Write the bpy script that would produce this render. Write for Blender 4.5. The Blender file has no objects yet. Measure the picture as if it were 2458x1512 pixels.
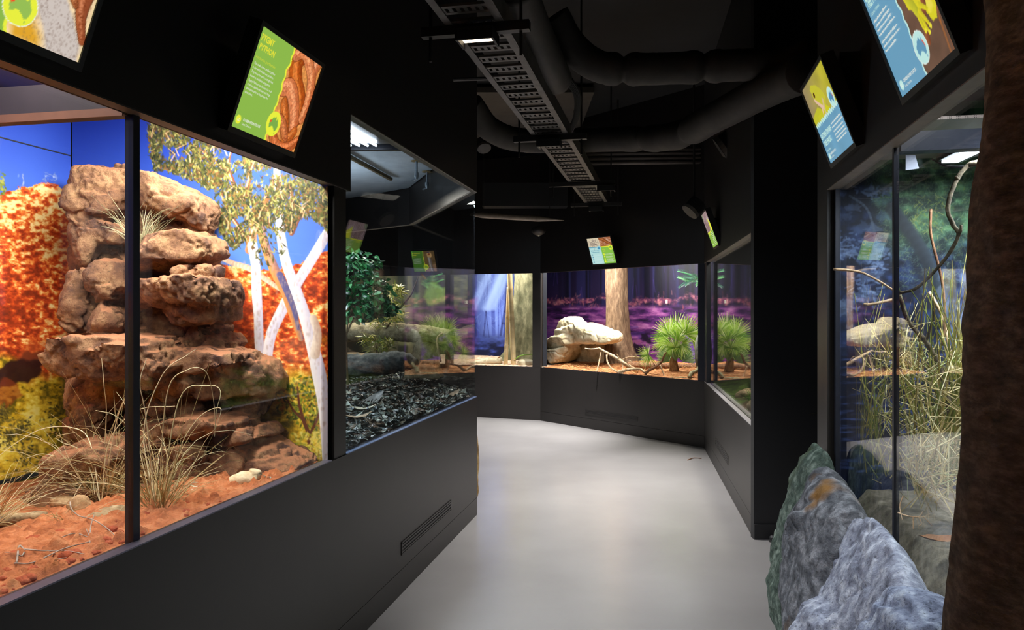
import bpy, bmesh, math, random
import numpy as np
from mathutils import Vector, Matrix
random.seed(7)
PI = math.pi
SC = bpy.context.scene
COL = SC.collection

# ---------------------------------------------------------------- camera
F, CX, HY, EYE = 1820.0, 1229.0, 748.0, 1.5
cam = bpy.data.cameras.new('camera')
cam.sensor_fit = 'HORIZONTAL'
cam.sensor_width = 36.0
cam.lens = 36.0 * F / 2458.0
cam.shift_y = (HY - 756.0) / 2458.0
cam.clip_start = 0.02
cam_o = bpy.data.objects.new('camera', cam)
cam_o.location = (0, 0, EYE)
cam_o.rotation_euler = (PI / 2, 0, 0)
COL.objects.link(cam_o)
SC.camera = cam_o
SC.view_settings.view_transform = 'Standard'
SC.view_settings.look = 'None'
SC.view_settings.gamma = 1.0
SC.view_settings.use_curve_mapping = False
SC.view_settings.exposure = 0.0
SC.cycles.use_denoising = True
SC.cycles.max_bounces = 8
SC.cycles.diffuse_bounces = 3
SC.cycles.glossy_bounces = 4
SC.cycles.transparent_max_bounces = 24
SC.cycles.sample_clamp_indirect = 4.0
SC.cycles.caustics_reflective = False
SC.cycles.caustics_refractive = False
world = bpy.data.worlds.new('world')
SC.world = world
world.use_nodes = True
world.node_tree.nodes['Background'].inputs[0].default_value = (0.6, 0.7, 1, 1)
world.node_tree.nodes['Background'].inputs[1].default_value = 0.004


# ---------------------------------------------------------------- plan of the rooms
def norm2(v):
    l = math.hypot(*v)
    return (v[0] / l, v[1] / l)


class Wall:
    """a straight run of wall: origin, direction, normal towards the corridor"""
    def __init__(self, o, d, n):
        self.o, self.d, self.n = o, norm2(d), norm2(n)

    def p(self, s, z, off=0.0):
        return Vector((self.o[0] + self.d[0] * s + self.n[0] * off, self.o[1] + self.d[1] * s + self.n[1] * off, z))

    def s_px(self, x, off=0.0):
        rx = (x - CX) / F
        ox, oy = self.o[0] + self.n[0] * off, self.o[1] + self.n[1] * off
        return (rx * oy - ox) / (self.d[0] - rx * self.d[1])

    def hit(self, x, y, off=0.0):
        s = self.s_px(x, off)
        q = self.p(s, 0, off)
        q.z = EYE - (y - HY) / F * q.y
        return q


def at(x, y, Y):
    return Vector(((x - CX) / F * Y, Y, EYE - (y - HY) / F * Y))


def onz(x, y, z):
    Y = (EYE - z) * F / (y - HY)
    return Vector(((x - CX) / F * Y, Y, z))


DL = (0.2044, 0.9789)
WL = Wall((-0.2587, 5.606), DL, (0.9789, -0.2044))
WR = Wall((1.396, 3.36), DL, (-0.9789, 0.2044))
CRN = (2.115, 8.349)
WF = Wall(CRN, (-0.635, 0.772), (-0.772, -0.635))
WG = Wall((0.390, 10.446), (-0.927, 0.375), (-0.375, -0.927))
WH = Wall(CRN, (-0.154, -0.988), (-0.988, 0.154))
WE = Wall((-0.2587, 5.606), (-0.331, 0.9436), (0.9436, 0.331))      # end of the promontory tank
WE2 = Wall((-1.0, 7.72), (-0.74, 0.67), (0.67, 0.74))
ENDL = Wall(tuple(WL.p(WL.s_px(797), 0).xy), (-0.9789, 0.2044), (-0.2044, -0.9789))   # end wall of the desert tank
SEAM = 1.28
BACKL = Wall(tuple(ENDL.p(SEAM, 0).xy), (-0.2044, -0.9789), (0.9789, -0.2044))        # back wall of the desert tank, runs towards us
ENDR = Wall(tuple(WR.p(WR.s_px(2003, -0.045), 0).xy), (0.9789, -0.2044), (-0.2044, -0.9789))  # end wall of the reed tank
Z_LEDGE, Z_SOF, Z_SOF2 = 0.869, 2.041, 2.385
Z_LEDGE_F, Z_SOF_F = 0.731, 2.034
ZC = 4.0


# ---------------------------------------------------------------- lights
def area(name, loc, to, sx, sy, power, color=(1, 1, 1), spread=PI):
    l = bpy.data.lights.new(name, 'AREA')
    l.shape = 'RECTANGLE'
    l.size, l.size_y, l.energy, l.color, l.spread = sx, sy, power, color, spread
    o = bpy.data.objects.new(name, l)
    o.location = loc
    o.rotation_euler = (Vector(to) - Vector(loc)).to_track_quat('-Z', 'X').to_euler()
    COL.objects.link(o)
    return o


def spot(name, loc, to, power, color=(1, 1, 1), cone=100, blend=0.6, rad=0.05):
    l = bpy.data.lights.new(name, 'SPOT')
    l.energy, l.color, l.spot_size, l.spot_blend, l.shadow_soft_size = power, color, math.radians(cone), blend, rad
    o = bpy.data.objects.new(name, l)
    o.location = loc
    o.rotation_euler = (Vector(to) - Vector(loc)).to_track_quat('-Z', 'X').to_euler()
    COL.objects.link(o)
    return o


# tank lamps, behind the fascias, and an added uplight for the leaf tank lid
area('desert_lamp', WL.p(-3.15, 2.34, -0.28), WL.p(-3.15, 0.9, -0.95), 0.35, 1.3, 62, (1, 0.95, 0.86))
area('desert_lamp', WL.p(-4.7, 2.34, -0.3), WL.p(-4.7, 0.95, -1.2), 0.35, 1.0, 30, (1, 0.95, 0.88))
area('leaf_tank_lamp', WL.p(-2.0, 2.58, -0.8), WL.p(-2.0, 0.9, -0.8), 0.5, 0.5, 60, (0.78, 0.9, 1))
area('leaf_tank_lamp', WE.p(1.2, 2.5, -0.5), WE.p(1.2, 1.0, -0.6), 0.3, 0.3, 30, (1, 0.93, 0.8))
area('far_lamp', WF.p(2.35, 2.38, -0.16), WF.p(2.35, 0.9, -0.6), 0.2, 0.6, 40, (1, 0.95, 0.86))
area('far_lamp', WF.p(1.2, 2.38, -0.20), WF.p(1.2, 0.8, -0.95), 0.22, 2.0, 122, (1, 0.95, 0.86))
area('far_lamp', WG.p(0.8, 2.38, -0.20), WG.p(0.8, 0.8, -0.9), 0.22, 1.2, 66, (0.98, 0.97, 0.94))
area('far_lamp', WG.p(2.6, 2.38, -0.20), WG.p(2.6, 0.8, -0.9), 0.22, 1.2, 46, (0.95, 1, 0.8))
area('moss_lamp', WH.p(2.2, 2.42, -0.4), WH.p(2.2, 0.7, -0.6), 0.3, 1.0, 85, (1, 0.92, 0.75))
area('reed_lamp', WR.p(-0.75, 2.08, -0.52), WR.p(-0.75, 0.8, -0.57), 0.3, 0.4, 60, (0.88, 0.95, 1))
area('reed_lamp', WR.p(-1.45, 2.35, -0.22), WR.p(-1.45, 0.8, -0.7), 0.25, 0.6, 11, (0.92, 0.96, 1))
area('leaf_tank_lamp', (-1.95, 6.3, 2.3), (-1.5, 6.3, 2.75), 0.3, 0.9, 16, (0.75, 0.88, 1))  # added uplight out of view, only brightens the lid
# downlights on the cable tray, plus an unseen spot added for the rocks
spot('overhead_spot', (-0.10, 3.38, 2.64), (0.55, 4.4, 0), 200, (1, 0.975, 0.955), 72, 1.0, 0.05)
spot('overhead_spot', (0.30, 5.53, 2.64), (0.80, 5.3, 0), 300, (1, 0.98, 0.96), 82, 1.0, 0.05)
spot('overhead_spot', (0.98, 7.58, 2.64), (0.72, 7.0, 0), 820, (1, 0.98, 0.97), 78, 1.0, 0.05)  # set out to the right to add a bright streak on the floor
spot('overhead_spot', (0.98, 9.00, 2.64), (-0.2, 9.45, 0), 1250, (1, 0.98, 0.97), 82, 1.0, 0.05)
spot('overhead_spot', (0.05, 1.9, 2.64), (0.65, 3.1, 0), 85, (1, 0.975, 0.96), 72, 1.0, 0.05)
spot('overhead_spot', (0.05, 1.6, 2.64), (1.05, 2.1, 0.6), 110, (0.9, 0.95, 1), 46, 1.0, 0.05)  # added out of view to brighten the foreground rocks; has no fixture


# ---------------------------------------------------------------- helpers: numpy noise
def _hash(ix, iy, iz, seed):
    h = (ix * 374761393 + iy * 668265263 + iz * 2147483647 + seed * 974634777) & 0xFFFFFFFF
    h = ((h ^ (h >> 13)) * 1274126177) & 0xFFFFFFFF
    h = (h ^ (h >> 16)) & 0xFFFFFFFF
    return h.astype(np.float64) / 4294967295.0


def vnoise(p, seed=0):
    p = np.asarray(p, dtype=np.float64)
    i = np.floor(p).astype(np.int64)
    f = p - i
    f = f * f * (3 - 2 * f)
    out = 0
    for dx in (0, 1):
        wx = f[:, 0] if dx else 1 - f[:, 0]
        for dy in (0, 1):
            wy = f[:, 1] if dy else 1 - f[:, 1]
            for dz in (0, 1):
                wz = f[:, 2] if dz else 1 - f[:, 2]
                out = out + wx * wy * wz * _hash(i[:, 0] + dx, i[:, 1] + dy, i[:, 2] + dz, seed)
    return out


def fbm(p, octv=4, seed=0, gain=0.5):
    p = np.asarray(p, dtype=np.float64)
    a, s, tot = 1.0, 0, 0
    for k in range(octv):
        s = s + a * vnoise(p * (2.0 ** k) + 17.3 * k, seed + k)
        tot += a
        a *= gain
    return s / tot          # 0..1


def fbm2(X, Y, octv=4, seed=0, gain=0.5):
    sh = X.shape
    P = np.stack([X.ravel(), Y.ravel(), np.zeros(X.size)], 1)
    return fbm(P, octv, seed, gain).reshape(sh)


def lin(c):
    c = np.asarray(c, dtype=np.float64) / 255.0
    return np.where(c <= 0.04045, c / 12.92, ((c + 0.055) / 1.055) ** 2.4)


def L4(c):
    v = lin(c)
    return (float(v[0]), float(v[1]), float(v[2]), 1.0)


# ---------------------------------------------------------------- helpers: materials
MATS = {}


def newmat(name):
    m = bpy.data.materials.new(name)
    m.use_nodes = True
    MATS[name] = m
    nt = m.node_tree
    return m, nt, nt.nodes['Principled BSDF'], nt.nodes['Material Output']


def plain(name, rgb, rough=0.5, metal=0.0, noise=0.0, nscale=20, bump=0.0, bscale=60, spec=0.5, rgb2=None, coords='Object', detail=4):
    """one colour, optionally broken up by noise and bumped; rgb are sRGB 0..255"""
    m, nt, b, out = newmat(name)
    b.inputs['Roughness'].default_value = rough
    b.inputs['Metallic'].default_value = metal
    b.inputs['Specular IOR Level'].default_value = spec
    b.inputs['Base Color'].default_value = L4(rgb)
    tc = nt.nodes.new('ShaderNodeTexCoord')
    if rgb2 is not None or noise:
        n = nt.nodes.new('ShaderNodeTexNoise')
        n.inputs['Scale'].default_value = nscale
        n.inputs['Detail'].default_value = detail
        n.inputs['Roughness'].default_value = 0.65
        nt.links.new(tc.outputs[coords], n.inputs['Vector'])
        r = nt.nodes.new('ShaderNodeValToRGB')
        r.color_ramp.elements[0].position = 0.32
        r.color_ramp.elements[1].position = 0.68
        c2 = rgb2 if rgb2 is not None else [min(255, v * (1 + noise)) for v in rgb]
        c1 = rgb if rgb2 is not None else [v * (1 - noise) for v in rgb]
        r.color_ramp.elements[0].color = L4(c1)
        r.color_ramp.elements[1].color = L4(c2)
        nt.links.new(n.outputs['Fac'], r.inputs['Fac'])
        nt.links.new(r.outputs['Color'], b.inputs['Base Color'])
    if bump:
        n2 = nt.nodes.new('ShaderNodeTexNoise')
        n2.inputs['Scale'].default_value = bscale
        n2.inputs['Detail'].default_value = 5
        nt.links.new(tc.outputs[coords], n2.inputs['Vector'])
        bp = nt.nodes.new('ShaderNodeBump')
        bp.inputs['Strength'].default_value = bump
        bp.inputs['Distance'].default_value = 0.01
        nt.links.new(n2.outputs['Fac'], bp.inputs['Height'])
        nt.links.new(bp.outputs['Normal'], b.inputs['Normal'])
    return m


def vcol(name, rough=0.6, emit=0.0, bump=0.0, bscale=60, mul=1.0, spec=0.3, noise=0.0, nscale=40, transl=0.0):
    """colour from the mesh's own colour attribute 'col'"""
    m, nt, b, out = newmat(name)
    a = nt.nodes.new('ShaderNodeAttribute')
    a.attribute_name = 'col'
    src = a.outputs['Color']
    tc = nt.nodes.new('ShaderNodeTexCoord')
    if noise:
        n = nt.nodes.new('ShaderNodeTexNoise')
        n.inputs['Scale'].default_value = nscale
        n.inputs['Detail'].default_value = 5
        nt.links.new(tc.outputs['Object'], n.inputs['Vector'])
        mr = nt.nodes.new('ShaderNodeMapRange')
        mr.inputs[1].default_value, mr.inputs[2].default_value = 0.3, 0.7
        mr.inputs[3].default_value, mr.inputs[4].default_value = 1 - noise, 1 + noise
        nt.links.new(n.outputs['Fac'], mr.inputs[0])
        mx = nt.nodes.new('ShaderNodeVectorMath')
        mx.operation = 'SCALE'
        nt.links.new(src, mx.inputs[0])
        nt.links.new(mr.outputs[0], mx.inputs['Scale'])
        src = mx.outputs[0]
    b.inputs['Roughness'].default_value = rough
    b.inputs['Specular IOR Level'].default_value = spec
    if emit:
        nt.links.new(src, b.inputs['Emission Color'])
        b.inputs['Emission Strength'].default_value = emit
        b.inputs['Base Color'].default_value = (0.01, 0.01, 0.01, 1)
    else:
        nt.links.new(src, b.inputs['Base Color'])
    if bump:
        n2 = nt.nodes.new('ShaderNodeTexNoise')
        n2.inputs['Scale'].default_value = bscale
        n2.inputs['Detail'].default_value = 6
        nt.links.new(tc.outputs['Object'], n2.inputs['Vector'])
        bp = nt.nodes.new('ShaderNodeBump')
        bp.inputs['Strength'].default_value = bump
        bp.inputs['Distance'].default_value = 0.01
        nt.links.new(n2.outputs['Fac'], bp.inputs['Height'])
        nt.links.new(bp.outputs['Normal'], b.inputs['Normal'])
    if transl:
        t = nt.nodes.new('ShaderNodeBsdfTranslucent')
        nt.links.new(src, t.inputs['Color'])
        ms = nt.nodes.new('ShaderNodeMixShader')
        ms.inputs[0].default_value = transl
        nt.links.new(b.outputs[0], ms.inputs[1])
        nt.links.new(t.outputs[0], ms.inputs[2])
        nt.links.new(ms.outputs[0], out.inputs['Surface'])
    return m


def glow(name, rgb, strength):
    m, nt, b, out = newmat(name)
    b.inputs['Base Color'].default_value = (0.02, 0.02, 0.02, 1)
    b.inputs['Emission Color'].default_value = L4(rgb)
    b.inputs['Emission Strength'].default_value = strength
    return m


def glassmat(name, tint=(1, 1, 1), ior=1.5, haze=0.0):
    m, nt, b, out = newmat(name)
    nt.nodes.remove(b)
    fr = nt.nodes.new('ShaderNodeFresnel')
    gm = nt.nodes.new('ShaderNodeNewGeometry')      # both faces of the thin pane reflect alike
    mi = nt.nodes.new('ShaderNodeMapRange')
    mi.inputs[3].default_value, mi.inputs[4].default_value = ior, 1 / ior
    nt.links.new(gm.outputs['Backfacing'], mi.inputs[0])
    nt.links.new(mi.outputs[0], fr.inputs['IOR'])
    tr = nt.nodes.new('ShaderNodeBsdfTransparent')
    tr.inputs[0].default_value = (*tint, 1)
    gl = nt.nodes.new('ShaderNodeBsdfGlossy')
    gl.inputs['Roughness'].default_value = 0.0
    mx = nt.nodes.new('ShaderNodeMixShader')
    nt.links.new(fr.outputs[0], mx.inputs[0])
    nt.links.new(tr.outputs[0], mx.inputs[1])
    nt.links.new(gl.outputs[0], mx.inputs[2])
    nt.links.new(mx.outputs[0], out.inputs['Surface'])
    return m


# ---------------------------------------------------------------- helpers: objects
def link(o, parent=None):
    COL.objects.link(o)
    if parent is not None:
        o.parent = parent
    return o


def meshobj(name, verts, faces, mat, parent=None, smooth=False, cols=None):
    me = bpy.data.meshes.new(name)
    me.from_pydata([tuple(v) for v in verts], [], [tuple(f) for f in faces])
    if cols is not None:
        at_ = me.color_attributes.new('col', 'FLOAT_COLOR', 'POINT')
        c = np.ones((len(verts), 4), dtype=np.float32)
        c[:, :3] = np.asarray(cols)
        at_.data.foreach_set('color', c.ravel())
    if smooth:
        me.polygons.foreach_set('use_smooth', np.ones(len(me.polygons), dtype=bool))
    if mat is not None:
        me.materials.append(mat)
    me.update()
    return link(bpy.data.objects.new(name, me), parent)


class MB:
    """collects verts and faces of one mesh"""
    def __init__(self):
        self.v, self.f, self.c, self.n = [], [], [], 0

    def add(self, verts, faces, col=None):
        verts = np.asarray([tuple(v) for v in verts], dtype=np.float64)
        n0 = self.n
        self.v.append(verts)
        self.f.extend([tuple(i + n0 for i in f) for f in faces])
        self.n += len(verts)
        if col is not None:
            col = np.asarray(col, dtype=np.float64)
            if col.ndim == 1:
                col = np.tile(col, (len(verts), 1))
            self.c.append(col)

    def box8(self, p, col=None):
        """8 corners: bottom ring of 4 then top ring of 4"""
        self.add(p, [(3, 2, 1, 0), (4, 5, 6, 7), (0, 1, 5, 4), (1, 2, 6, 5), (2, 3, 7, 6), (3, 0, 4, 7)], col)

    def wbox(self, W, s0, s1, z0, z1, o0, o1):
        self.box8([W.p(s0, z0, o0), W.p(s1, z0, o0), W.p(s1, z0, o1), W.p(s0, z0, o1),
                   W.p(s0, z1, o0), W.p(s1, z1, o0), W.p(s1, z1, o1), W.p(s0, z1, o1)])

    def box(self, c, sx, sy, sz, M=None):
        c = Vector(c)
        ps = []
        for dz in (-1, 1):
            for dx, dy in ((-1, -1), (1, -1), (1, 1), (-1, 1)):
                q = Vector((dx * sx / 2, dy * sy / 2, dz * sz / 2))
                if M is not None:
                    q = M @ q
                ps.append(c + q)
        self.box8(ps)

    def tube(self, pts, radii, seg=8, caps=True, col=None, rough=0.0, seed=0):
        P = np.asarray([tuple(p) for p in pts], dtype=np.float64)
        n = len(P)
        R = np.full(n, radii) if np.isscalar(radii) else np.asarray(radii, dtype=np.float64)
        T = np.gradient(P, axis=0)
        T /= np.linalg.norm(T, axis=1)[:, None] + 1e-12
        a = np.array([0, 0, 1.0]) if abs(T[0, 2]) < 0.9 else np.array([1.0, 0, 0])
        U = np.cross(T[0], a)
        U /= np.linalg.norm(U)
        V, ang = [], np.linspace(0, 2 * PI, seg, endpoint=False)
        rng = np.random.RandomState(seed)
        for i in range(n):
            U = U - T[i] * np.dot(U, T[i])
            U /= np.linalg.norm(U) + 1e-12
            B = np.cross(T[i], U)
            r = R[i] * (1 + rough * (rng.rand(seg) - 0.5))
            V.append(P[i] + (np.cos(ang) * r)[:, None] * U + (np.sin(ang) * r)[:, None] * B)
        V = np.concatenate(V)
        Fs = []
        for i in range(n - 1):
            for k in range(seg):
                k2 = (k + 1) % seg
                Fs.append((i * seg + k, i * seg + k2, (i + 1) * seg + k2, (i + 1) * seg + k))
        if caps:
            Fs.append(tuple(range(seg - 1, -1, -1)))
            Fs.append(tuple((n - 1) * seg + k for k in range(seg)))
        self.add(V, Fs, col)

    def build(self, name, mat, parent=None, smooth=False):
        v = np.concatenate(self.v) if self.v else np.zeros((0, 3))
        c = np.concatenate(self.c) if self.c else None
        return meshobj(name, v, self.f, mat, parent, smooth, c)


def smooth_path(pts, n=6):
    """Catmull-Rom through points (tuples of any length)"""
    P = [np.asarray(p, dtype=np.float64) for p in pts]
    P = [2 * P[0] - P[1]] + P + [2 * P[-1] - P[-2]]
    out = []
    for i in range(1, len(P) - 2):
        for k in range(n):
            t = k / n
            a, b, c, d = P[i - 1], P[i], P[i + 1], P[i + 2]
            out.append(0.5 * ((2 * b) + (c - a) * t + (2 * a - 5 * b + 4 * c - d) * t * t + (3 * b - a - 3 * c + d) * t ** 3))
    out.append(P[-2])
    return np.array(out)


def empty(name, loc, rz=0.0):
    o = bpy.data.objects.new(name, None)
    o.empty_display_size = 0.05
    o.location = loc
    o.rotation_euler = (0, 0, rz)
    bpy.context.view_layer.update() if False else None
    return link(o)


def tag(o, label=None, cat=None, group=None, kind=None):
    if label:
        o['label'] = label
    if cat:
        o['category'] = cat
    if group:
        o['group'] = group
    if kind:
        o['kind'] = kind
    return o


def struct(o):
    o['kind'] = 'structure'
    return o


def adopt(parent, *kids):
    """parent kids to an Empty, keeping the world places their verts are in"""
    for k in kids:
        k.parent = parent
        k.matrix_parent_inverse = Matrix.Translation(parent.location).inverted()
    return parent


def dup(o, loc, rz=None, scale=None, label=None, group=None):
    c = o.copy()
    COL.objects.link(c)
    c.location = loc
    if rz is not None:
        c.rotation_euler = (c.rotation_euler[0], c.rotation_euler[1], rz)
    if scale is not None:
        c.scale = (scale,) * 3
    if label:
        c['label'] = label
    if group:
        c['group'] = group
    for ch in o.children:
        d = ch.copy()
        COL.objects.link(d)
        d.parent = c
        for g in ch.children:
            e = g.copy()
            COL.objects.link(e)
            e.parent = d
    return c


# ---------------------------------------------------------------- the setting
M_wall = plain('wall_paint', (35, 32, 31), 0.42, noise=0.05, nscale=3, bump=0.03, bscale=300, spec=0.4)
M_black = plain('black_paint', (22, 22, 25), 0.6, noise=0.1, nscale=2)
M_inner = plain('tank_black', (26, 28, 38), 0.55, noise=0.15, nscale=2)
M_frame = plain('frame_metal', (38, 40, 50), 0.35, metal=0.3, noise=0.06, nscale=30)
M_sill = plain('sill_metal', (112, 110, 128), 0.4, noise=0.06, nscale=12)
M_reveal = plain('soffit_edge', (74, 68, 64), 0.5, noise=0.08, nscale=10)
M_ceil = plain('ceiling_black', (24, 23, 24), 0.8, noise=0.3, nscale=1.5)
M_glass = glassmat('pane_glass', (0.96, 0.975, 0.98), 1.5)

# polished concrete floor with faint scuffs
m, nt, b, out = newmat('polished_concrete')
tc = nt.nodes.new('ShaderNodeTexCoord')
n1 = nt.nodes.new('ShaderNodeTexNoise'); n1.inputs['Scale'].default_value = 1.3; n1.inputs['Detail'].default_value = 6
n2 = nt.nodes.new('ShaderNodeTexNoise'); n2.inputs['Scale'].default_value = 40; n2.inputs['Detail'].default_value = 3
mp = nt.nodes.new('ShaderNodeMapping'); mp.inputs['Scale'].default_value = (2.5, 0.8, 1); mp.inputs['Rotation'].default_value = (0, 0, 0.5)
n3 = nt.nodes.new('ShaderNodeTexNoise'); n3.inputs['Scale'].default_value = 1.6; n3.inputs['Detail'].default_value = 2
r1 = nt.nodes.new('ShaderNodeValToRGB')
r1.color_ramp.elements[0].position, r1.color_ramp.elements[1].position = 0.0, 1.0
r1.color_ramp.elements[0].color, r1.color_ramp.elements[1].color = L4((122, 119, 118)), L4((148, 145, 144))
mx = nt.nodes.new('ShaderNodeMix'); mx.data_type = 'RGBA'; mx.blend_type = 'MULTIPLY'; mx.inputs[0].default_value = 0.05
nt.links.new(tc.outputs['Object'], n1.inputs['Vector']); nt.links.new(tc.outputs['Object'], n2.inputs['Vector'])
nt.links.new(tc.outputs['Object'], mp.inputs['Vector']); nt.links.new(mp.outputs[0], n3.inputs['Vector'])
nt.links.new(n1.outputs['Fac'], r1.inputs['Fac']); nt.links.new(r1.outputs[0], mx.inputs[6]); nt.links.new(n2.outputs['Color'], mx.inputs[7])
nt.links.new(mx.outputs[2], b.inputs['Base Color'])
mr = nt.nodes.new('ShaderNodeMapRange'); mr.inputs[1].default_value, mr.inputs[2].default_value = 0.0, 1.0
mr.inputs[3].default_value, mr.inputs[4].default_value = 0.225, 0.265
nt.links.new(n3.outputs['Fac'], mr.inputs[0]); nt.links.new(mr.outputs[0], b.inputs['Roughness'])
b.inputs['IOR'].default_value = 1.95
M_floor = m

SB = -9.2                      # walls run on behind the camera to here
g = MB(); g.box((0, 3.2, -0.05), 16, 24, 0.1)
struct(g.build('floor', M_floor))
g = MB(); g.box((0, 3.2, ZC + 0.05), 16, 24, 0.1)
struct(g.build('ceiling', M_ceil))

s842, s833, s805, s797 = (WL.s_px(x) for x in (842, 833, 805, 797))
g = MB()
g.wbox(WL, SB, 0, 0.13, Z_LEDGE, -0.055, 0)
g.wbox(WL, SB, s842, Z_SOF, ZC, -0.05, 0)
g.wbox(WL, s842, 0, Z_SOF2, ZC, -0.05, 0)
g.wbox(WL, s805, s833, Z_LEDGE, Z_SOF, -0.12, -0.005)
g.wbox(WL, s805, s842 - 0.005, Z_SOF, Z_SOF2, -0.12, -0.051)
struct(g.build('wall_left', M_wall))
g = MB(); g.wbox(WL, SB, 0.004, 0, 0.127, -0.055, 0.0)
struct(g.build('baseboard_left', M_wall))
# metal sills
g = MB(); g.wbox(WL, SB, s797, Z_LEDGE, Z_LEDGE + 0.004, -0.036, 0.0)
struct(g.build('trim_1', M_sill))
M_sillb = plain('sill_blue', (92, 108, 140), 0.35, noise=0.06, nscale=12)
g = MB(); g.wbox(WL, s833, 0, Z_LEDGE, Z_LEDGE + 0.004, -0.02, 0.0)
struct(g.build('trim_2', M_sillb))
# pale edges under the fascias
g = MB(); g.wbox(WL, SB, s842, Z_SOF - 0.004, Z_SOF, -0.05, 0.0)
struct(g.build('trim_3', M_reveal))
M_reveal2 = plain('soffit_edge_pale', (128, 120, 112), 0.5, noise=0.08, nscale=10)
g = MB(); g.wbox(WL, s842, 0.0, Z_SOF2 - 0.004, Z_SOF2, -0.045, 0.0); g.wbox(WE, 0.0, 2.24, Z_SOF2 - 0.004, Z_SOF2, -0.045, 0.0); g.wbox(WE2, 0, 1.7, Z_SOF2 - 0.004, Z_SOF2, -0.045, 0)
struct(g.build('trim_4', M_reveal2))

# promontory end of the leaf litter tank
g = MB()
g.wbox(WE, 0.0, 2.24, 0, Z_LEDGE, -0.12, 0)
g.wbox(WE, 0.0, 2.24, Z_SOF2, ZC, -0.05, 0)
g.wbox(WE2, 0.0, 3.2, 0, Z_LEDGE, -0.12, 0)
g.wbox(WE2, 0.0, 3.2, Z_SOF2, ZC, -0.05, 0)
struct(g.build('wall_end', M_wall))

# far wall, two runs
sG = WG.s_px(1278)
g = MB()
g.wbox(WF, 0, 2.716, 0.13, Z_LEDGE_F, -0.14, 0)
g.wbox(WF, 0, 2.716, Z_SOF_F, ZC, -0.05, 0)
g.wbox(WG, 0, 4.6, 0.0, Z_LEDGE_F, -0.14, 0)
g.wbox(WG, 0, 4.6, Z_SOF_F, 3.66, -0.05, 0)
g.wbox(WG, 0, sG, Z_LEDGE_F, Z_SOF_F, -0.12, -0.004)
sG2 = WG.s_px(1076)
g.wbox(WG, sG2 - 0.03, sG2 + 0.05, Z_LEDGE_F, Z_SOF_F, -0.12, -0.004)
struct(g.build('wall_far', M_wall))
g = MB(); g.wbox(WF, 0, 2.716, 0, 0.127, -0.14, 0.0)
struct(g.build('baseboard_far', M_wall))
g = MB(); g.wbox(WF, 0.05, 2.70, Z_LEDGE_F, Z_LEDGE_F + 0.004, -0.03, 0); g.wbox(WG, sG, 4.6, Z_LEDGE_F, Z_LEDGE_F + 0.004, -0.03, 0)
struct(g.build('trim_5', M_frame))

# right wall beyond the pillar
LH = 3.335
g = MB()
g.wbox(WH, 0, LH, 0.13, Z_LEDGE_F, -0.14, 0)
g.wbox(WH, 0, LH, Z_SOF_F, ZC, -0.05, 0)
struct(g.build('wall_right', M_wall))
g = MB(); g.wbox(WH, 0, LH, 0, 0.127, -0.14, 0)
struct(g.build('baseboard_right', M_wall))
g = MB(); g.wbox(WH, 0.02, LH, Z_LEDGE_F, Z_LEDGE_F + 0.005, -0.04, 0)
struct(g.build('trim_6', plain('sill_grey', (150, 146, 150), 0.4, noise=0.06, nscale=12)))
g = MB(); g.wbox(WH, 0.02, LH, Z_SOF_F - 0.004, Z_SOF_F, -0.05, 0)
struct(g.build('trim_7', M_reveal2))
# corner post between far and right glass
pc = Vector((CRN[0], CRN[1], 0))
g = MB()
g.wbox(WF, -0.01, 0.085, Z_LEDGE_F, Z_SOF_F, -0.07, -0.004)
g.wbox(WH, -0.01, 0.22, Z_LEDGE_F, Z_SOF_F, -0.05, -0.004)
struct(g.build('trim_8', M_frame))

# black face of the recess with the door
yD = 5.0
x0, x1 = 1.594, 2.25
g = MB(); g.box(((x0 + x1) / 2, yD + 0.03, ZC / 2), x1 - x0, 0.06, ZC)
struct(g.build('wall_recess', M_black))
g = MB(); g.box((1.80, yD - 0.006, 0.05), 0.41, 0.012, 0.1)
struct(g.build('baseboard_recess', M_black))

# right wall close to the camera
sR0 = WR.s_px(1962)
sR1 = WR.s_px(1986)
g = MB()
SRE = -2.0
g.wbox(WR, SRE, sR0, Z_SOF, ZC, -0.05, 0)
g.wbox(WR, SRE, sR0, 0, 0.66, -0.06, 0)
g.wbox(WR, sR1, sR0, 0.66, Z_SOF, -0.03, 0)
g.box8([WR.p(sR0, 0, -0.05), WR.p(sR0, 0, -1.6), WR.p(sR0 + 0.06, 0, -1.6), WR.p(sR0 + 0.06, 0, -0.05)] +
       [WR.p(sR0, ZC, -0.05), WR.p(sR0, ZC, -1.6), WR.p(sR0 + 0.06, ZC, -1.6), WR.p(sR0 + 0.06, ZC, -0.05)])
struct(g.build('wall_right_near', M_wall))
g = MB(); g.wbox(WR, SRE, sR1, Z_SOF - 0.004, Z_SOF, -0.05, 0)
struct(g.build('trim_9', M_reveal2))
g = MB()
g.wbox(WR, sR1 - 0.03, sR1 - 0.002, 0.66, Z_SOF - 0.004, -0.046, -0.028)
struct(g.build('trim_10', M_frame))

# wall behind the camera
g = MB(); g.box((-1.4, -4.6, 2), 6, 0.1, 4)
struct(g.build('wall_back', M_black))
g = MB(); g.box((1.75, -1.7, 2), 0.1, 5.6, 4)
struct(g.build('wall_right_back', M_black))

# ---- glass
ZG1, ZG2 = Z_LEDGE + 0.004, Z_SOF - 0.004
sM = WL.s_px(318, -0.045)


def pane(name, W, s0, s1, z0, z1, off=-0.04):
    q = MB(); q.wbox(W, s0, s1, z0, z1, off - 0.008, off)
    return struct(q.build(name, M_glass))


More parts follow.
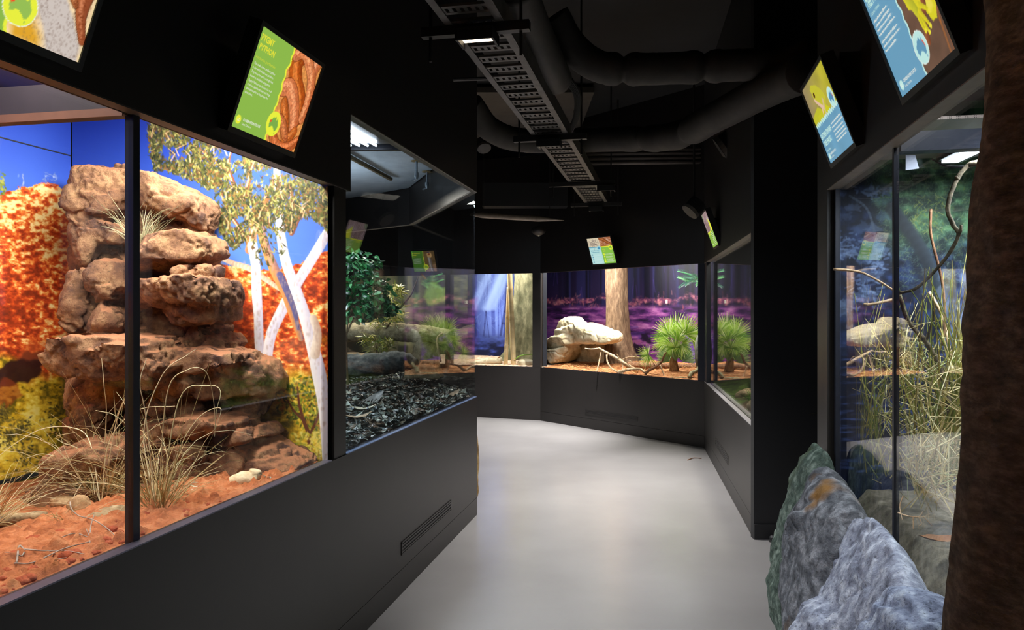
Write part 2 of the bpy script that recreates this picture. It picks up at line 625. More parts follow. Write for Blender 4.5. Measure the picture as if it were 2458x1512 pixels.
w1 = pane('window_1', WL, SB, sM - 0.013, ZG1, ZG2)
q = MB(); q.wbox(WL, sM - 0.013, sM + 0.013, Z_LEDGE, Z_SOF, -0.058, -0.032)
q.build('mullion', M_frame, w1)
w2 = pane('window_2', WL, sM + 0.013, WL.s_px(787, -0.04) - 0.001, ZG1, ZG2)
q = MB(); q.wbox(WL, WL.s_px(787, -0.04), s805 - 0.001, Z_LEDGE, Z_SOF, -0.06, -0.03)
q.build('window_frame', M_frame, w2)
pane('window_3', WL, s833, -0.02, ZG1, Z_SOF2 - 0.004, -0.012)
pane('window_4', WE, 0.012, 2.22, ZG1, Z_SOF2 - 0.004, -0.012)
pane('window_5', WE2, 0.012, 1.7, ZG1, Z_SOF2 - 0.004, -0.012)
w6 = pane('window_6', WF, 0.09, 2.70, Z_LEDGE_F + 0.004, Z_SOF_F, -0.03)
w7 = pane('window_7', WG, sG, sG2 - 0.03, Z_LEDGE_F + 0.004, Z_SOF_F, -0.03)
w8 = pane('window_8', WG, sG2 + 0.05, 4.6, Z_LEDGE_F + 0.004, Z_SOF_F, -0.03)
w9 = pane('window_9', WH, 0.22, LH, Z_LEDGE_F + 0.005, Z_SOF_F - 0.004, -0.045)
sRm = WR.s_px(2150, -0.044)
w10 = pane('window_10', WR, sRm + 0.010, sR1 - 0.031, 0.66, ZG2, -0.04)
q = MB(); q.wbox(WR, sRm - 0.009, sRm + 0.009, 0.66, Z_SOF, -0.052, -0.036)
q.build('mullion', M_frame, w10)
w11 = pane('window_11', WR, SRE, sRm - 0.010, 0.66, ZG2, -0.04)

# ---- inner shells of the tanks
g = MB()
g.wbox(ENDL, 0.06, 1.45, 0, 2.6, -0.1, -0.012)                          # desert, end
g.wbox(BACKL, -0.1, 6.5, 0, 2.6, -0.1, -0.012)                           # desert, back
struct(g.build('wall_desert_tank', M_inner))
g = MB()
g.wbox(WL, SB, s797, 2.42, 2.46, -1.4, -0.05)
struct(g.build('trim_11', plain('tank_lid', (58, 52, 62), 0.7, noise=0.1, nscale=3)))
# beam across the top of the desert tank at the mullion
g = MB(); g.wbox(WL, sM - 0.03, sM + 0.02, 2.035, 2.13, -1.27, -0.05)
bm_ = struct(g.build('trim_12', plain('beam_dark', (46, 38, 44), 0.6, noise=0.1, nscale=6)))
g = MB(); g.wbox(WL, sM - 0.034, sM - 0.03, 2.03, 2.052, -1.27, -0.05)
struct(g.build('trim_13', plain('beam_edge', (110, 74, 58), 0.5, noise=0.1, nscale=8)))

# leaf litter tank: side wall towards the desert tank, back wall, lid
DIV = Wall(tuple(WL.p(s833 - 0.02, 0, -0.13).xy), (-0.9789, 0.2044), (0.2044, 0.9789))
g = MB()
g.wbox(DIV, 0, 2.4, 0, 2.8, -0.02, 0)
pa, pb = DIV.p(2.4, 0), WE2.p(1.72, 0, -0.02)
BK = Wall((pa.x, pa.y), (pb.x - pa.x, pb.y - pa.y), (1, -0.2))
BKL = (Vector(pb.xy) - Vector(pa.xy)).length
g.wbox(BK, 0, BKL, 0, 2.8, -0.05, 0)
struct(g.build('wall_leaf_tank', M_inner))
M_pale = plain('lid_pale', (176, 186, 196), 0.55, noise=0.06, nscale=4)
g = MB()
pts = [DIV.p(0.02, 2.75), WL.p(-0.05, 2.75, -0.06), WE.p(2.2, 2.75, -0.06), WE2.p(1.7, 2.75, -0.06), DIV.p(2.38, 2.75)]
n_ = len(pts)
g.add([*pts, *[p + Vector((0, 0, 0.04)) for p in pts]], [tuple(range(n_)), tuple(range(2 * n_ - 1, n_ - 1, -1))] + [((i + 1) % n_, i, n_ + i, n_ + (i + 1) % n_) for i in range(n_)])
struct(g.build('ceiling_leaf_tank', M_pale))

# far tanks: partition, side walls, lids, backs
g = MB()
g.wbox(WF, -1.2, 2.9, 2.46, 2.50, -1.4, -0.05)
g.wbox(WG, -0.2, 4.6, 2.46, 2.50, -1.4, -0.05)
g.wbox(WH, 0.2, LH, 2.46, 2.50, -1.3, -0.05)
struct(g.build('ceiling_far_tanks', M_inner))
pq = WF.p(2.716, 0, -0.12)
PART = Wall((pq.x, pq.y), (0.04, 1), (1, -0.04))
ENDH = Wall(tuple(WH.p(0.03, 0, -0.10).xy), (0.988, -0.154), (-0.154, -0.988))
g = MB()
g.wbox(PART, 0, 1.9, 0, 2.45, -0.05, 0)
g.wbox(ENDH, 0, 1.3, 0, 2.45, -0.03, 0)
g.wbox(WH, 0.06, LH + 0.2, 0, 2.45, -1.34, -1.30)
g.wbox(WF, -0.9, WF.s_px(1294, -1.34), 0, 2.45, -1.36, -1.325)
g.wbox(WG, WG.s_px(1282, -1.28), 4.6, 0, 2.45, -1.3, -1.262)
SR = Wall((CRN[0] + 0.1, CRN[1] + 0.02), (0.772, 0.635), (-0.635, 0.772))
g.wbox(SR, 0.1, 1.4, 0, 2.45, -0.05, -0.02)
struct(g.build('wall_far_tanks', M_inner))

# reed tank
g = MB()
g.wbox(ENDR, 0.06, 1.7, 0, 2.5, -0.1, -0.015)
g.wbox(WR, SRE - 0.1, -0.02, 0, 2.5, -1.75, -1.7)
g.box8([WR.p(SRE - 0.05, 0, -0.07), WR.p(SRE - 0.05, 0, -1.7), WR.p(SRE, 0, -1.7), WR.p(SRE, 0, -0.07)] + [WR.p(SRE - 0.05, 2.5, -0.07), WR.p(SRE - 0.05, 2.5, -1.7), WR.p(SRE, 2.5, -1.7), WR.p(SRE, 2.5, -0.07)])
g.wbox(WR, SRE, -0.1, 2.42, 2.46, -1.7, -0.05)
struct(g.build('wall_reed_tank', M_inner))


# ---------------------------------------------------------------- printed pictures: a small numpy painter
class Pic:
    """an RGB picture (sRGB 0..255) with its own coordinates x0..x1, y0..y1 (y down), k pixels per unit"""
    def __init__(self, x0, y0, x1, y1, k=1.0, bg=(0, 0, 0)):
        self.x0, self.y0, self.k = x0, y0, k
        self.w, self.h = int((x1 - x0) * k), int((y1 - y0) * k)
        self.a = np.zeros((self.h, self.w, 3)) + np.asarray(bg, float)
        self.X, self.Y = np.meshgrid(x0 + (np.arange(self.w) + 0.5) / k, y0 + (np.arange(self.h) + 0.5) / k)

    def blend(self, col, m):
        m = np.clip(m, 0, 1)[..., None]
        self.a = self.a * (1 - m) + np.asarray(col, float) * m

    def _win(self, xa, ya, xb, yb):
        i0 = max(0, int((xa - self.x0) * self.k)); i1 = min(self.w, int((xb - self.x0) * self.k) + 2)
        j0 = max(0, int((ya - self.y0) * self.k)); j1 = min(self.h, int((yb - self.y0) * self.k) + 2)
        return (i0, i1, j0, j1) if i1 > i0 and j1 > j0 else None

    def poly(self, pts, col, al=1.0, soft=0.7, wob=0.0, wf=0.05, seed=0):
        P = np.asarray(pts, float)
        pad = wob + soft + 1
        w = self._win(P[:, 0].min() - pad, P[:, 1].min() - pad, P[:, 0].max() + pad, P[:, 1].max() + pad)
        if not w:
            return
        i0, i1, j0, j1 = w
        X, Y = self.X[j0:j1, i0:i1].copy(), self.Y[j0:j1, i0:i1].copy()
        if wob:
            X0 = X
            X = X + (fbm2(X0 * wf, Y * wf, 3, seed) - 0.5) * 2 * wob
            Y = Y + (fbm2(X0 * wf + 50, Y * wf, 3, seed + 9) - 0.5) * 2 * wob
        inside = np.zeros(X.shape, bool)
        d = np.full(X.shape, 1e9)
        n = len(P)
        for i in range(n):
            a, b = P[i], P[(i + 1) % n]
            c = ((a[1] > Y) != (b[1] > Y)) & (X < (b[0] - a[0]) * (Y - a[1]) / (b[1] - a[1] + 1e-12) + a[0])
            inside ^= c
            ab = b - a
            t = np.clip(((X - a[0]) * ab[0] + (Y - a[1]) * ab[1]) / (ab @ ab + 1e-9), 0, 1)
            d = np.minimum(d, np.hypot(X - a[0] - t * ab[0], Y - a[1] - t * ab[1]))
        sd = np.where(inside, d, -d)
        m = np.clip(sd / (2 * soft) + 0.5, 0, 1) * al
        self._put(w, col, m)

    def _put(self, w, col, m):
        i0, i1, j0, j1 = w
        m = m[..., None]
        self.a[j0:j1, i0:i1] = self.a[j0:j1, i0:i1] * (1 - m) + np.asarray(col, float) * m

    def stroke(self, pts, r, col, al=1.0, soft=0.7, shade=None):
        """thick line; r one radius or one per point; shade = colour at the right-hand edge"""
        P = np.asarray(pts, float)
        R = np.full(len(P), r) if np.isscalar(r) else np.asarray(r, float)
        for i in range(len(P) - 1):
            a, b, ra, rb = P[i], P[i + 1], R[i], R[i + 1]
            q = max(ra, rb) + soft + 1
            w = self._win(min(a[0], b[0]) - q, min(a[1], b[1]) - q, max(a[0], b[0]) + q, max(a[1], b[1]) + q)
            if not w:
                continue
            i0, i1, j0, j1 = w
            X, Y = self.X[j0:j1, i0:i1], self.Y[j0:j1, i0:i1]
            ab = b - a
            t = np.clip(((X - a[0]) * ab[0] + (Y - a[1]) * ab[1]) / (ab @ ab + 1e-9), 0, 1)
            d = np.hypot(X - a[0] - t * ab[0], Y - a[1] - t * ab[1])
            m = np.clip((ra + (rb - ra) * t - d) / (2 * soft) + 0.5, 0, 1) * al
            if shade is not None:
                u = ((X - a[0] - t * ab[0]) / np.maximum(ra + (rb - ra) * t, 0.1)) * 0.5 + 0.5
                u = np.clip(u, 0, 1)[..., None]
                c = np.asarray(col, float) * (1 - u) + np.asarray(shade, float) * u
                self.a[j0:j1, i0:i1] = self.a[j0:j1, i0:i1] * (1 - m[..., None]) + c * m[..., None]
            else:
                self._put(w, col, m)

    def disc(self, x, y, rx, ry, col, al=1.0, soft=0.8):
        w = self._win(x - rx - 2, y - ry - 2, x + rx + 2, y + ry + 2)
        if not w:
            return
        i0, i1, j0, j1 = w
        X, Y = self.X[j0:j1, i0:i1], self.Y[j0:j1, i0:i1]
        d = np.hypot((X - x) / rx, (Y - y) / ry)
        self._put(w, col, np.clip((1 - d) * min(rx, ry) / (2 * soft) + 0.5, 0, 1) * al)

    def leaves(self, n, xy, length, width, cols, seed=0, ang=None, al=0.95):
        rng = np.random.RandomState(seed)
        for k in range(n):
            x, y = xy(rng)
            L = length * (0.6 + 0.8 * rng.rand())
            a = ang(rng, x, y) if ang else rng.rand() * PI
            c = cols[rng.randint(len(cols))]
            dx, dy = math.cos(a) * L / 2, math.sin(a) * L / 2
            self.stroke([(x - dx, y - dy), (x, y + L * 0.06), (x + dx, y + dy)], [0.3, width / 2 * (0.7 + 0.6 * rng.rand()), 0.3], c, al)

    def sample(self, x, y):
        u = np.clip((x - self.x0) * self.k - 0.5, 0, self.w - 1.001)
        v = np.clip((y - self.y0) * self.k - 0.5, 0, self.h - 1.001)
        i, j = u.astype(int), v.astype(int)
        fu, fv = (u - i)[:, None], (v - j)[:, None]
        A = self.a
        return (A[j, i] * (1 - fu) + A[j, i + 1] * fu) * (1 - fv) + (A[j + 1, i] * (1 - fu) + A[j + 1, i + 1] * fu) * fv


def panel(name, W, s0, s1, z0, z1, off, ns, nz, pic, mat, parent=None, thick=0.006, gain=1.0):
    """a printed board standing on wall line W; pic drawn in the frame of the photograph at its real place"""
    S, Z = np.meshgrid(np.linspace(s0, s1, ns), np.linspace(z0, z1, nz))
    S, Z = S.ravel(), Z.ravel()
    V = np.stack([W.o[0] + W.d[0] * S + W.n[0] * off, W.o[1] + W.d[1] * S + W.n[1] * off, Z], 1)
    px = CX + F * V[:, 0] / V[:, 1]
    py = HY - F * (V[:, 2] - EYE) / V[:, 1]
    C = lin(np.clip(pic.sample(px, py), 0, 255)) * gain
    i = np.arange(ns - 1)
    Fs = []
    for j in range(nz - 1):
        b0 = j * ns + i
        Fs.append(np.stack([b0, b0 + 1, b0 + ns + 1, b0 + ns], 1))
    Fs = np.concatenate(Fs).tolist()
    # back board
    nb = len(V)
    B = np.array([W.p(s0, z0, off - thick), W.p(s1, z0, off - thick), W.p(s1, z1, off - thick), W.p(s0, z1, off - thick)])
    Fs += [(nb, nb + 1, nb + 2, nb + 3)]
    V = np.concatenate([V, B])
    C = np.concatenate([C, np.full((4, 3), 0.02)])
    return meshobj(name, V, Fs, mat, parent, False, np.clip(C, 0, 1))


def inpoly(P):
    """sampler of random points inside a polygon"""
    P = np.asarray(P, float)
    x0, y0, x1, y1 = P[:, 0].min(), P[:, 1].min(), P[:, 0].max(), P[:, 1].max()

    def f(rng):
        while True:
            x, y = x0 + rng.rand() * (x1 - x0), y0 + rng.rand() * (y1 - y0)
            ins = False
            for i in range(len(P)):
                a, b = P[i], P[(i + 1) % len(P)]
                if ((a[1] > y) != (b[1] > y)) and x < (b[0] - a[0]) * (y - a[1]) / (b[1] - a[1] + 1e-12) + a[0]:
                    ins = not ins
            if ins:
                return x, y
    return f


M_print = vcol('printed_board', 0.5, spec=0.25)

# ---- desert picture
pd = Pic(-220, 240, 830, 1190, 0.85)
t = np.clip((pd.Y - 270) / 400, 0, 1)[..., None]
pd.a = np.array((26, 48, 150.)) * (1 - t) + np.array((92, 135, 225.)) * t
left = np.clip((200 - pd.X) / 120, 0, 1)[..., None]
pd.a = pd.a * (1 - left * 0.4) + (np.array((52, 88, 195.)) * (1 - t) + np.array((120, 160, 235.)) * t) * left * 0.4
# hills
tex = fbm2(pd.X * 0.09, pd.Y * 0.13, 4, 3, 0.65)
big = fbm2(pd.X * 0.012, pd.Y * 0.016, 3, 5)
sky_l = np.interp(pd.X, [-220, -60, 0, 40, 100, 140, 185, 260, 400, 525, 560, 640, 700, 790, 830], [520, 480, 470, 452, 440, 446, 470, 560, 640, 640, 632, 650, 640, 598, 590]) + (tex - 0.5) * 26
hill = pd.Y > sky_l
stops = np.array([0.0, 0.30, 0.40, 0.48, 0.56, 0.66, 1.0])
cols = np.array([(92, 36, 18), (150, 52, 22), (190, 68, 28), (222, 92, 34), (240, 150, 70), (255, 222, 150), (255, 240, 190)], float)
v = np.clip(tex + (big - 0.5) * 0.35 + np.clip((620 - pd.Y) / 900, -0.1, 0.06), 0, 1)
hc = np.stack([np.interp(v, stops, cols[:, k]) for k in range(3)], -1)
lowy = np.clip((pd.Y - (860 + (big - 0.5) * 260 + np.clip((pd.X - 300) / 500, 0, 1) * -20)) / 70, 0, 1)
stops2 = np.array([0.0, 0.30, 0.42, 0.55, 0.7, 1.0])
cols2 = np.array([(60, 52, 16), (120, 104, 24), (200, 160, 34), (232, 200, 60), (246, 226, 110), (250, 235, 160)], float)
v2 = np.clip(tex * 0.8 + big * 0.2 + (big - 0.5) * 0.4, 0, 1)
lc = np.stack([np.interp(v2, stops2, cols2[:, k]) for k in range(3)], -1)
gc = hc * (1 - lowy[..., None]) + lc * lowy[..., None]
pd.a = np.where(hill[..., None], gc, pd.a)
# shaded hollow and boulders at the foot of the left hill
pd.poly([(-20, 890), (30, 868), (75, 846), (118, 840), (120, 866), (90, 905), (40, 925), (-20, 930)], (48, 22, 20), 0.92, 3, 12, 0.05, 4)
pd.poly([(-40, 940), (10, 905), (40, 918), (60, 950), (10, 985)], (150, 62, 30), 0.6, 3, 10, 0.05, 6)
pd.poly([(40, 860), (70, 820), (110, 815), (120, 845), (70, 868)], (206, 96, 46), 0.5, 3, 8, 0.05, 7)
for bx, by, br, sd in ((54, 1030, 26, 1), (20, 1045, 20, 2), (140, 990, 34, 3), (145, 1045, 24, 8), (-40, 1060, 30, 4), (60, 1090, 30, 5), (10, 990, 16, 9)):
    rg = np.random.RandomState(sd)
    pd.leaves(90, lambda r, bx=bx, by=by, br=br: (bx + r.randn() * br * 0.5, by + r.randn() * br * 0.6), 10, 4, [(78, 70, 28), (110, 96, 34), (60, 54, 26), (150, 130, 44)], sd, al=0.7)
pd.leaves(40, lambda r: (4 + r.randn() * 5, 446 + r.randn() * 14), 9, 5, [(120, 130, 50), (90, 104, 40), (150, 150, 70)], 31)
for fx in (52, 112, 130):
    pd.leaves(12, lambda r, fx=fx: (fx + r.randn() * 5, 430 + r.randn() * 9), 9, 1.6, [(200, 205, 220), (160, 160, 170)], fx, al=0.6)
# small tree at the lower right
ty = [(745, 1085), (741, 1040), (728, 1008), (718, 970), (714, 930)]
pd.leaves(420, inpoly([(668, 930), (700, 905), (760, 900), (788, 930), (786, 1010), (752, 1040), (700, 1010), (664, 985)]), 12, 5, [(110, 124, 34), (70, 86, 26), (150, 160, 50), (60, 64, 30), (180, 130, 40)], 41, al=0.85)
pd.stroke(ty, [6, 5, 4, 3, 2], (96, 52, 34))
pd.stroke([(742, 1045), (760, 1010), (775, 960)], [3.5, 3, 2], (96, 52, 34))
pd.stroke([(728, 1008), (704, 985), (690, 960)], [3, 2.5, 1.5], (96, 52, 34))
pd.leaves(160, inpoly([(700, 1040), (790, 1030), (790, 1095), (720, 1100)]), 12, 5, [(206, 190, 60), (150, 150, 50), (230, 214, 110)], 43, al=0.8)
# white gum trees: thin boughs, back foliage, trunks, front foliage
lc_ = [(92, 92, 40), (126, 122, 60), (58, 62, 30), (156, 150, 88), (84, 60, 34), (36, 40, 26), (118, 84, 46), (74, 80, 38), (50, 56, 34)]
can1 = inpoly([(356, 300), (372, 272), (470, 318), (560, 355), (660, 400), (700, 420), (792, 452), (786, 540), (720, 520), (700, 560), (640, 545), (600, 585), (560, 600), (528, 560), (520, 480), (480, 440), (400, 408), (372, 410), (358, 360)])


def clump(f, th, seed):
    """keep only points where a soft noise is high, so that sky shows between the sprays"""
    def g_(r):
        for _ in range(40):
            x, y = f(r)
            if fbm(np.array([[x * 0.03, y * 0.03, 0]]), 3, seed)[0] > th + 0.06 * r.randn():
                break
        return x, y
    return g_


droop = lambda r, x, y: PI / 2 + r.randn() * 0.75
pd.leaves(1300, clump(can1, 0.34, 5), 15, 4.2, [(70, 76, 44), (96, 92, 50), (60, 58, 36), (120, 104, 60)], 51, droop, 0.8)
for br in ([(612, 560), (590, 500), (560, 440), (520, 390), (470, 350)], [(616, 520), (640, 470), (660, 420), (664, 380)], [(600, 585), (570, 540), (545, 500), (530, 460)], [(700, 560), (730, 500), (760, 480)], [(585, 480), (600, 420), (590, 370)], [(560, 440), (548, 400), (556, 360)], [(690, 540), (700, 480), (696, 440)]):
    pd.stroke(smooth_path(br, 4), np.linspace(6, 2, 4 * (len(br) - 1) + 1), (150, 96, 62), 1, shade=(96, 58, 44))
    pd.stroke(smooth_path([(x - 2, y) for x, y in br], 4), np.linspace(2.2, 0.6, 4 * (len(br) - 1) + 1), (226, 190, 160), 0.7)
pd.stroke([(598, 600), (612, 540), (640, 480)], [10, 8, 6], (196, 130, 74), 0.9, shade=(120, 70, 46))


def trunk(pts, rad, c=(244, 240, 240), sh=(196, 190, 214), n=5, seed=0):
    P = smooth_path([(x, y, r) for (x, y), r in zip(pts, rad)], n)
    pd.stroke(P[:, :2], P[:, 2], c, 1, 0.8, shade=sh)
    rg = np.random.RandomState(seed)
    for _ in range(len(P) * 2):
        q = P[rg.randint(len(P))]
        pd.disc(q[0] + rg.randn() * q[2] * 0.4, q[1] + rg.randn() * 6, 1 + rg.rand() * 2, 2 + rg.rand() * 5, (176, 150, 140), 0.35)


trunk([(528, 618), (560, 632), (600, 645), (640, 672), (672, 694)], [5, 6, 7, 6, 5], (238, 214, 190), (190, 140, 110))
trunk([(622, 520), (610, 556), (606, 592)], [5, 7, 10], (226, 196, 170), (170, 120, 90), seed=12)
trunk([(606, 590), (614, 640), (616, 700), (620, 760), (622, 820), (628, 880)], [12, 11, 12, 11, 11, 10], seed=2)
trunk([(790, 552), (762, 600), (722, 665), (690, 720), (660, 780), (645, 830), (640, 900)], [11, 12, 12, 13, 12, 12, 11], seed=3)
trunk([(624, 545), (640, 600), (660, 650), (684, 700), (704, 760), (722, 812)], [9, 11, 12, 11, 9, 7], (226, 150, 80), (120, 92, 110), seed=4)
trunk([(672, 660), (690, 700), (706, 740), (716, 790)], [8, 8, 7, 3], (96, 92, 140), (80, 76, 120), seed=5)
trunk([(664, 392), (666, 440), (670, 520), (678, 590), (690, 640), (712, 700), (732, 760), (750, 830), (764, 890), (776, 960), (782, 1030), (786, 1110)], [7, 8, 9, 11, 12, 13, 14, 15, 17, 15, 13, 12], seed=6)
trunk([(756, 850), (762, 800), (752, 764)], [12, 10, 9], (238, 226, 214), (176, 150, 130), seed=7)
trunk([(644, 800), (660, 760)], [6, 4], seed=8)
pd.leaves(3600, clump(can1, 0.39, 5), 12.5, 3.6, lc_, 52, droop, 0.92)
pd.leaves(160, inpoly([(770, 450), (792, 455), (790, 560), (760, 520)]), 17, 5, lc_, 54, droop, 0.9)
pd.leaves(90, inpoly([(600, 560), (660, 545), (690, 600), (640, 640), (605, 620)]), 15, 4, lc_, 55, droop, 0.8)
# thin white glints on the boughs
for k in range(26):
    rg = np.random.RandomState(900 + k)
    x, y = can1(rg)
    pd.stroke([(x, y), (x + rg.randn() * 6, y - 16), (x + rg.randn() * 12, y - 30)], [1.6, 1.2, 0.6], (206, 170, 130), 0.8)

o = panel('backdrop_picture', ENDL, 0.02, SEAM - 0.004, 0.55, 2.40, 0.0, 520, 640, pd, M_print)
tag(o, 'backdrop board printed with white gum trees behind the stepped red rock', 'backdrop')
o = panel('backdrop_picture', BACKL, 0.004, 1.6, 0.78, 2.40, 0.0, 420, 560, pd, M_print)
tag(o, 'backdrop board printed with orange hill, left of the stepped rock', 'backdrop')
for za, zb in ((2.209, 2.214), (0.79, 0.81)):
    q = MB(); q.wbox(BACKL, 0.004, 1.6, za, zb, 0.0, 0.003)
    q.build('joint', M_black, o)
o = panel('backdrop_picture', BACKL, 1.6, 5.2, 0.55, 2.40, 0.0, 160, 120, pd, M_print)
tag(o, 'plain end of the orange desert backdrop beyond the left picture edge', 'backdrop')


# ---------------------------------------------------------------- moulded rock
def resample(P, n):
    P = np.asarray(P, float)
    Q = np.concatenate([P, P[:1]])
    d = np.r_[0, np.cumsum(np.hypot(*np.diff(Q, axis=0).T))]
    t = np.linspace(0, d[-1], n, endpoint=False)
    return np.stack([np.interp(t, d, Q[:, 0]), np.interp(t, d, Q[:, 1])], 1)


def chunk(mb, W, poly, off, T, back=None, n=40, power=2.8, seed=0, tiltx=0.0, tilty=0.0, wob=0.1, facets=0):
    """a boulder with the given outline (seen along the wall W's normal), T deep in front of plane off"""
    rng = np.random.RandomState(seed)
    back = T * 0.6 if back is None else back
    out = resample(poly, n)
    W3 = np.array([tuple(W.hit(x, y, off)) for x, y in out])
    N = np.array([W.n[0], W.n[1], 0.0])
    D = np.array([W.d[0], W.d[1], 0.0])
    c = W3.mean(0)
    size = np.ptp(W3, axis=0).max()
    cf = c + D * rng.uniform(-wob, wob) * size * 0.5 + np.array([0, 0, rng.uniform(-wob, wob) * size * 0.5])
    V, rings = [], []
    prof = [(-1.0, 0.0), (-0.98, 0.66), (-0.8, 0.9), (-0.4, 0.98), (0.0, 1.0), (0.35, 0.985), (0.62, 0.93), (0.84, 0.8), (0.95, 0.6), (1.0, 0.33)]
    pts = [c - N * back]
    for dz, r in prof[1:]:
        if dz > 0:
            r = (1 - dz ** power) ** (1 / power) if dz < 1 else 0.0
            r = max(r, 0.3 if dz >= 1 else 0)
        dd = dz * (T if dz > 0 else back)
        k = max(dz, 0)
        cc = c * (1 - k) + cf * k
        ring = cc + (W3 - c) * r + N * dd
        rel = (W3 - c) * r
        ring = ring + N * ((rel @ D)[:, None] * tiltx + rel[:, 2:3] * tilty) * k
        rings.append(ring)
    V = [pts[0][None]] + rings + [(cf + N * T)[None]]
    V = np.concatenate(V)
    for q in range(facets):                     # flat broken faces
        a1, a2 = rng.uniform(-1, 1) * 1.0, rng.uniform(-0.9, 0.9)
        pn = N + D * a1 + np.array([0, 0, a2])
        pn /= np.linalg.norm(pn)
        h = (V - c) @ pn
        lim = h.max() * rng.uniform(0.70, 0.92)
        V = V - pn * (np.clip(h - lim, 0, None) * 0.92)[:, None]
    Fs = []
    m = len(rings)
    for i in range(n):
        Fs.append((0, 1 + (i + 1) % n, 1 + i))
    for k in range(m - 1):
        for i in range(n):
            a, b = 1 + k * n + i, 1 + k * n + (i + 1) % n
            Fs.append((a, b, b + n, a + n))
    last = 1 + m * n
    for i in range(n):
        Fs.append((1 + (m - 1) * n + i, 1 + (m - 1) * n + (i + 1) % n, last))
    mb.add(V, Fs)


def remeshed(mb, voxel, disp=0.01, dscale=9, smooth_it=2, seed=0, ridge=0.0, rscale=5, W=None):
    """voxel-fuse the pieces of mb into one skin and roughen it"""
    v = np.concatenate(mb.v)
    me = bpy.data.meshes.new('tmp')
    me.from_pydata([tuple(p) for p in v], [], mb.f)
    bmx = bmesh.new(); bmx.from_mesh(me); bmesh.ops.recalc_face_normals(bmx, faces=bmx.faces); bmx.to_mesh(me); bmx.free()
    o = bpy.data.objects.new('tmp', me)
    COL.objects.link(o)
    md = o.modifiers.new('r', 'REMESH'); md.mode = 'VOXEL'; md.voxel_size = voxel
    if smooth_it:
        ms = o.modifiers.new('s', 'SMOOTH'); ms.iterations = smooth_it; ms.factor = 0.5
    dg = bpy.context.evaluated_depsgraph_get()
    e = o.evaluated_get(dg)
    m2 = e.to_mesh()
    nv = len(m2.vertices)
    V = np.empty(nv * 3); m2.vertices.foreach_get('co', V); V = V.reshape(-1, 3)
    Nn = np.empty(nv * 3); m2.vertices.foreach_get('normal', Nn); Nn = Nn.reshape(-1, 3)
    Fs = [tuple(p.vertices) for p in m2.polygons]
    e.to_mesh_clear()
    bpy.data.objects.remove(o)
    d = (fbm(V * dscale, 5, seed, 0.55) - 0.5) * 2 * disp
    if ridge:
        r = 1 - np.abs(fbm(V * rscale, 4, seed + 20, 0.5) - 0.5) * 2
        d = d - np.clip(r - 0.86, 0, 1) / 0.14 * ridge
    if W is not None:                    # calm where the rock meets its wall
        d = d * np.clip(((V[:, :2] - np.array(W.o)) @ np.array(W.n) - 0.01) / 0.10, 0.0, 1)
    return V + Nn * d[:, None], Fs


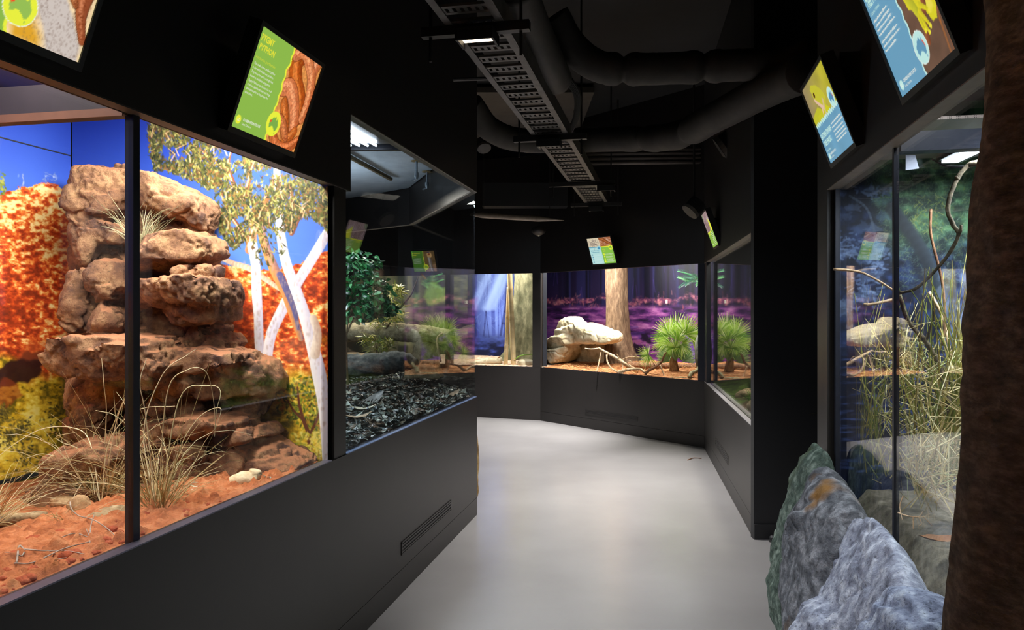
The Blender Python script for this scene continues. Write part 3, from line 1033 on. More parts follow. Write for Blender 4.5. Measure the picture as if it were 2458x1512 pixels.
def rockmat(name, c1, c2, c3, dust=None, scale=6, rough=0.85, bump=0.5, bscale=90, pits=0.35, warm=None):
    m, nt, b, out = newmat(name)
    tc = nt.nodes.new('ShaderNodeTexCoord')
    n = nt.nodes.new('ShaderNodeTexNoise'); n.inputs['Scale'].default_value = scale; n.inputs['Detail'].default_value = 8; n.inputs['Roughness'].default_value = 0.62
    r = nt.nodes.new('ShaderNodeValToRGB')
    r.color_ramp.elements[0].position, r.color_ramp.elements[0].color = 0.34, L4(c1)
    r.color_ramp.elements[1].position, r.color_ramp.elements[1].color = 0.66, L4(c3)
    el = r.color_ramp.elements.new(0.5); el.color = L4(c2)
    nt.links.new(tc.outputs['Object'], n.inputs['Vector']); nt.links.new(n.outputs['Fac'], r.inputs['Fac'])
    src = r.outputs[0]
    # dark specks
    n2 = nt.nodes.new('ShaderNodeTexNoise'); n2.inputs['Scale'].default_value = bscale * 1.2; n2.inputs['Detail'].default_value = 4
    nt.links.new(tc.outputs['Object'], n2.inputs['Vector'])
    r2 = nt.nodes.new('ShaderNodeValToRGB'); r2.color_ramp.elements[0].position, r2.color_ramp.elements[1].position = 0.30, 0.42
    r2.color_ramp.elements[0].color = (1 - pits, 1 - pits, 1 - pits, 1); r2.color_ramp.elements[1].color = (1, 1, 1, 1)
    nt.links.new(n2.outputs['Fac'], r2.inputs['Fac'])
    mx = nt.nodes.new('ShaderNodeMix'); mx.data_type = 'RGBA'; mx.blend_type = 'MULTIPLY'; mx.inputs[0].default_value = 1
    nt.links.new(src, mx.inputs[6]); nt.links.new(r2.outputs[0], mx.inputs[7])
    src = mx.outputs[2]
    if warm is not None:                 # stains of another mineral, by place
        n4 = nt.nodes.new('ShaderNodeTexNoise'); n4.inputs['Scale'].default_value = warm[1]; n4.inputs['Detail'].default_value = 3
        nt.links.new(tc.outputs['Object'], n4.inputs['Vector'])
        r4 = nt.nodes.new('ShaderNodeValToRGB'); r4.color_ramp.elements[0].position, r4.color_ramp.elements[1].position = warm[2], warm[2] + 0.08
        nt.links.new(n4.outputs['Fac'], r4.inputs['Fac'])
        m4 = nt.nodes.new('ShaderNodeMix'); m4.data_type = 'RGBA'
        nt.links.new(r4.outputs[0], m4.inputs[0]); nt.links.new(src, m4.inputs[6]); m4.inputs[7].default_value = L4(warm[0])
        src = m4.outputs[2]
    if dust is not None:                 # sand lying on upward faces
        g_ = nt.nodes.new('ShaderNodeNewGeometry')
        sp = nt.nodes.new('ShaderNodeSeparateXYZ'); nt.links.new(g_.outputs['Normal'], sp.inputs[0])
        ad = nt.nodes.new('ShaderNodeMath'); ad.operation = 'MULTIPLY_ADD'; ad.inputs[1].default_value = 0.5; ad.inputs[2].default_value = -0.25
        nt.links.new(n.outputs['Fac'], ad.inputs[0])
        a2 = nt.nodes.new('ShaderNodeMath'); a2.operation = 'ADD'; nt.links.new(sp.outputs[2], a2.inputs[0]); nt.links.new(ad.outputs[0], a2.inputs[1])
        mr_ = nt.nodes.new('ShaderNodeMapRange'); mr_.inputs[1].default_value, mr_.inputs[2].default_value = 0.55, 0.9
        nt.links.new(a2.outputs[0], mr_.inputs[0])
        m3 = nt.nodes.new('ShaderNodeMix'); m3.data_type = 'RGBA'
        nt.links.new(mr_.outputs[0], m3.inputs[0]); nt.links.new(src, m3.inputs[6]); m3.inputs[7].default_value = L4(dust)
        src = m3.outputs[2]
    nt.links.new(src, b.inputs['Base Color'])
    b.inputs['Roughness'].default_value = rough
    b.inputs['Specular IOR Level'].default_value = 0.35
    nb = nt.nodes.new('ShaderNodeTexNoise'); nb.inputs['Scale'].default_value = bscale; nb.inputs['Detail'].default_value = 7; nb.inputs['Roughness'].default_value = 0.7
    nt.links.new(tc.outputs['Object'], nb.inputs['Vector'])
    bp = nt.nodes.new('ShaderNodeBump'); bp.inputs['Strength'].default_value = bump; bp.inputs['Distance'].default_value = 0.012
    nt.links.new(nb.outputs['Fac'], bp.inputs['Height']); nt.links.new(bp.outputs['Normal'], b.inputs['Normal'])
    return m


M_rock = rockmat('red_rock', (88, 60, 52), (142, 102, 74), (190, 148, 108), dust=(184, 124, 88), scale=11, bump=1.0, bscale=95, pits=0.5)

CH = [  # outline, plane, depth, power, tilt
    ([(198, 420), (215, 408), (330, 420), (445, 465), (490, 515), (500, 560), (508, 600), (515, 650), (540, 685), (542, 760), (520, 812), (495, 840), (610, 880), (628, 910), (610, 970), (580, 1000), (600, 1040), (590, 1130), (185, 1150), (185, 960), (190, 900), (195, 800), (190, 760), (194, 640), (192, 550), (197, 480)], 0.03, 0.16, 6, 0, 0),
    ([(186, 412), (205, 397), (250, 401), (300, 406), (318, 450), (292, 500), (270, 522), (215, 522), (183, 515), (179, 465)], 0.12, 0.22, 3.2, 0.1, -0.15),
    ([(284, 402), (330, 409), (390, 424), (450, 453), (490, 478), (504, 520), (500, 556), (470, 548), (430, 528), (392, 516), (350, 505), (310, 480), (292, 440)], 0.12, 0.2, 3.0, -0.1, -0.25),
    ([(405, 520), (470, 545), (500, 558), (506, 588), (470, 585), (430, 572), (404, 552)], 0.1, 0.13, 2.6, 0, 0),
    ([(182, 520), (236, 515), (252, 556), (234, 612), (226, 640), (196, 638), (185, 600), (175, 545)], 0.12, 0.25, 3.0, 0.15, 0),
    ([(248, 530), (280, 535), (304, 562), (292, 588), (250, 584)], 0.14, 0.20, 2.4, 0, 0.2),
    ([(238, 594), (262, 598), (260, 632), (234, 634)], 0.12, 0.14, 2.4, 0, 0),
    ([(268, 590), (306, 598), (312, 628), (272, 628)], 0.1, 0.14, 2.4, 0, 0),
    ([(300, 560), (345, 545), (380, 560), (350, 590), (318, 612), (300, 590)], 0.06, 0.12, 2.4, 0, 0),
    ([(336, 640), (350, 592), (400, 570), (480, 556), (506, 572), (526, 602), (518, 622), (480, 634), (430, 640), (380, 652), (338, 654)], 0.2, 0.24, 3.2, 0.0, 0.25),
    ([(330, 656), (420, 646), (520, 626), (524, 690), (440, 690), (335, 690)], 0.1, 0.10, 3, 0, 0),
    ([(428, 678), (438, 652), (460, 637), (474, 658), (468, 682)], 0.28, 0.13, 2.4, 0, 0.1),
    ([(474, 664), (490, 640), (516, 638), (518, 668), (496, 674)], 0.26, 0.1, 2.4, 0, 0),
    ([(228, 654), (256, 622), (304, 630), (310, 680), (286, 722), (250, 732), (230, 694)], 0.16, 0.25, 2.8, 0.1, 0.1),
    ([(182, 662), (214, 641), (230, 690), (234, 732), (222, 792), (190, 802), (170, 782), (174, 720)], 0.15, 0.25, 2.8, 0.1, 0),
    ([(228, 764), (260, 726), (290, 742), (302, 780), (272, 806), (224, 802)], 0.18, 0.23, 2.4, 0, 0),
    ([(284, 772), (310, 756), (345, 790), (342, 818), (290, 810)], 0.16, 0.15, 2.4, 0, 0),
    ([(322, 694), (370, 680), (440, 676), (500, 672), (545, 665), (557, 690), (554, 738), (520, 746), (480, 738), (440, 744), (380, 738), (328, 744)], 0.24, 0.26, 3.6, 0.0, 0.12),
    ([(404, 744), (448, 700), (556, 690), (552, 770), (470, 780), (410, 770)], 0.2, 0.22, 2.8, 0, 0.35),
    ([(330, 745), (440, 742), (550, 745), (550, 782), (536, 816), (480, 832), (430, 826), (380, 802), (335, 790)], 0.05, 0.12, 3, 0, 0),
    ([(458, 800), (484, 776), (512, 790), (510, 832), (470, 828)], 0.16, 0.13, 2.4, 0, 0),
    ([(512, 806), (545, 795), (570, 824), (556, 844), (518, 838)], 0.14, 0.15, 2.4, 0, 0),
    ([(142, 852), (168, 806), (240, 802), (300, 808), (342, 806), (372, 824), (368, 850), (334, 880), (312, 902), (260, 912), (190, 905), (150, 888)], 0.3, 0.34, 3.2, 0.05, 0.2),
    ([(262, 842), (320, 812), (372, 824), (366, 852), (330, 884), (290, 880)], 0.34, 0.36, 2.6, 0, 0.1),
    ([(150, 890), (260, 908), (335, 890), (335, 985), (260, 990), (172, 985), (160, 940)], 0.2, 0.2, 3, 0, -0.1),
    ([(158, 990), (200, 965), (262, 968), (262, 1012), (250, 1056), (190, 1056), (156, 1030)], 0.22, 0.22, 2.6, 0, 0),
    ([(334, 905), (346, 872), (400, 838), (450, 832), (470, 870), (440, 905), (420, 925), (380, 930)], 0.3, 0.33, 2.8, 0, 0.2),
    ([(430, 850), (480, 830), (540, 833), (590, 842), (600, 868), (540, 890), (470, 900), (432, 884)], 0.2, 0.3, 3.0, 0, 0.3),
    ([(508, 905), (560, 860), (610, 848), (645, 868), (666, 912), (660, 945), (610, 950), (540, 958), (510, 940)], 0.09, 0.3, 3.0, 0, 0.1),
    ([(500, 945), (560, 935), (660, 940), (630, 1000), (560, 1005), (500, 985)], 0.04, 0.16, 3, 0, 0),
    ([(430, 900), (482, 892), (512, 910), (500, 950), (452, 945)], 0.24, 0.18, 2.4, 0, 0),
    ([(378, 935), (420, 915), (434, 960), (420, 1000), (386, 992)], 0.3, 0.17, 2.4, 0, 0),
    ([(430, 960), (470, 950), (500, 975), (470, 1000), (436, 992)], 0.22, 0.16, 2.4, 0, 0),
    ([(330, 940), (372, 930), (384, 985), (370, 1030), (332, 1030)], 0.24, 0.17, 2.6, 0, 0),
    ([(386, 1000), (430, 1000), (452, 1030), (448, 1068), (392, 1060)], 0.3, 0.18, 2.4, 0, 0),
    ([(430, 1006), (480, 990), (550, 995), (590, 1010), (580, 1030), (520, 1042), (450, 1034)], 0.22, 0.34, 3.0, 0, 0.2),
    ([(552, 1032), (600, 1018), (632, 1018), (650, 1046), (600, 1060), (556, 1052)], 0.14, 0.26, 2.6, 0, 0.2),
    ([(508, 1062), (560, 1046), (640, 1046), (700, 1078), (745, 1106), (736, 1136), (640, 1150), (560, 1146), (516, 1112)], 0.07, 0.34, 3.0, 0.25, 0.35),
    ([(98, 1156), (110, 1112), (150, 1076), (200, 1056), (262, 1050), (292, 1082), (292, 1140), (230, 1180), (140, 1180)], 0.42, 0.34, 2.8, 0.05, 0.25),
    ([(20, 1215), (60, 1176), (120, 1156), (250, 1166), (300, 1190), (290, 1230), (100, 1240)], 0.46, 0.30, 2.4, 0, 0.3),
    ([(270, 1050), (380, 1020), (460, 1040), (520, 1080), (505, 1150), (400, 1175), (290, 1160)], 0.22, 0.3, 2.6, 0, 0.1),
    ([(440, 1060), (500, 1050), (520, 1090), (510, 1150), (450, 1150)], 0.3, 0.25, 2.4, 0, 0.1),
]
mb = MB()
for k, (poly, off, T, pw, tx, tz) in enumerate(CH):
    xm = sum(q[0] for q in poly) / len(poly)
    fq = 0.6 - 0.5 * min(1, max(0, (xm - 270) / 140)) if k else 0.25
    chunk(mb, ENDL, poly, off + T * fq, T * (1 - fq), T * (0.3 + fq) + (0.06 if k else 0.0), 44, pw + (1.6 if k else 0), k + 3, tx, tz, 0.1, 5 if k else 0)
V, Fs = remeshed(mb, 0.0065, 0.02, 15, 1, 11, ridge=0.016, rscale=10)
# keep it inside the tank: in front of the boards, behind the glass
n3 = np.array([ENDL.n[0], ENDL.n[1], 0]); o3 = np.array([ENDL.o[0], ENDL.o[1], 0])
d_ = (V - o3) @ n3
V = V + n3 * np.clip(0.004 - d_, 0, None)[:, None]
n3 = np.array([WL.n[0], WL.n[1], 0]); o3 = np.array([WL.o[0], WL.o[1], 0])
d_ = (V - o3) @ n3
V = V - n3 * np.clip(d_ + 0.06, 0, None)[:, None]
o = meshobj('rock_formation', V, Fs, M_rock, None, True)
tag(o, 'tall stepped formation of red brown rock behind the left glass', 'rock')

# ---- red sand
def floor_stuff(name, mat, poly2d, zf, nx, ny, thick=0.1):
    """height field over a quad of plan points (a,b,c,d), zf(u,v,x,y) -> z"""
    a, b_, c, d = [np.array(p, float) for p in poly2d]
    U, Vv = np.meshgrid(np.linspace(0, 1, nx), np.linspace(0, 1, ny))
    U, Vv = U.ravel(), Vv.ravel()
    P = (a * (1 - U)[:, None] + b_ * U[:, None]) * (1 - Vv)[:, None] + (d * (1 - U)[:, None] + c * U[:, None]) * Vv[:, None]
    Z = zf(U, Vv, P[:, 0], P[:, 1])
    V = np.c_[P, Z]
    Fs = []
    for j in range(ny - 1):
        i = np.arange(nx - 1) + j * nx
        Fs.append(np.stack([i, i + 1, i + nx + 1, i + nx], 1))
    return meshobj(name, V, np.concatenate(Fs).tolist(), mat, None, True)


M_sand = rockmat('red_sand', (160, 88, 50), (200, 118, 70), (224, 152, 104), scale=14, bump=0.8, bscale=160, pits=0.3)
qa, qb = WL.p(-5.4, 0, -0.055), WL.p(s797 - 0.01, 0, -0.055)
qc, qd = ENDL.p(SEAM - 0.02, 0, 0.01), BACKL.p(3.1, 0, 0.012)


def sandz(U, Vv, X, Y):
    P = np.stack([X, Y, np.zeros_like(X)], 1)
    big = fbm(P * 3.2, 3, 5) - 0.5
    fine = fbm(P * 26, 3, 8)
    clod = (np.clip(vnoise(P * 34, 3) - 0.55, 0, 1) * 0.05 + np.clip(vnoise(P * 75, 4) - 0.55, 0, 1) * 0.03) * np.clip(1.2 - Vv * 1.6, 0.15, 1)
    z = 0.868 - 0.078 * np.clip((Vv - 0.25) / 0.6, 0, 1) + big * 0.045 * np.clip(Vv * 6, 0.15, 1) + (fine - 0.5) * 0.012 + clod
    return np.where(Vv < 0.01, np.minimum(z, 0.868), z)


o = floor_stuff('red_sand', M_sand, [qa.xy, qb.xy, qc.xy, qd.xy], sandz, 560, 260)
tag(o, 'rust red sand and crumbs covering the desert tank floor', 'sand', kind='stuff')


def sand_at(x, y, z=0.845):
    return onz(x, y, z)


# ---- dry grass
def grass_mesh(base, n, h, spread, seed, rbase=0.02, wid=0.0016, droop=0.6, cols=((196, 176, 128), (168, 150, 100), (214, 200, 160), (150, 140, 96)), dense=0.5, bias=(0, 0), seg=8):
    rng = np.random.RandomState(seed)
    mb = MB()
    base = np.array(base)
    for k in range(n):
        a = rng.rand() * 2 * PI
        r = rbase * math.sqrt(rng.rand())
        p0 = base + np.array([math.cos(a) * r, math.sin(a) * r, -0.01])
        a2 = a + rng.randn() * 0.7
        L = h * (0.35 + 0.75 * rng.rand()) if rng.rand() > dense else h * (0.2 + 0.35 * rng.rand())
        lean = spread * (0.15 + 0.9 * rng.rand() ** 1.3)
        dr = droop * rng.rand()
        t = np.linspace(0, 1, seg)
        out = L * (lean * t + dr * 0.7 * t ** 2.5)
        up = L * (t * math.sqrt(max(0.15, 1 - lean * lean * 0.6)) - dr * 0.75 * t ** 3)
        kx, ky = rng.randn(2) * 0.06 * L
        pts = np.stack([p0[0] + math.cos(a2) * out + bias[0] * L * t * t + kx * np.sin(t * 4), p0[1] + math.sin(a2) * out + bias[1] * L * t * t + ky * np.sin(t * 4), p0[2] + up], 1)
        c = lin(cols[rng.randint(len(cols))]) * (0.85 + 0.3 * rng.rand())
        w = wid * (0.7 + 0.6 * rng.rand())
        mb.tube(pts, w * (1 - 0.8 * t), 3, False, np.clip(c, 0, 1))
    return mb


M_grass = vcol('dry_grass', 0.7, spec=0.2)
GREEN_DRY = ((150, 148, 116), (176, 168, 130), (120, 118, 88), (200, 190, 152))
bt = ENDL.hit(338, 590, 0.34)
o = grass_mesh(bt, 130, 0.24, 0.75, 1, 0.02, 0.0015, 0.5, GREEN_DRY, 0.35).build('grass_tussock', M_grass)
tag(o, 'pale grass tuft growing from a crevice high on the rock formation', 'grass')


def clampt(p, m=0.12):
    """keep a plan point inside the desert tank, m behind the glass"""
    d = (p.x - WL.o[0]) * WL.n[0] + (p.y - WL.o[1]) * WL.n[1]
    if d > -m:
        p = p - Vector((WL.n[0], WL.n[1], 0)) * (d + m)
    return p


def clip_glass(o, W, m=0.06):
    """press blades that lean through the glass back inside"""
    me = o.data
    n = len(me.vertices)
    V = np.empty(n * 3); me.vertices.foreach_get('co', V); V = V.reshape(-1, 3)
    d = (V[:, 0] - W.o[0]) * W.n[0] + (V[:, 1] - W.o[1]) * W.n[1]
    k = np.clip(d + m, 0, None) * (d > -2)
    V[:, 0] -= W.n[0] * k; V[:, 1] -= W.n[1] * k
    me.vertices.foreach_set('co', V.ravel()); me.update()


for (x, y, z, n, h, sp, dn, lab, wd) in (
        (243, 1206, 0.83, 210, 0.50, 0.62, 0.6, 'tall dry straw tussock left of the dark window mullion', 0.0016),
        (380, 1240, 0.835, 170, 0.50, 0.72, 0.5, 'tall dry straw tussock right of the mullion with long arching blades', 0.0016),
        (490, 1136, 0.86, 130, 0.26, 0.7, 0.3, 'smaller dry tussock against the flat rock at the right', 0.0014),
        (160, 1262, 0.835, 60, 0.10, 0.5, 0.4, 'low brown grass stub between sticks, left of the bark', 0.0013),
        (-40, 1275, 0.83, 110, 0.32, 0.8, 0.3, 'wispy straw tussock cut by the left picture edge', 0.0014)):
    p = clampt(sand_at(x, y, z))
    o = grass_mesh(p, n, h, sp, int(x) + 400, 0.028 if n > 200 else 0.018, wd, 0.85, dense=dn).build('grass_tussock', M_grass)
    clip_glass(o, WL)
    tag(o, lab, 'grass')

# long arching stalks of the two tall tussocks
ARCS = [([(378, 1236), (345, 1040), (390, 900), (450, 852), (508, 838)], 2.42), ([(380, 1236), (400, 950), (450, 888), (495, 892), (520, 955), (528, 1030)], 2.46), ([(382, 1238), (430, 960), (500, 926), (570, 940), (612, 990), (634, 1052)], 2.5),
        ([(376, 1238), (350, 1000), (336, 920), (352, 860)], 2.4), ([(384, 1238), (430, 1080), (480, 1000), (540, 980), (560, 1030)], 2.5), ([(380, 1238), (330, 1060), (280, 1000), (230, 985)], 2.4),
        ([(240, 1204), (215, 1060), (170, 1026), (100, 1030), (40, 1062), (-10, 1100)], 2.62), ([(242, 1204), (255, 1000), (250, 930), (244, 860)], 2.66), ([(240, 1204), (200, 1090), (150, 1062), (135, 1048), (180, 1038)], 2.62),
        ([(244, 1204), (280, 1010), (312, 930), (300, 900)], 2.6), ([(244, 1204), (262, 1060), (330, 985), (420, 975)], 2.55), ([(238, 1204), (180, 1120), (110, 1090), (60, 1100)], 2.6)]
mb = MB()
for k, (pp_, Y_) in enumerate(ARCS):
    P = smooth_path([tuple(clampt(at(x, y, Y_ + 0.04 * math.sin(k * 3 + i)), 0.07)) for i, (x, y) in enumerate(pp_)], 7)
    mb.tube(P, np.linspace(0.0021, 0.0009, len(P)), 4, False, lin([(222, 210, 174), (206, 190, 150), (190, 180, 140)][k % 3]))
o = mb.build('arching_stalks', M_grass)
tag(o, 'long pale seed stalks arching over the rock from the tall tussocks', 'grass stalks')

# ---- wood and stones on the sand
M_wood = rockmat('weathered_wood', (120, 96, 70), (168, 142, 106), (206, 184, 146), scale=18, bump=0.5, bscale=60, pits=0.4)
M_twig = plain('grey_twig', (120, 104, 92), 0.75, rgb2=(176, 160, 146), nscale=30, bump=0.3)
M_hole = plain('hollow_shade', (26, 14, 10), 0.9)


def log_obj(name, pts, rad, mat, seg=14, rough=0.18, seed=0, n=6, parent=None):
    P = smooth_path([(*p, r) for p, r in zip([tuple(q) for q in pts], rad)], n)
    mb = MB(); mb.tube(P[:, :3], P[:, 3], seg, True, None, rough, seed)
    return mb.build(name, mat, parent, True)


p0 = clampt(sand_at(552, 1160, 0.872), 0.11); p1 = clampt(sand_at(632, 1152, 0.878), 0.10)
hl = empty('hollow_log', (p0 + p1) / 2)
k1 = log_obj('trunk_piece', [p0, p0 * 0.6 + p1 * 0.4 + Vector((0, 0, 0.005)), p1], [0.022, 0.031, 0.030], plain('pale_wood', (196, 170, 130), 0.8, rgb2=(232, 214, 178), nscale=25, bump=0.4), seed=3)
k2 = log_obj('branch_stub', [p1 + Vector((-0.016, 0, -0.005)), p1 + Vector((-0.008, 0.0, 0.02)), p1 + Vector((-0.004, 0, 0.036))], [0.027, 0.026, 0.020], MATS['pale_wood'], seed=4)
hm = MB()
hc_ = p0 * 0.38 + p1 * 0.62 + Vector((0.0, -0.027, 0.008))
ang = np.linspace(0, 2 * PI, 14, endpoint=False)
hm.add([hc_ + Vector((math.cos(a) * 0.016 * (1 + 0.2 * math.sin(3 * a)), -0.0015 + 0.004 * abs(math.cos(a)), math.sin(a) * 0.011)) for a in ang] + [hc_ + Vector((0, 0.006, 0))], [(i, (i + 1) % 14, 14) for i in range(14)])
k3 = hm.build('knothole', M_hole)  # dark dished disc; the shade of the hole is its colour
adopt(hl, k1, k2, k3)
tag(hl, 'short pale hollow log with dark knothole by the sill', 'log')

pa_, pb_ = clampt(sand_at(206, 1262, 0.85)), clampt(sand_at(306, 1232, 0.86))
o = log_obj('bark_log', [pa_, pa_ * 0.5 + pb_ * 0.5 + Vector((0, 0, 0.006)), pb_], [0.022, 0.030, 0.026], M_wood, 16, 0.35, 6)
tag(o, 'split weathered log lying just left of the mullion on red sand', 'log')
pa_, pb_ = clampt(sand_at(-60, 1262, 0.85)), clampt(sand_at(112, 1236, 0.845))
o = log_obj('driftwood', [pa_, pa_ * 0.5 + pb_ * 0.5, pb_], [0.02, 0.022, 0.012], M_wood, 12, 0.4, 9)
tag(o, 'flat grey driftwood reaching in from the left picture edge', 'log')


def boulder(name, c, sx, sy, sz, mat, seed=0, sub=3, disp=0.25, scale=1.6, parent=None, sink=0.3, flat=0.0):
    bmx = bmesh.new()
    bmesh.ops.create_icosphere(bmx, subdivisions=sub, radius=1.0)
    V = np.array([tuple(v.co) for v in bmx.verts])
    Fs = [tuple(v.index for v in f.verts) for f in bmx.faces]
    bmx.free()
    d = (fbm(V * scale + seed * 3.7, 3, seed) - 0.5) * 2 * disp
    V = V * (1 + d)[:, None]
    V = np.sign(V) * np.abs(V) ** 0.85
    V = V * np.array([sx, sy, sz])
    V[:, 2] = np.maximum(V[:, 2], -sz * (1 - sink))
    mo = meshobj(name, V, Fs, mat, parent, True)
    mo.location = c
    return mo


M_stone = rockmat('beige_stone', (140, 106, 76), (184, 148, 106), (214, 184, 140), scale=24, bump=0.5, bscale=120)
o = boulder('stone', clampt(sand_at(190, 1216, 0.865)), 0.036, 0.03, 0.036, M_stone, 4, disp=0.3)
tag(o, 'beige upright stone left of the split log on the sand', 'stone')
o = boulder('stone', clampt(sand_at(150, 1205, 0.85)), 0.045, 0.03, 0.02, M_stone, 7, disp=0.3)
tag(o, 'flat beige stone lying behind the upright stone', 'stone')


def twig(name, lines, lab, cat='twig', mat=None, seed=0):
    """lines: list of (pixel path with height, r0, r1)"""
    mb = MB()
    for k, (pp, r0, r1) in enumerate(lines):
        P = smooth_path([tuple(clampt(sand_at(x, y - 0, z), 0.08)) for x, y, z in pp], 5)
        mb.tube(P, np.linspace(r0, r1, len(P)), 6, True, None, 0.25, seed + k)
    o = mb.build(name, mat or M_twig, None, True)
    return tag(o, lab, cat)


twig('twig', [([(40, 1350, 0.88), (46, 1310, 0.89), (58, 1322, 0.885), (52, 1334, 0.88), (45, 1332, 0.885)], 0.0028, 0.0016),
              ([(34, 1352, 0.88), (80, 1350, 0.88), (150, 1318, 0.885), (215, 1300, 0.89)], 0.0022, 0.0012),
              ([(54, 1318, 0.885), (110, 1322, 0.88), (160, 1322, 0.88), (205, 1330, 0.875)], 0.0022, 0.001),
              ([(5, 1326, 0.875), (60, 1325, 0.875)], 0.0018, 0.0016),
              ([(100, 1350, 0.875), (160, 1338, 0.875)], 0.0018, 0.001)], 'grey looping twig on sand at the lower left corner')
twig('twig', [([(168, 1205, 0.90), (172, 1222, 0.89), (190, 1238, 0.885), (225, 1248, 0.885), (262, 1272, 0.88), (284, 1296, 0.872)], 0.0024, 0.0012),
              ([(214, 1322, 0.868), (216, 1290, 0.885), (218, 1262, 0.90), (226, 1236, 0.92)], 0.0022, 0.0012),
              ([(216, 1290, 0.885), (206, 1268, 0.90)], 0.0015, 0.0008),
              ([(140, 1292, 0.88), (180, 1280, 0.885), (214, 1290, 0.885)], 0.0016, 0.0012)], 'brown forked twig in front of the split log')
# clods along the glass
M_clod = rockmat('clod', (150, 66, 36), (186, 88, 50), (208, 112, 70), scale=30, bump=0.8, bscale=140)
protos = []
rg = random.Random(5)
cl = 0
for k in range(96):
    x = rg.uniform(0, 560)
    yb = 1444 - 0.437 * x
    y = yb - 10 - 95 * rg.random() ** 1.6 * (1.25 - x / 800)
    z = 0.872
    s = rg.choice([0.005, 0.007, 0.009, 0.011, 0.014, 0.018]) * (1.1 - 0.0008 * x)
    p = clampt(sand_at(x, y, z), 0.06 + s)
    p.z = 0.866 + s * 0.25
    if k < 5:
        o = boulder('earth_clod', p, 0.0125, 0.011, 0.009, M_clod, k + 40, 2, 0.45, 1.8)
        o.rotation_euler = (0, 0, rg.uniform(0, 6))
        o.scale = (s / 0.0125,) * 3
        protos.append(o)
    else:
        o = protos[k % 5].copy(); COL.objects.link(o)
        o.location = p; o.rotation_euler = (0, 0, rg.uniform(0, 6)); o.scale = (s / 0.0125,) * 3
    tag(o, 'crumbly red earth clod on the sand along the left sill', 'clod', 'red earth clods along the sill')


def leaf_obj(name, L, Wd, mat, curl=0.25, seed=0, fold=0.2):
    rng = np.random.RandomState(seed)
    t = np.linspace(0, 1, 9)
    w = Wd * np.sin(PI * np.clip(t, 0.02, 0.98)) ** 0.8
    V, Fs = [], []
    for i, ti in enumerate(t):
        zc = curl * L * (ti - 0.5) ** 2
        for s in (-1, 0, 1):
            V.append((ti * L - L / 2, s * w[i] / 2, zc + abs(s) * fold * w[i] * 0.5 + 0.0015 * rng.randn() * abs(s)))
    for i in range(8):
        for k in range(2):
            a = i * 3 + k
            Fs.append((a, a + 1, a + 4, a + 3))
    o = meshobj(name, V, Fs, mat, None, True)
    return o


M_dleaf = plain('dry_leaf_pale', (176, 168, 140), 0.7, rgb2=(214, 206, 184), nscale=20)
M_gleaf = plain('leaf_greygreen', (112, 134, 122), 0.6, rgb2=(150, 168, 150), nscale=20)
for k, (x, y, rz, L) in enumerate([(432, 1186, 0.3, 0.035), (452, 1178, 1.3, 0.04), (462, 1168, 0.8, 0.038), (446, 1190, 2.2, 0.03), (470, 1160, 0.2, 0.03)]):
    o = leaf_obj('dry_leaf', L, 0.011, M_dleaf, 0.8, k)
    o.location = clampt(sand_at(x, y, 0.874)); o.rotation_euler = (0.3 * k, 0.3, rz)
    tag(o, 'pale curled dry leaf on the sand left of the hollow log', 'leaf', 'pale leaves left of the hollow log')
for k, (x, y, rz, L) in enumerate([(658, 1146, 0.4, 0.032), (668, 1138, 1.0, 0.036), (688, 1134, 2.0, 0.036), (700, 1122, 0.7, 0.03), (716, 1122, 1.6, 0.03)]):
    o = leaf_obj('gum_leaf', L, 0.012, M_gleaf, 0.5, k + 20)
    o.location = clampt(sand_at(x, y, 0.876), 0.09); o.rotation_euler = (0.4 * (k % 3), 0.3, rz)
    tag(o, 'grey green gum leaf on the sand right of the hollow log', 'leaf', 'gum leaves right of the hollow log')


# ---------------------------------------------------------------- lit species signs
_TXT = {}


def text2d(s, bold=0.0):
    """outline of a line of text, cap height 1, as 2-D verts and faces"""
    key = (s, bold)
    if key in _TXT:
        return _TXT[key]
    cu = bpy.data.curves.new('t', 'FONT')
    cu.body = s; cu.size = 1.0; cu.offset = bold; cu.resolution_u = 2
    o = bpy.data.objects.new('t', cu); COL.objects.link(o)
    dg = bpy.context.evaluated_depsgraph_get()
    me = o.evaluated_get(dg).to_mesh()
    V = np.array([tuple(v.co[:2]) for v in me.vertices]); Fs = [tuple(p.vertices) for p in me.polygons]
    o.evaluated_get(dg).to_mesh_clear()
    bpy.data.objects.remove(o); bpy.data.curves.remove(cu)
    V = V - np.array([V[:, 0].min(), 0]); V = V / 0.69
    _TXT[key] = (V, Fs)
    return V, Fs


M_screen = vcol('lit_screen', 0.3, emit=1.0)
M_bezel = plain('sign_case', (30, 30, 30), 0.4, noise=0.08, nscale=20)
M_steel = plain('bracket_grey', (58, 54, 52), 0.5)
TXM = {}


def txm(rgb):
    if rgb not in TXM:
        TXM[rgb] = glow('lit_text_%d' % len(TXM), rgb, 0.95)
    return TXM[rgb]


AUS = [(0.09, 0.58), (0.10, 0.47), (0.07, 0.40), (0.16, 0.30), (0.26, 0.26), (0.33, 0.16), (0.42, 0.12), (0.47, 0.17), (0.52, 0.08), (0.60, 0.07), (0.66, 0.12), (0.64, 0.19), (0.72, 0.25), (0.76, 0.18), (0.78, 0.05), (0.82, 0.17), (0.88, 0.29), (0.95, 0.42), (0.98, 0.54), (0.93, 0.68), (0.88, 0.80), (0.78, 0.84), (0.70, 0.82), (0.65, 0.72), (0.58, 0.70), (0.50, 0.62), (0.38, 0.64), (0.26, 0.72), (0.14, 0.74), (0.13, 0.66)]


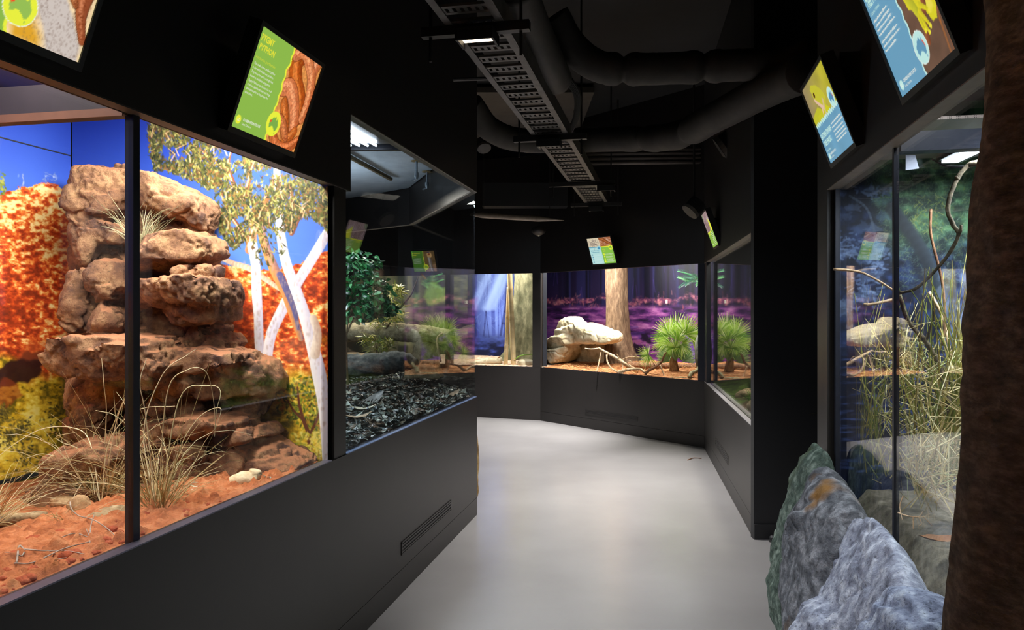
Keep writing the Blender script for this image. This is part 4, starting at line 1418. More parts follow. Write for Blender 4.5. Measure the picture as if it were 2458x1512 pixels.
def aus(pic, cx, cy, r, sea, land, spot=None, rim=(235, 240, 230)):
    pic.disc(cx, cy, r * 1.05, r * 1.05, rim)
    pic.disc(cx, cy, r, r, sea)
    s = r * 1.5
    q = [(cx + (x - 0.52) * s, cy + (y - 0.48) * s) for x, y in AUS]
    pic.poly(q, land, 1, 1.5, 4, 0.05, 3)
    if spot == 'west':
        pic.poly([(cx + (x - 0.52) * s, cy + (y - 0.48) * s) for x, y in [(0.08, 0.44), (0.16, 0.31), (0.27, 0.30), (0.24, 0.44), (0.16, 0.47)]], (238, 84, 40), 1, 1.5, 6, 0.1)
    elif spot == 'east':
        pic.stroke([(cx + (x - 0.52) * s, cy + (y - 0.48) * s) for x, y in [(0.83, 0.25), (0.92, 0.42), (0.95, 0.55)]], r * 0.05, (238, 84, 40))
    pic.disc(cx + 0.30 * s, cy + 0.46 * s, r * 0.06, r * 0.05, land)


def coil(pic, pts, r, c1, c2, seed=0, spots=(120, 50, 20)):
    P = smooth_path(pts, 8)
    R = np.interp(np.linspace(0, 1, len(P)), np.linspace(0, 1, len(r)), r)
    pic.stroke(P, R + 6, (92, 44, 20), 0.8, 4)
    pic.stroke(P, R, c1, 1, 3, shade=c2)
    pic.stroke(P + np.array([-0.25, -0.25]) * R[:, None], R * 0.35, [min(255, v + 40) for v in c1], 0.5, 6)
    rg = np.random.RandomState(seed)
    for _ in range(len(P) * 5):
        k = rg.randint(len(P)); q = P[k]
        pic.disc(q[0] + rg.randn() * R[k] * 0.4, q[1] + rg.randn() * R[k] * 0.4, 3 + rg.rand() * 9, 3 + rg.rand() * 8, spots, 0.35)


def wavy(x0, pts, amp=10, n=60, right=1250):
    """right-hand region bounded by an uneven line through pts"""
    P = smooth_path(pts, 8)
    return [(x + amp * math.sin(y * 0.045), y) for x, y in P] + [(right, pts[-1][1]), (right, pts[0][1])]


GREEN, LIME, BLUE, ICE = (140, 184, 74), (232, 238, 62), (104, 156, 186), (188, 228, 222)
BND = [(622, -20), (640, 126), (616, 249), (622, 401), (633, 490), (630, 645), (628, 820), (628, 1020)]


def split_pic(panel_c, edge_c):
    p = Pic(0, 0, 1250, 1000, 0.4, panel_c)
    n = (fbm2(p.X * 0.004, p.Y * 0.004, 2, 2) - 0.5)[..., None]
    p.a = p.a * (1 + n * 0.12)
    return p


def pic_python():
    p = split_pic(GREEN, LIME)
    p.poly(wavy(0, BND), (224, 160, 96), 1, 2)
    S = (206, 128, 84)
    coil(p, [(1180, -60), (1120, 120), (1190, 320), (1235, 480)], [70, 78, 80, 70], (222, 160, 130), (196, 112, 70), 1, (170, 70, 40))
    coil(p, [(900, -60), (760, 110), (840, 300), (1010, 440), (1120, 620)], [90, 110, 120, 115, 90], (190, 100, 34), (150, 66, 16), 2, (220, 150, 60))
    coil(p, [(700, 60), (820, -20), (960, 40), (1120, 180), (1200, 420), (1190, 620)], [60, 66, 70, 74, 70, 60], (222, 150, 110), (190, 110, 70), 3, (176, 74, 40))
    coil(p, [(650, 420), (790, 390), (950, 520), (1060, 690), (1080, 800)], [90, 95, 92, 80, 60], (220, 146, 110), (196, 108, 64), 4, (180, 84, 50))
    coil(p, [(760, 560), (860, 700), (960, 860), (1040, 900), (1130, 780)], [60, 72, 70, 66, 50], (204, 118, 52), (170, 84, 30), 5, (140, 60, 20))
    coil(p, [(700, 880), (820, 980), (960, 1010), (1130, 960), (1250, 860)], [60, 62, 60, 60, 50], (206, 118, 70), (176, 88, 40), 6, (150, 70, 30))
    coil(p, [(780, 720), (860, 770), (960, 860), (1010, 905)], [46, 58, 52, 24], (206, 130, 80), (184, 104, 60), 7, (150, 70, 40))
    p.disc(985, 850, 9, 7, (40, 20, 10))
    sc_ = fbm2(p.X * 0.05, p.Y * 0.05, 4, 15)
    p.a = p.a * (0.72 + 0.5 * sc_[..., None]) * np.array((1.02, 0.93, 0.80))
    # keep the snakes on their side of the torn edge
    P = smooth_path(BND, 8)
    p.poly([(x + 10 * math.sin(y * 0.045), y) for x, y in P] + [(0, 1020), (0, -20)], GREEN, 1, 2)
    p.stroke([(x + 10 * math.sin(y * 0.045), y) for x, y in P], 12, LIME)
    aus(p, 690, 807, 126, LIME, (124, 172, 74), 'west', LIME)
    p.disc(85, 913, 44, 44, LIME)
    return p


def pic_lizard():
    p = split_pic(GREEN, LIME)
    p.poly(wavy(0, BND), (236, 206, 160), 1, 2)
    n = fbm2(p.X * 0.012, p.Y * 0.012, 4, 12)
    R = p.X > 640
    p.a = np.where(R[..., None], p.a * (0.86 + 0.28 * n[..., None]), p.a)
    p.poly([(660, 930), (720, 880), (800, 850), (880, 940), (900, 1010), (690, 1010)], (224, 160, 30), 0.9, 30, 10)
    p.poly([(700, 560), (820, 480), (960, 560), (1080, 700), (1180, 830), (1230, 900), (1230, 1010), (960, 1010), (900, 880), (800, 760)], (206, 194, 186), 1, 14, 10)
    rg = np.random.RandomState(4)
    for _ in range(500):
        x, y = 760 + rg.rand() * 470, 540 + rg.rand() * 460
        p.disc(x, y, 3 + rg.rand() * 6, 4 + rg.rand() * 9, (120, 96, 84), 0.22)
    coil(p, [(1180, 400), (1150, 600), (1170, 720), (1230, 850)], [70, 56, 40, 26], (176, 96, 54), (140, 70, 40), 9)
    coil(p, [(900, 300), (1000, 520), (1090, 640)], [60, 40, 20], (190, 120, 70), (150, 80, 40), 10)
    P = smooth_path(BND, 8)
    p.poly([(x + 10 * math.sin(y * 0.045), y) for x, y in P] + [(0, 1020), (0, -20)], GREEN, 1, 2)
    p.stroke([(x + 10 * math.sin(y * 0.045), y) for x, y in P], 12, LIME)
    aus(p, 690, 807, 126, LIME, (150, 190, 84), 'west')
    return p


def pic_frog():
    p = split_pic(BLUE, ICE)
    p.poly(wavy(0, BND), (106, 78, 62), 1, 2)
    n = fbm2(p.X * 0.008, p.Y * 0.008, 3, 21)
    p.a = np.where((p.X > 650)[..., None], p.a * (0.8 + 0.4 * n[..., None]), p.a)
    p.stroke([(1225, 560), (1180, 760), (1150, 1010)], 14, (176, 104, 50), 0.6, 8)
    p.stroke([(1240, 700), (1215, 1010)], 9, (150, 80, 40), 0.5, 8)
    p.poly([(740, 380), (900, 300), (1080, 330), (1220, 440), (1240, 620), (1150, 730), (1080, 720), (1030, 620), (900, 560), (760, 500)], (216, 206, 40), 1, 4, 12)
    p.poly([(1050, 480), (1180, 520), (1170, 640), (1090, 660)], (236, 220, 90), 0.8, 14, 8)
    p.stroke([(1130, 330), (1040, 560), (960, 640), (880, 800)], 40, (168, 100, 62), 1, 3, shade=(110, 60, 38))
    p.stroke([(820, 420), (880, 560), (930, 660)], [52, 44, 30], (206, 200, 50), 1, 3, shade=(170, 170, 40))
    for a, b_, c in (((900, 600), (930, 690), (955, 760)), ((930, 580), (985, 680), (1010, 730)), ((880, 620), (890, 690), (905, 730)), ((960, 540), (1040, 600), (1080, 640))):
        p.stroke([a, b_, c], [24, 20, 15], (228, 214, 36), 1, 2, shade=(190, 180, 40))
        p.disc(c[0], c[1], 22, 20, (232, 220, 60))
    P = smooth_path(BND, 8)
    p.poly([(x + 10 * math.sin(y * 0.045), y) for x, y in P] + [(0, 1020), (0, -20)], BLUE, 1, 2)
    p.stroke([(x + 10 * math.sin(y * 0.045), y) for x, y in P], 12, ICE)
    aus(p, 718, 797, 128, ICE, (96, 148, 180), 'east')
    p.disc(88, 912, 44, 44, ICE)
    return p


def pic_dwarf():
    p = Pic(0, 0, 1250, 1000, 0.4, (150, 146, 60))
    t = np.clip(p.X / 1250, 0, 1)[..., None]
    p.a = np.array((150, 132, 96.)) * (1 - t) + np.array((184, 176, 44.)) * t
    n = fbm2(p.X * 0.004, p.Y * 0.004, 3, 31)
    p.a = p.a * (0.85 + 0.3 * n[..., None])
    p.poly([(250, 420), (760, 400), (860, 470), (820, 520), (240, 520)], (204, 200, 30), 1, 6, 10)
    p.poly([(-10, 380), (380, 330), (560, 420), (500, 520), (-10, 520)], (196, 194, 40), 0.9, 8, 10)
    p.poly([(330, 90), (430, 60), (640, 120), (800, 230), (860, 330), (760, 400), (600, 390), (480, 300), (380, 240)], (196, 190, 52), 1, 4, 8)
    p.poly([(360, 210), (480, 290), (640, 380), (700, 430), (620, 440), (470, 340), (360, 260)], (228, 190, 170), 0.9, 6, 8)
    p.disc(430, 190, 38, 32, (88, 46, 26)); p.disc(430, 190, 18, 16, (20, 10, 8))
    p.stroke([(700, 330), (640, 450), (600, 520)], [34, 24, 16], (206, 186, 130), 1, 4)
    p.stroke([(560, 380), (520, 480), (560, 520)], [22, 16, 12], (226, 190, 160), 1, 4)
    z = [(k * 42, 505 + (18 if k % 2 else -18)) for k in range(-1, 32)]
    p.poly(z + [(1290, 1010), (-50, 1010)], BLUE, 1, 2)
    n = fbm2(p.X * 0.004, p.Y * 0.004, 2, 33)
    p.a = np.where((p.Y > 540)[..., None], p.a * (0.94 + 0.12 * n[..., None]), p.a)
    p.stroke(z, 15, ICE)
    aus(p, 1055, 400, 118, ICE, (84, 140, 180), 'east')
    p.disc(82, 915, 44, 44, ICE)
    return p


def pic_double():
    p = Pic(0, 0, 1250, 1000, 0.26, (178, 218, 216))
    p.poly([(0, -10), (625, -10), (625, 360), (0, 360)], (214, 200, 172), 1, 2)
    rg = np.random.RandomState(2)
    for _ in range(90):
        x, y = 320 + rg.randn() * 120, 200 + rg.randn() * 80
        p.stroke([(x, y), (x + rg.randn() * 60, y + rg.randn() * 40)], 9, (120, 104, 100), 0.45)
    p.poly([(625, -10), (1260, -10), (1260, 360), (625, 360)], (182, 122, 90), 1, 2)
    for _ in range(120):
        x, y = 650 + rg.rand() * 580, rg.rand() * 340
        p.stroke([(x, y), (x + 90, y + 60 * rg.rand())], 10, [(226, 190, 170), (130, 66, 30), (160, 92, 44)][rg.randint(3)], 0.6)
    coil(p, [(640, 40), (850, 90), (1000, 190), (1200, 280)], [30, 60, 60, 40], (150, 80, 34), (110, 56, 24), 3)
    p.poly([(625, 350), (1260, 350), (1260, 1010), (625, 1010)], (134, 190, 72), 1, 2)
    p.stroke([(k * 20, 350 + 10 * (k % 2)) for k in range(0, 32)], 14, (80, 150, 176))
    p.stroke([(k * 20, 350 + 10 * (k % 2)) for k in range(32, 63)], 14, LIME)
    aus(p, 1130, 400, 95, LIME, (110, 180, 70), 'west', LIME)
    aus(p, 520, 400, 90, (150, 206, 214), (76, 140, 180), None, (150, 206, 214))
    for k in range(4):
        p.disc(720, 640 + k * 95, 34, 34, LIME)
        p.disc(95, 640 + k * 95, 28, 28, (90, 150, 176))
    return p


def pic_bark():
    p = Pic(0, 0, 1250, 1000, 0.26, (168, 142, 142))
    rg = np.random.RandomState(8)
    for _ in range(160):
        x, y = rg.rand() * 1250, rg.rand() * 560
        p.stroke([(x, y), (x + 40 + rg.randn() * 30, y + 130)], 8 + rg.rand() * 16, [(120, 90, 86), (206, 190, 206), (96, 70, 62), (186, 160, 170)][rg.randint(4)], 0.6)
    p.poly([(0, 0), (200, 0), (120, 160), (0, 200)], (120, 150, 110), 0.7, 20)
    p.poly([(-10, 560), (760, 560), (860, 470), (1260, 470), (1260, 1010), (-10, 1010)], GREEN, 1, 2)
    p.stroke([(-10, 560), (760, 560)], 20, LIME)
    p.poly([(900, 150), (1090, 330), (1190, 560), (860, 560)], LIME, 1, 8, 20)
    aus(p, 1060, 420, 130, LIME, LIME, None, LIME)
    return p


def pic_snakehead():
    p = split_pic((88, 140, 50), LIME)
    p.poly(wavy(0, BND), (120, 92, 56), 1, 2)
    n = fbm2(p.X * 0.006, p.Y * 0.006, 3, 41)
    p.a = np.where((p.X > 650)[..., None], p.a * (0.7 + 0.6 * n[..., None]), p.a)
    p.poly([(700, 760), (1260, 640), (1260, 1010), (700, 1010)], (170, 130, 100), 0.8, 20, 20)
    coil(p, [(1010, 1010), (960, 700), (940, 420), (930, 230)], [90, 86, 84, 80], (150, 140, 130), (110, 96, 90), 5, (190, 170, 150))
    p.poly([(830, 150), (930, 50), (1060, 90), (1100, 230), (1040, 330), (900, 330), (840, 260)], (216, 170, 110), 1, 6, 10)
    p.disc(950, 170, 60, 50, (140, 60, 20)); p.disc(930, 80, 80, 34, (60, 60, 90), 0.8)
    P = smooth_path(BND, 8)
    p.poly([(x + 10 * math.sin(y * 0.045), y) for x, y in P] + [(0, 1020), (0, -20)], (88, 140, 50), 1, 2)
    p.stroke([(x + 10 * math.sin(y * 0.045), y) for x, y in P], 16, LIME)
    aus(p, 690, 780, 130, LIME, (150, 190, 60), None, LIME)
    return p


def sign(name, W, a_sign, BL, pic, texts, label, w=0.41, h=0.328, ns=150, nz=120, tilt=20.0, arm=True):
    """a tilted lit sign: BL lower-left corner of its picture; a_sign +1 when the viewer's right runs along W.d"""
    a = Vector((W.d[0], W.d[1], 0)) * a_sign
    n = Vector((W.n[0], W.n[1], 0))
    tl = math.radians(tilt)
    e = Vector((0, 0, 1)) * math.cos(tl) + n * math.sin(tl)
    nr = a.cross(e).normalized()
    if nr.dot(n) < 0:
        nr = -nr
    P = lambda u, v, d=0.0: BL + a * (u * w) + e * (v * h) + nr * d
    root = empty(name, P(0.5, 0.0))
    kids = []
    # lit picture
    U, V_ = np.meshgrid(np.linspace(0, 1, ns), np.linspace(0, 1, nz))
    U, V_ = U.ravel(), V_.ravel()
    VV = np.array(BL)[None] + np.array(a)[None] * (U * w)[:, None] + np.array(e)[None] * (V_ * h)[:, None]
    C = np.clip(lin(np.clip(pic.sample(U * 1250, (1 - V_) * 1000), 0, 255)), 0, 1)
    i = np.arange(ns - 1)
    Fs = np.concatenate([np.stack([j * ns + i, j * ns + i + 1, (j + 1) * ns + i + 1, (j + 1) * ns + i], 1) for j in range(nz - 1)]).tolist()
    kids.append(meshobj('screen', VV, Fs, M_screen, None, False, C))
    # case: bezel ring and tray behind
    b = 0.014
    mb = MB()
    for (u0, v0, u1, v1) in ((-b / w, -b * 1.3 / h, 1 + b / w, 0), (-b / w, 1, 1 + b / w, 1 + b / h), (-b / w, 0, 0, 1), (1, 0, 1 + b / w, 1)):
        mb.box8([P(u0, v0, -0.045), P(u1, v0, -0.045), P(u1, v1, -0.045), P(u0, v1, -0.045), P(u0, v0, 0.004), P(u1, v0, 0.004), P(u1, v1, 0.004), P(u0, v1, 0.004)])
    mb.box8([P(0, 0, -0.045), P(1, 0, -0.045), P(1, 1, -0.045), P(0, 1, -0.045), P(0, 0, -0.004), P(1, 0, -0.004), P(1, 1, -0.004), P(0, 1, -0.004)])
    kids.append(mb.build('case', M_bezel))
    if arm:
        c = P(0.5, 0.62, -0.045)
        dist = (c - W.p(0, c.z)).dot(n)
        q = MB()
        up = Vector((0, 0, 0.05)); sd = a * 0.05
        q.box8([c - up - sd, c - up + sd, c - up + sd - n * dist, c - up - sd - n * dist, c + up - sd, c + up + sd, c + up + sd - n * dist, c + up - sd - n * dist])
        kids.append(q.build('bracket', M_steel))
    # writing
    byname = {}
    for t in texts:
        nm, rgb = t[0], t[1]
        mb = byname.setdefault((nm, rgb), MB())
        if t[2] == 'bar':                                   # line too small to read: a row of word-long marks
            _, _, _, x, y, wd, ht, sd_ = t
            rg = random.Random(sd_)
            cx_ = x
            word = rg.randint(2, 8)
            while cx_ < x + wd - 6:                          # strokes the size of small letters
                L, hh = rg.uniform(5.5, 9.5) * ht / 20, ht * (0.95 if rg.random() < 0.3 else 0.66)
                y0_ = y + (ht * 0.28 if rg.random() < 0.1 else 0)
                mb.add([P(cx_ / 1250, 1 - y0_ / 1000, 0.0016), P((cx_ + L) / 1250, 1 - y0_ / 1000, 0.0016), P((cx_ + L) / 1250, 1 - (y - hh) / 1000, 0.0016), P(cx_ / 1250, 1 - (y - hh) / 1000, 0.0016)], [(0, 1, 2, 3)])
                word -= 1
                cx_ += L + (3.0 if word else 8.5) * ht / 20
                if not word:
                    word = rg.randint(2, 8)
        else:
            _, _, s, x, y, wd, ht, bold = t                 # left, baseline, width, cap height
            V2, F2 = text2d(s, bold)
            k = wd / V2[:, 0].max()
            mb.add([P((x + v[0] * k) / 1250, 1 - (y - v[1] * ht) / 1000, 0.0016) for v in V2], F2)
    for (nm, rgb), mb in byname.items():
        o = mb.build(nm, txm(rgb))
        kids.append(o)
    adopt(root, *kids)
    tag(root, label, 'sign', 'tilted species signs above the windows')
    return root


def bl_at(x, y, zb):
    Y = zb * F / (HY - y)
    return Vector(((x - CX) / F * Y, Y, EYE + zb))


WHITE = (236, 238, 226)
yel = (228, 226, 60)
T_py = [('title', yel, 'PYGMY', 36, 121, 226, 60, 0.03), ('title', yel, 'PYTHON', 42, 210, 282, 58, 0.03),
        ('subtitle', (204, 212, 60), 'Antaresia perthensis', 34, 300, 366, 30, 0.0),
        ('body_text', WHITE, 'This snake is the smallest python', 42, 360, 392, 24, 0.0), ('body_text', WHITE, 'in the world. Adults are just 60cm.', 42, 402, 386, 24, 0.0),
        ('body_text', WHITE, 'They move forward in a straight line,', 42, 444, 408, 24, 0.0), ('body_text', WHITE, 'known as rectilinear progression.', 42, 486, 378, 24, 0.0),
        ('body_text', WHITE, 'Pygmy Pythons can be found in rock', 42, 532, 430, 24, 0.0), ('body_text', WHITE, 'crevices, spinifex grasses, and large', 42, 572, 420, 24, 0.0),
        ('body_text', WHITE, 'termite mounds as they escape the', 42, 612, 400, 24, 0.0), ('body_text', WHITE, 'desert heat.', 42, 652, 136, 24, 0.0),
        ('status_text', WHITE, 'CONSERVATION STATUS', 156, 908, 310, 26, 0.02), ('status_text', WHITE, 'Least Concern', 156, 950, 160, 24, 0.0),
        ('badge_letters', WHITE, 'LC', 66, 926, 36, 26, 0.02)]
sign('species_sign', WL, 1, bl_at(553.6, 301.6, 0.589), pic_python(), T_py, 'tilted green lit sign headed PYGMY PYTHON on the left wall')
pbr = bl_at(187, 150, 0.59)
sign('species_sign', WL, 1, pbr - Vector((WL.d[0], WL.d[1], 0)) * 0.41, pic_lizard(), [], 'lit sign with grey lizard skin picture, cut by the upper left corner')
ice = (198, 234, 222)
T_fr = [('title', ice, 'TREE FROG', 47, 190, 300, 84, 0.03), ('subtitle', ice, 'Litoria chloris', 50, 258, 240, 30, 0.0)]
for k, (wd, y) in enumerate(((378, 320), (400, 362), (412, 404), (440, 446), (430, 508), (446, 550), (300, 592))):
    T_fr.append(('body_text', WHITE, 'bar', 46, y, wd, 20, k))
T_fr += [('status_text', WHITE, 'CONSERVATION STATUS', 160, 908, 325, 26, 0.02), ('status_text', WHITE, 'Least Concern', 160, 950, 165, 24, 0.0), ('badge_letters', WHITE, 'LC', 68, 926, 38, 26, 0.02)]
sign('species_sign', WR, -1, bl_at(2166.7, 234.6, 0.612), pic_frog(), T_fr, 'large blue lit sign with yellow frog hand at the upper right', w=0.418, h=0.334)
T_dw = [('title', ice, 'EASTERN DWARF', 50, 684, 560, 62, 0.03), ('title', ice, 'TREE FROG', 54, 780, 410, 62, 0.03), ('subtitle', ice, 'Litoria fallax', 52, 850, 220, 26, 0.0)]
for k, (wd, y) in enumerate(((490, 636), (520, 680), (480, 730), (500, 772), (500, 812), (470, 850))):
    T_dw.append(('body_text', WHITE, 'bar', 664, y, wd, 20, k + 20))
T_dw += [('status_text', WHITE, 'CONSERVATION STATUS', 144, 912, 320, 26, 0.02), ('status_text', WHITE, 'Least Concern', 144, 952, 165, 24, 0.0), ('badge_letters', WHITE, 'LC', 62, 929, 38, 26, 0.02)]
sign('species_sign', WR, -1, bl_at(1994.7, 393.5, 0.612), pic_dwarf(), T_dw, 'lit sign headed EASTERN DWARF TREE FROG above the reed tank')
T_db = [('title', (84, 146, 172), 'bar', 80, 560, 420, 40, 1), ('title', (84, 146, 172), 'bar', 80, 500, 400, 40, 2), ('title', yel, 'bar', 700, 470, 130, 40, 3), ('title', yel, 'bar', 700, 540, 150, 40, 4)]
for k in range(4):
    T_db += [('body_text', WHITE, 'bar', 790, 650 + k * 92, 380, 18, 5 + k), ('body_text', WHITE, 'bar', 790, 686 + k * 92, 340, 18, 15 + k), ('body_text', (214, 234, 232), 'bar', 160, 650 + k * 92, 400, 16, 25 + k), ('body_text', (214, 234, 232), 'bar', 160, 686 + k * 92, 360, 16, 35 + k)]
sign('species_sign', WF, -1, bl_at(1423.7, 634.2, 0.594), pic_double(), T_db, 'lit sign half ice blue, half green above the rock cave', 0.395, 0.33, 90, 70)
T_bk = [('title', yel, 'bar', 150, 640, 260, 50, 1)] + [('body_text', WHITE, 'bar', 600, 620 + 46 * k, 480, 18, 3 + k) for k in range(8)] + [('status_text', WHITE, 'bar', 140, 930, 200, 26, 31)]
sign('species_sign', WH, 1, bl_at(1712.5, 594.8, 0.612), pic_bark(), T_bk, 'narrow looking green lit sign with bark picture above the moss tank', 0.417, 0.328, 90, 70)
T_sn = [('title', yel, 'bar', 50, 130, 420, 50, 1), ('title', yel, 'bar', 50, 220, 200, 50, 2), ('subtitle', yel, 'bar', 50, 290, 150, 20, 3)] + [('body_text', WHITE, 'bar', 50, 370 + 46 * k, 430, 18, 3 + k) for k in range(6)] + [('status_text', WHITE, 'bar', 100, 920, 400, 26, 31)]
sign('species_sign', WG, -1, bl_at(995, 652, 0.59), pic_snakehead(), T_sn, 'green lit sign with rearing snake, seen through the leaf tank glass', 0.375, 0.31, 90, 70)


# ---------------------------------------------------------------- far tanks: pictures on their back boards
pp = Pic(1240, 560, 1990, 960, 1.6, (22, 18, 40))
rng = np.random.RandomState(3)
tY = np.clip((pp.Y - 640) / 80, 0, 1)[..., None]
n = fbm2(pp.X * 0.03, pp.Y * 0.006, 4, 61)[..., None]
pp.a = np.array((26, 26, 62.)) * (0.55 + n) * (1 - tY) + np.array((40, 26, 60.)) * (0.6 + n) * tY
for k in range(60):
    x = 1240 + rng.rand() * 740; w = 2 + rng.rand() ** 2 * 9
    c = [(14, 12, 26), (20, 18, 40), (46, 44, 96), (60, 60, 120), (36, 26, 60)][rng.randint(5)]
    pp.stroke([(x, 555), (x + rng.randn() * 4, 735 + rng.rand() * 20)], w, c, 0.75, 2)
for k in range(26):
    x = 1300 + rng.rand() * 420; y = 650 + rng.rand() * 90
    pp.stroke([(x, y - 30), (x + rng.randn() * 2, y)], 0.7, (120, 80, 200), 0.35)
lo = np.clip((pp.Y - 728) / 14, 0, 1)
st = fbm2(pp.X * 0.035, pp.Y * 0.13, 5, 62, 0.62)
stops = [0, 0.3, 0.42, 0.52, 0.62, 0.74, 1]
cA = np.array([(22, 12, 34), (42, 22, 58), (70, 34, 92), (112, 52, 128), (150, 78, 150), (196, 120, 186), (220, 160, 220)], float)
gcol = np.stack([np.interp(st, stops, cA[:, k]) for k in range(3)], -1)
pp.a = pp.a * (1 - lo[..., None]) + gcol * lo[..., None]
bk = fbm2(pp.X * 0.06, pp.Y * 0.09, 5, 66, 0.65)                 # lit bushes along the wood's edge
band = np.exp(-((pp.Y - 722 - (fbm2(pp.X * 0.02, pp.Y * 0, 2, 67) - 0.5) * 26) / 15) ** 2)
m_ = np.clip((bk * 0.75 + band * 0.45 - 0.66) * 5, 0, 1) * np.clip(band * 2, 0, 1)
c_ = np.stack([np.interp(fbm2(pp.X * 0.2, pp.Y * 0.2, 3, 68), [0.25, 0.45, 0.6, 0.75], v) for v in ([70, 130, 180, 210], [34, 66, 100, 140], [80, 100, 124, 150])], -1)
pp.a = pp.a * (1 - m_[..., None]) + c_ * m_[..., None]
for k in range(160):
    x = 1300 + rng.rand() * 640; y = 726 + rng.randn() * 9
    pp.stroke([(x, y), (x + rng.randn() * 3, y - 3 - rng.rand() * 7)], 0.5 + rng.rand() * 0.5, [(226, 150, 140), (190, 96, 100), (120, 60, 110)][rng.randint(3)], 0.45)
for k in range(60):
    x = 1300 + rng.rand() * 640; y = 775 + rng.rand() * 60
    pp.stroke([(x, y), (x + 20 + rng.rand() * 30, y + rng.randn() * 4)], 2 + rng.rand() * 3, [(170, 90, 130), (206, 120, 160), (150, 80, 190), (96, 60, 150)][rng.randint(4)], 0.5)
for x, y, r in ((1548, 815, 14), (1420, 780, 12), (1530, 845, 24), (1740, 810, 18), (1400, 820, 20)):
    pp.poly([(x - r, y), (x - r * 0.4, y - r * 0.8), (x + r, y - r * 0.2), (x + r * 0.8, y + r * 0.6)], (20, 16, 30), 0.8, 2, 6, 0.1)
pp.poly([(1640, 800), (1700, 790), (1760, 830), (1760, 890), (1640, 880)], (104, 60, 210), 0.55, 10, 14)
for k in range(60):
    x = 1650 + rng.rand() * 90; y = 800 + rng.rand() * 80
    pp.stroke([(x, y), (x + rng.randn() * 12, y + rng.randn() * 8)], 1.2, (190, 170, 250), 0.5)
pp.poly([(1295, 780), (1330, 770), (1330, 890), (1295, 890)], (130, 80, 170), 0.5, 8, 10)
o = panel('backdrop_picture', WF, -0.55, WF.s_px(1291, -1.31), 0.66, 2.42, -1.31, 460, 220, pp, M_print, gain=0.5)
tag(o, 'backdrop board printed with purple night forest behind the palm', 'backdrop')

pb = Pic(880, 560, 1330, 960, 1.6, (60, 70, 150))
d = np.hypot((pb.X - 1200) / 55, (pb.Y - 770) / 70)
base = np.array((30, 38, 96.)) + np.array((90, 104, 130.)) * np.exp(-d ** 2)[..., None] + np.array((70, 80, 60.)) * np.clip((720 - pb.Y) / 90, 0, 1)[..., None] * fbm2(pb.X * 0.05, pb.Y * 0.012, 3, 71)[..., None] * 1.6
pb.a = base
lo = np.clip((pb.Y - 800) / 30, 0, 1)[..., None]
tx = fbm2(pb.X * 0.06, pb.Y * 0.14, 4, 72)[..., None]
pb.a = pb.a * (1 - lo) + (np.array((14, 20, 56.)) + np.array((50, 60, 110.)) * np.clip((tx - 0.45) * 3, 0, 1)) * lo
for k in range(46):
    x = 1080 + rng.rand() * 230
    P = [(x, 570), (x + rng.randn() * 7, 690), (x + rng.randn() * 9, 800 + rng.rand() * 12)]
    pb.stroke(smooth_path(P, 4), 0.8 + rng.rand() ** 2 * 4, [(30, 34, 90), (24, 28, 76), (50, 60, 140)][rng.randint(3)], 0.55, 1)
for k in range(90):
    x = 1130 + rng.rand() * 130; y = 660 + rng.rand() * 140
    pb.stroke([(x, y), (x + rng.randn() * 8, y - 6 - rng.rand() * 8)], 0.5, (180, 196, 245), 0.22)
for k in range(26):
    x0_ = 1140 + rng.rand() * 60
    pb.stroke([(x0_ + 30, 640), (x0_ - 12, 740)], 3 + rng.rand() * 4, (150, 170, 220), 0.22, 3)
pb.poly([(1075, 720), (1140, 715), (1140, 760), (1075, 765)], (120, 60, 140), 0.5, 8, 12)
pb.poly([(1075, 790), (1140, 800), (1140, 890), (1075, 890)], (70, 44, 120), 0.6, 8, 12)
o = panel('backdrop_picture', WG, WG.s_px(1284, -1.25), 1.62, 0.66, 2.42, -1.25, 220, 180, pb, M_print, gain=0.8)
tag(o, 'backdrop board printed with misty blue forest behind the bamboo', 'backdrop')
pg = Pic(700, 560, 1130, 960, 1.2, (52, 50, 40))
n = fbm2(pg.X * 0.02, pg.Y * 0.05, 4, 81)[..., None]
pg.a = np.array((40, 40, 34.)) + np.array((120, 116, 76.)) * np.clip((n - 0.42) * 2.6, 0, 1)
for x, w in ((1012, 9), (1040, 6), (985, 8), (940, 14), (900, 10)):
    pg.stroke([(x, 560), (x + 3, 940)], w, (122, 112, 84), 0.8, 3, shade=(70, 66, 52))
pg.poly([(1020, 685), (1050, 676), (1072, 690), (1072, 720), (1030, 735), (1015, 715)], (130, 160, 60), 0.8, 4, 8)
pg.poly([(990, 705), (1004, 705), (1004, 740), (990, 742)], (140, 170, 110), 0.7, 4, 5)
o = panel('backdrop_picture', WG, 1.70, 4.4, 0.66, 2.42, -1.25, 200, 160, pg, M_print)
tag(o, 'backdrop board printed with mossy trunks, seen through the leaf tank', 'backdrop')

# ---- ground of the far tanks
M_litter = rockmat('needle_litter', (150, 92, 54), (192, 128, 80), (222, 166, 112), scale=22, bump=1.0, bscale=170, pits=0.4)
M_pinkg = rockmat('pale_ground', (170, 132, 104), (206, 170, 140), (232, 204, 178), scale=16, bump=0.6, bscale=120, pits=0.3)


def gz(z0, z1, seed, amp=0.03):
    def f(U, Vv, X, Y):
        P = np.stack([X, Y, np.zeros_like(X)], 1)
        return z0 + (z1 - z0) * np.clip(Vv / 0.7, 0, 1) + (fbm(P * 4, 3, seed) - 0.5) * amp * np.clip(Vv * 8, 0.1, 1) + (fbm(P * 40, 2, seed + 1) - 0.5) * 0.012
    return f


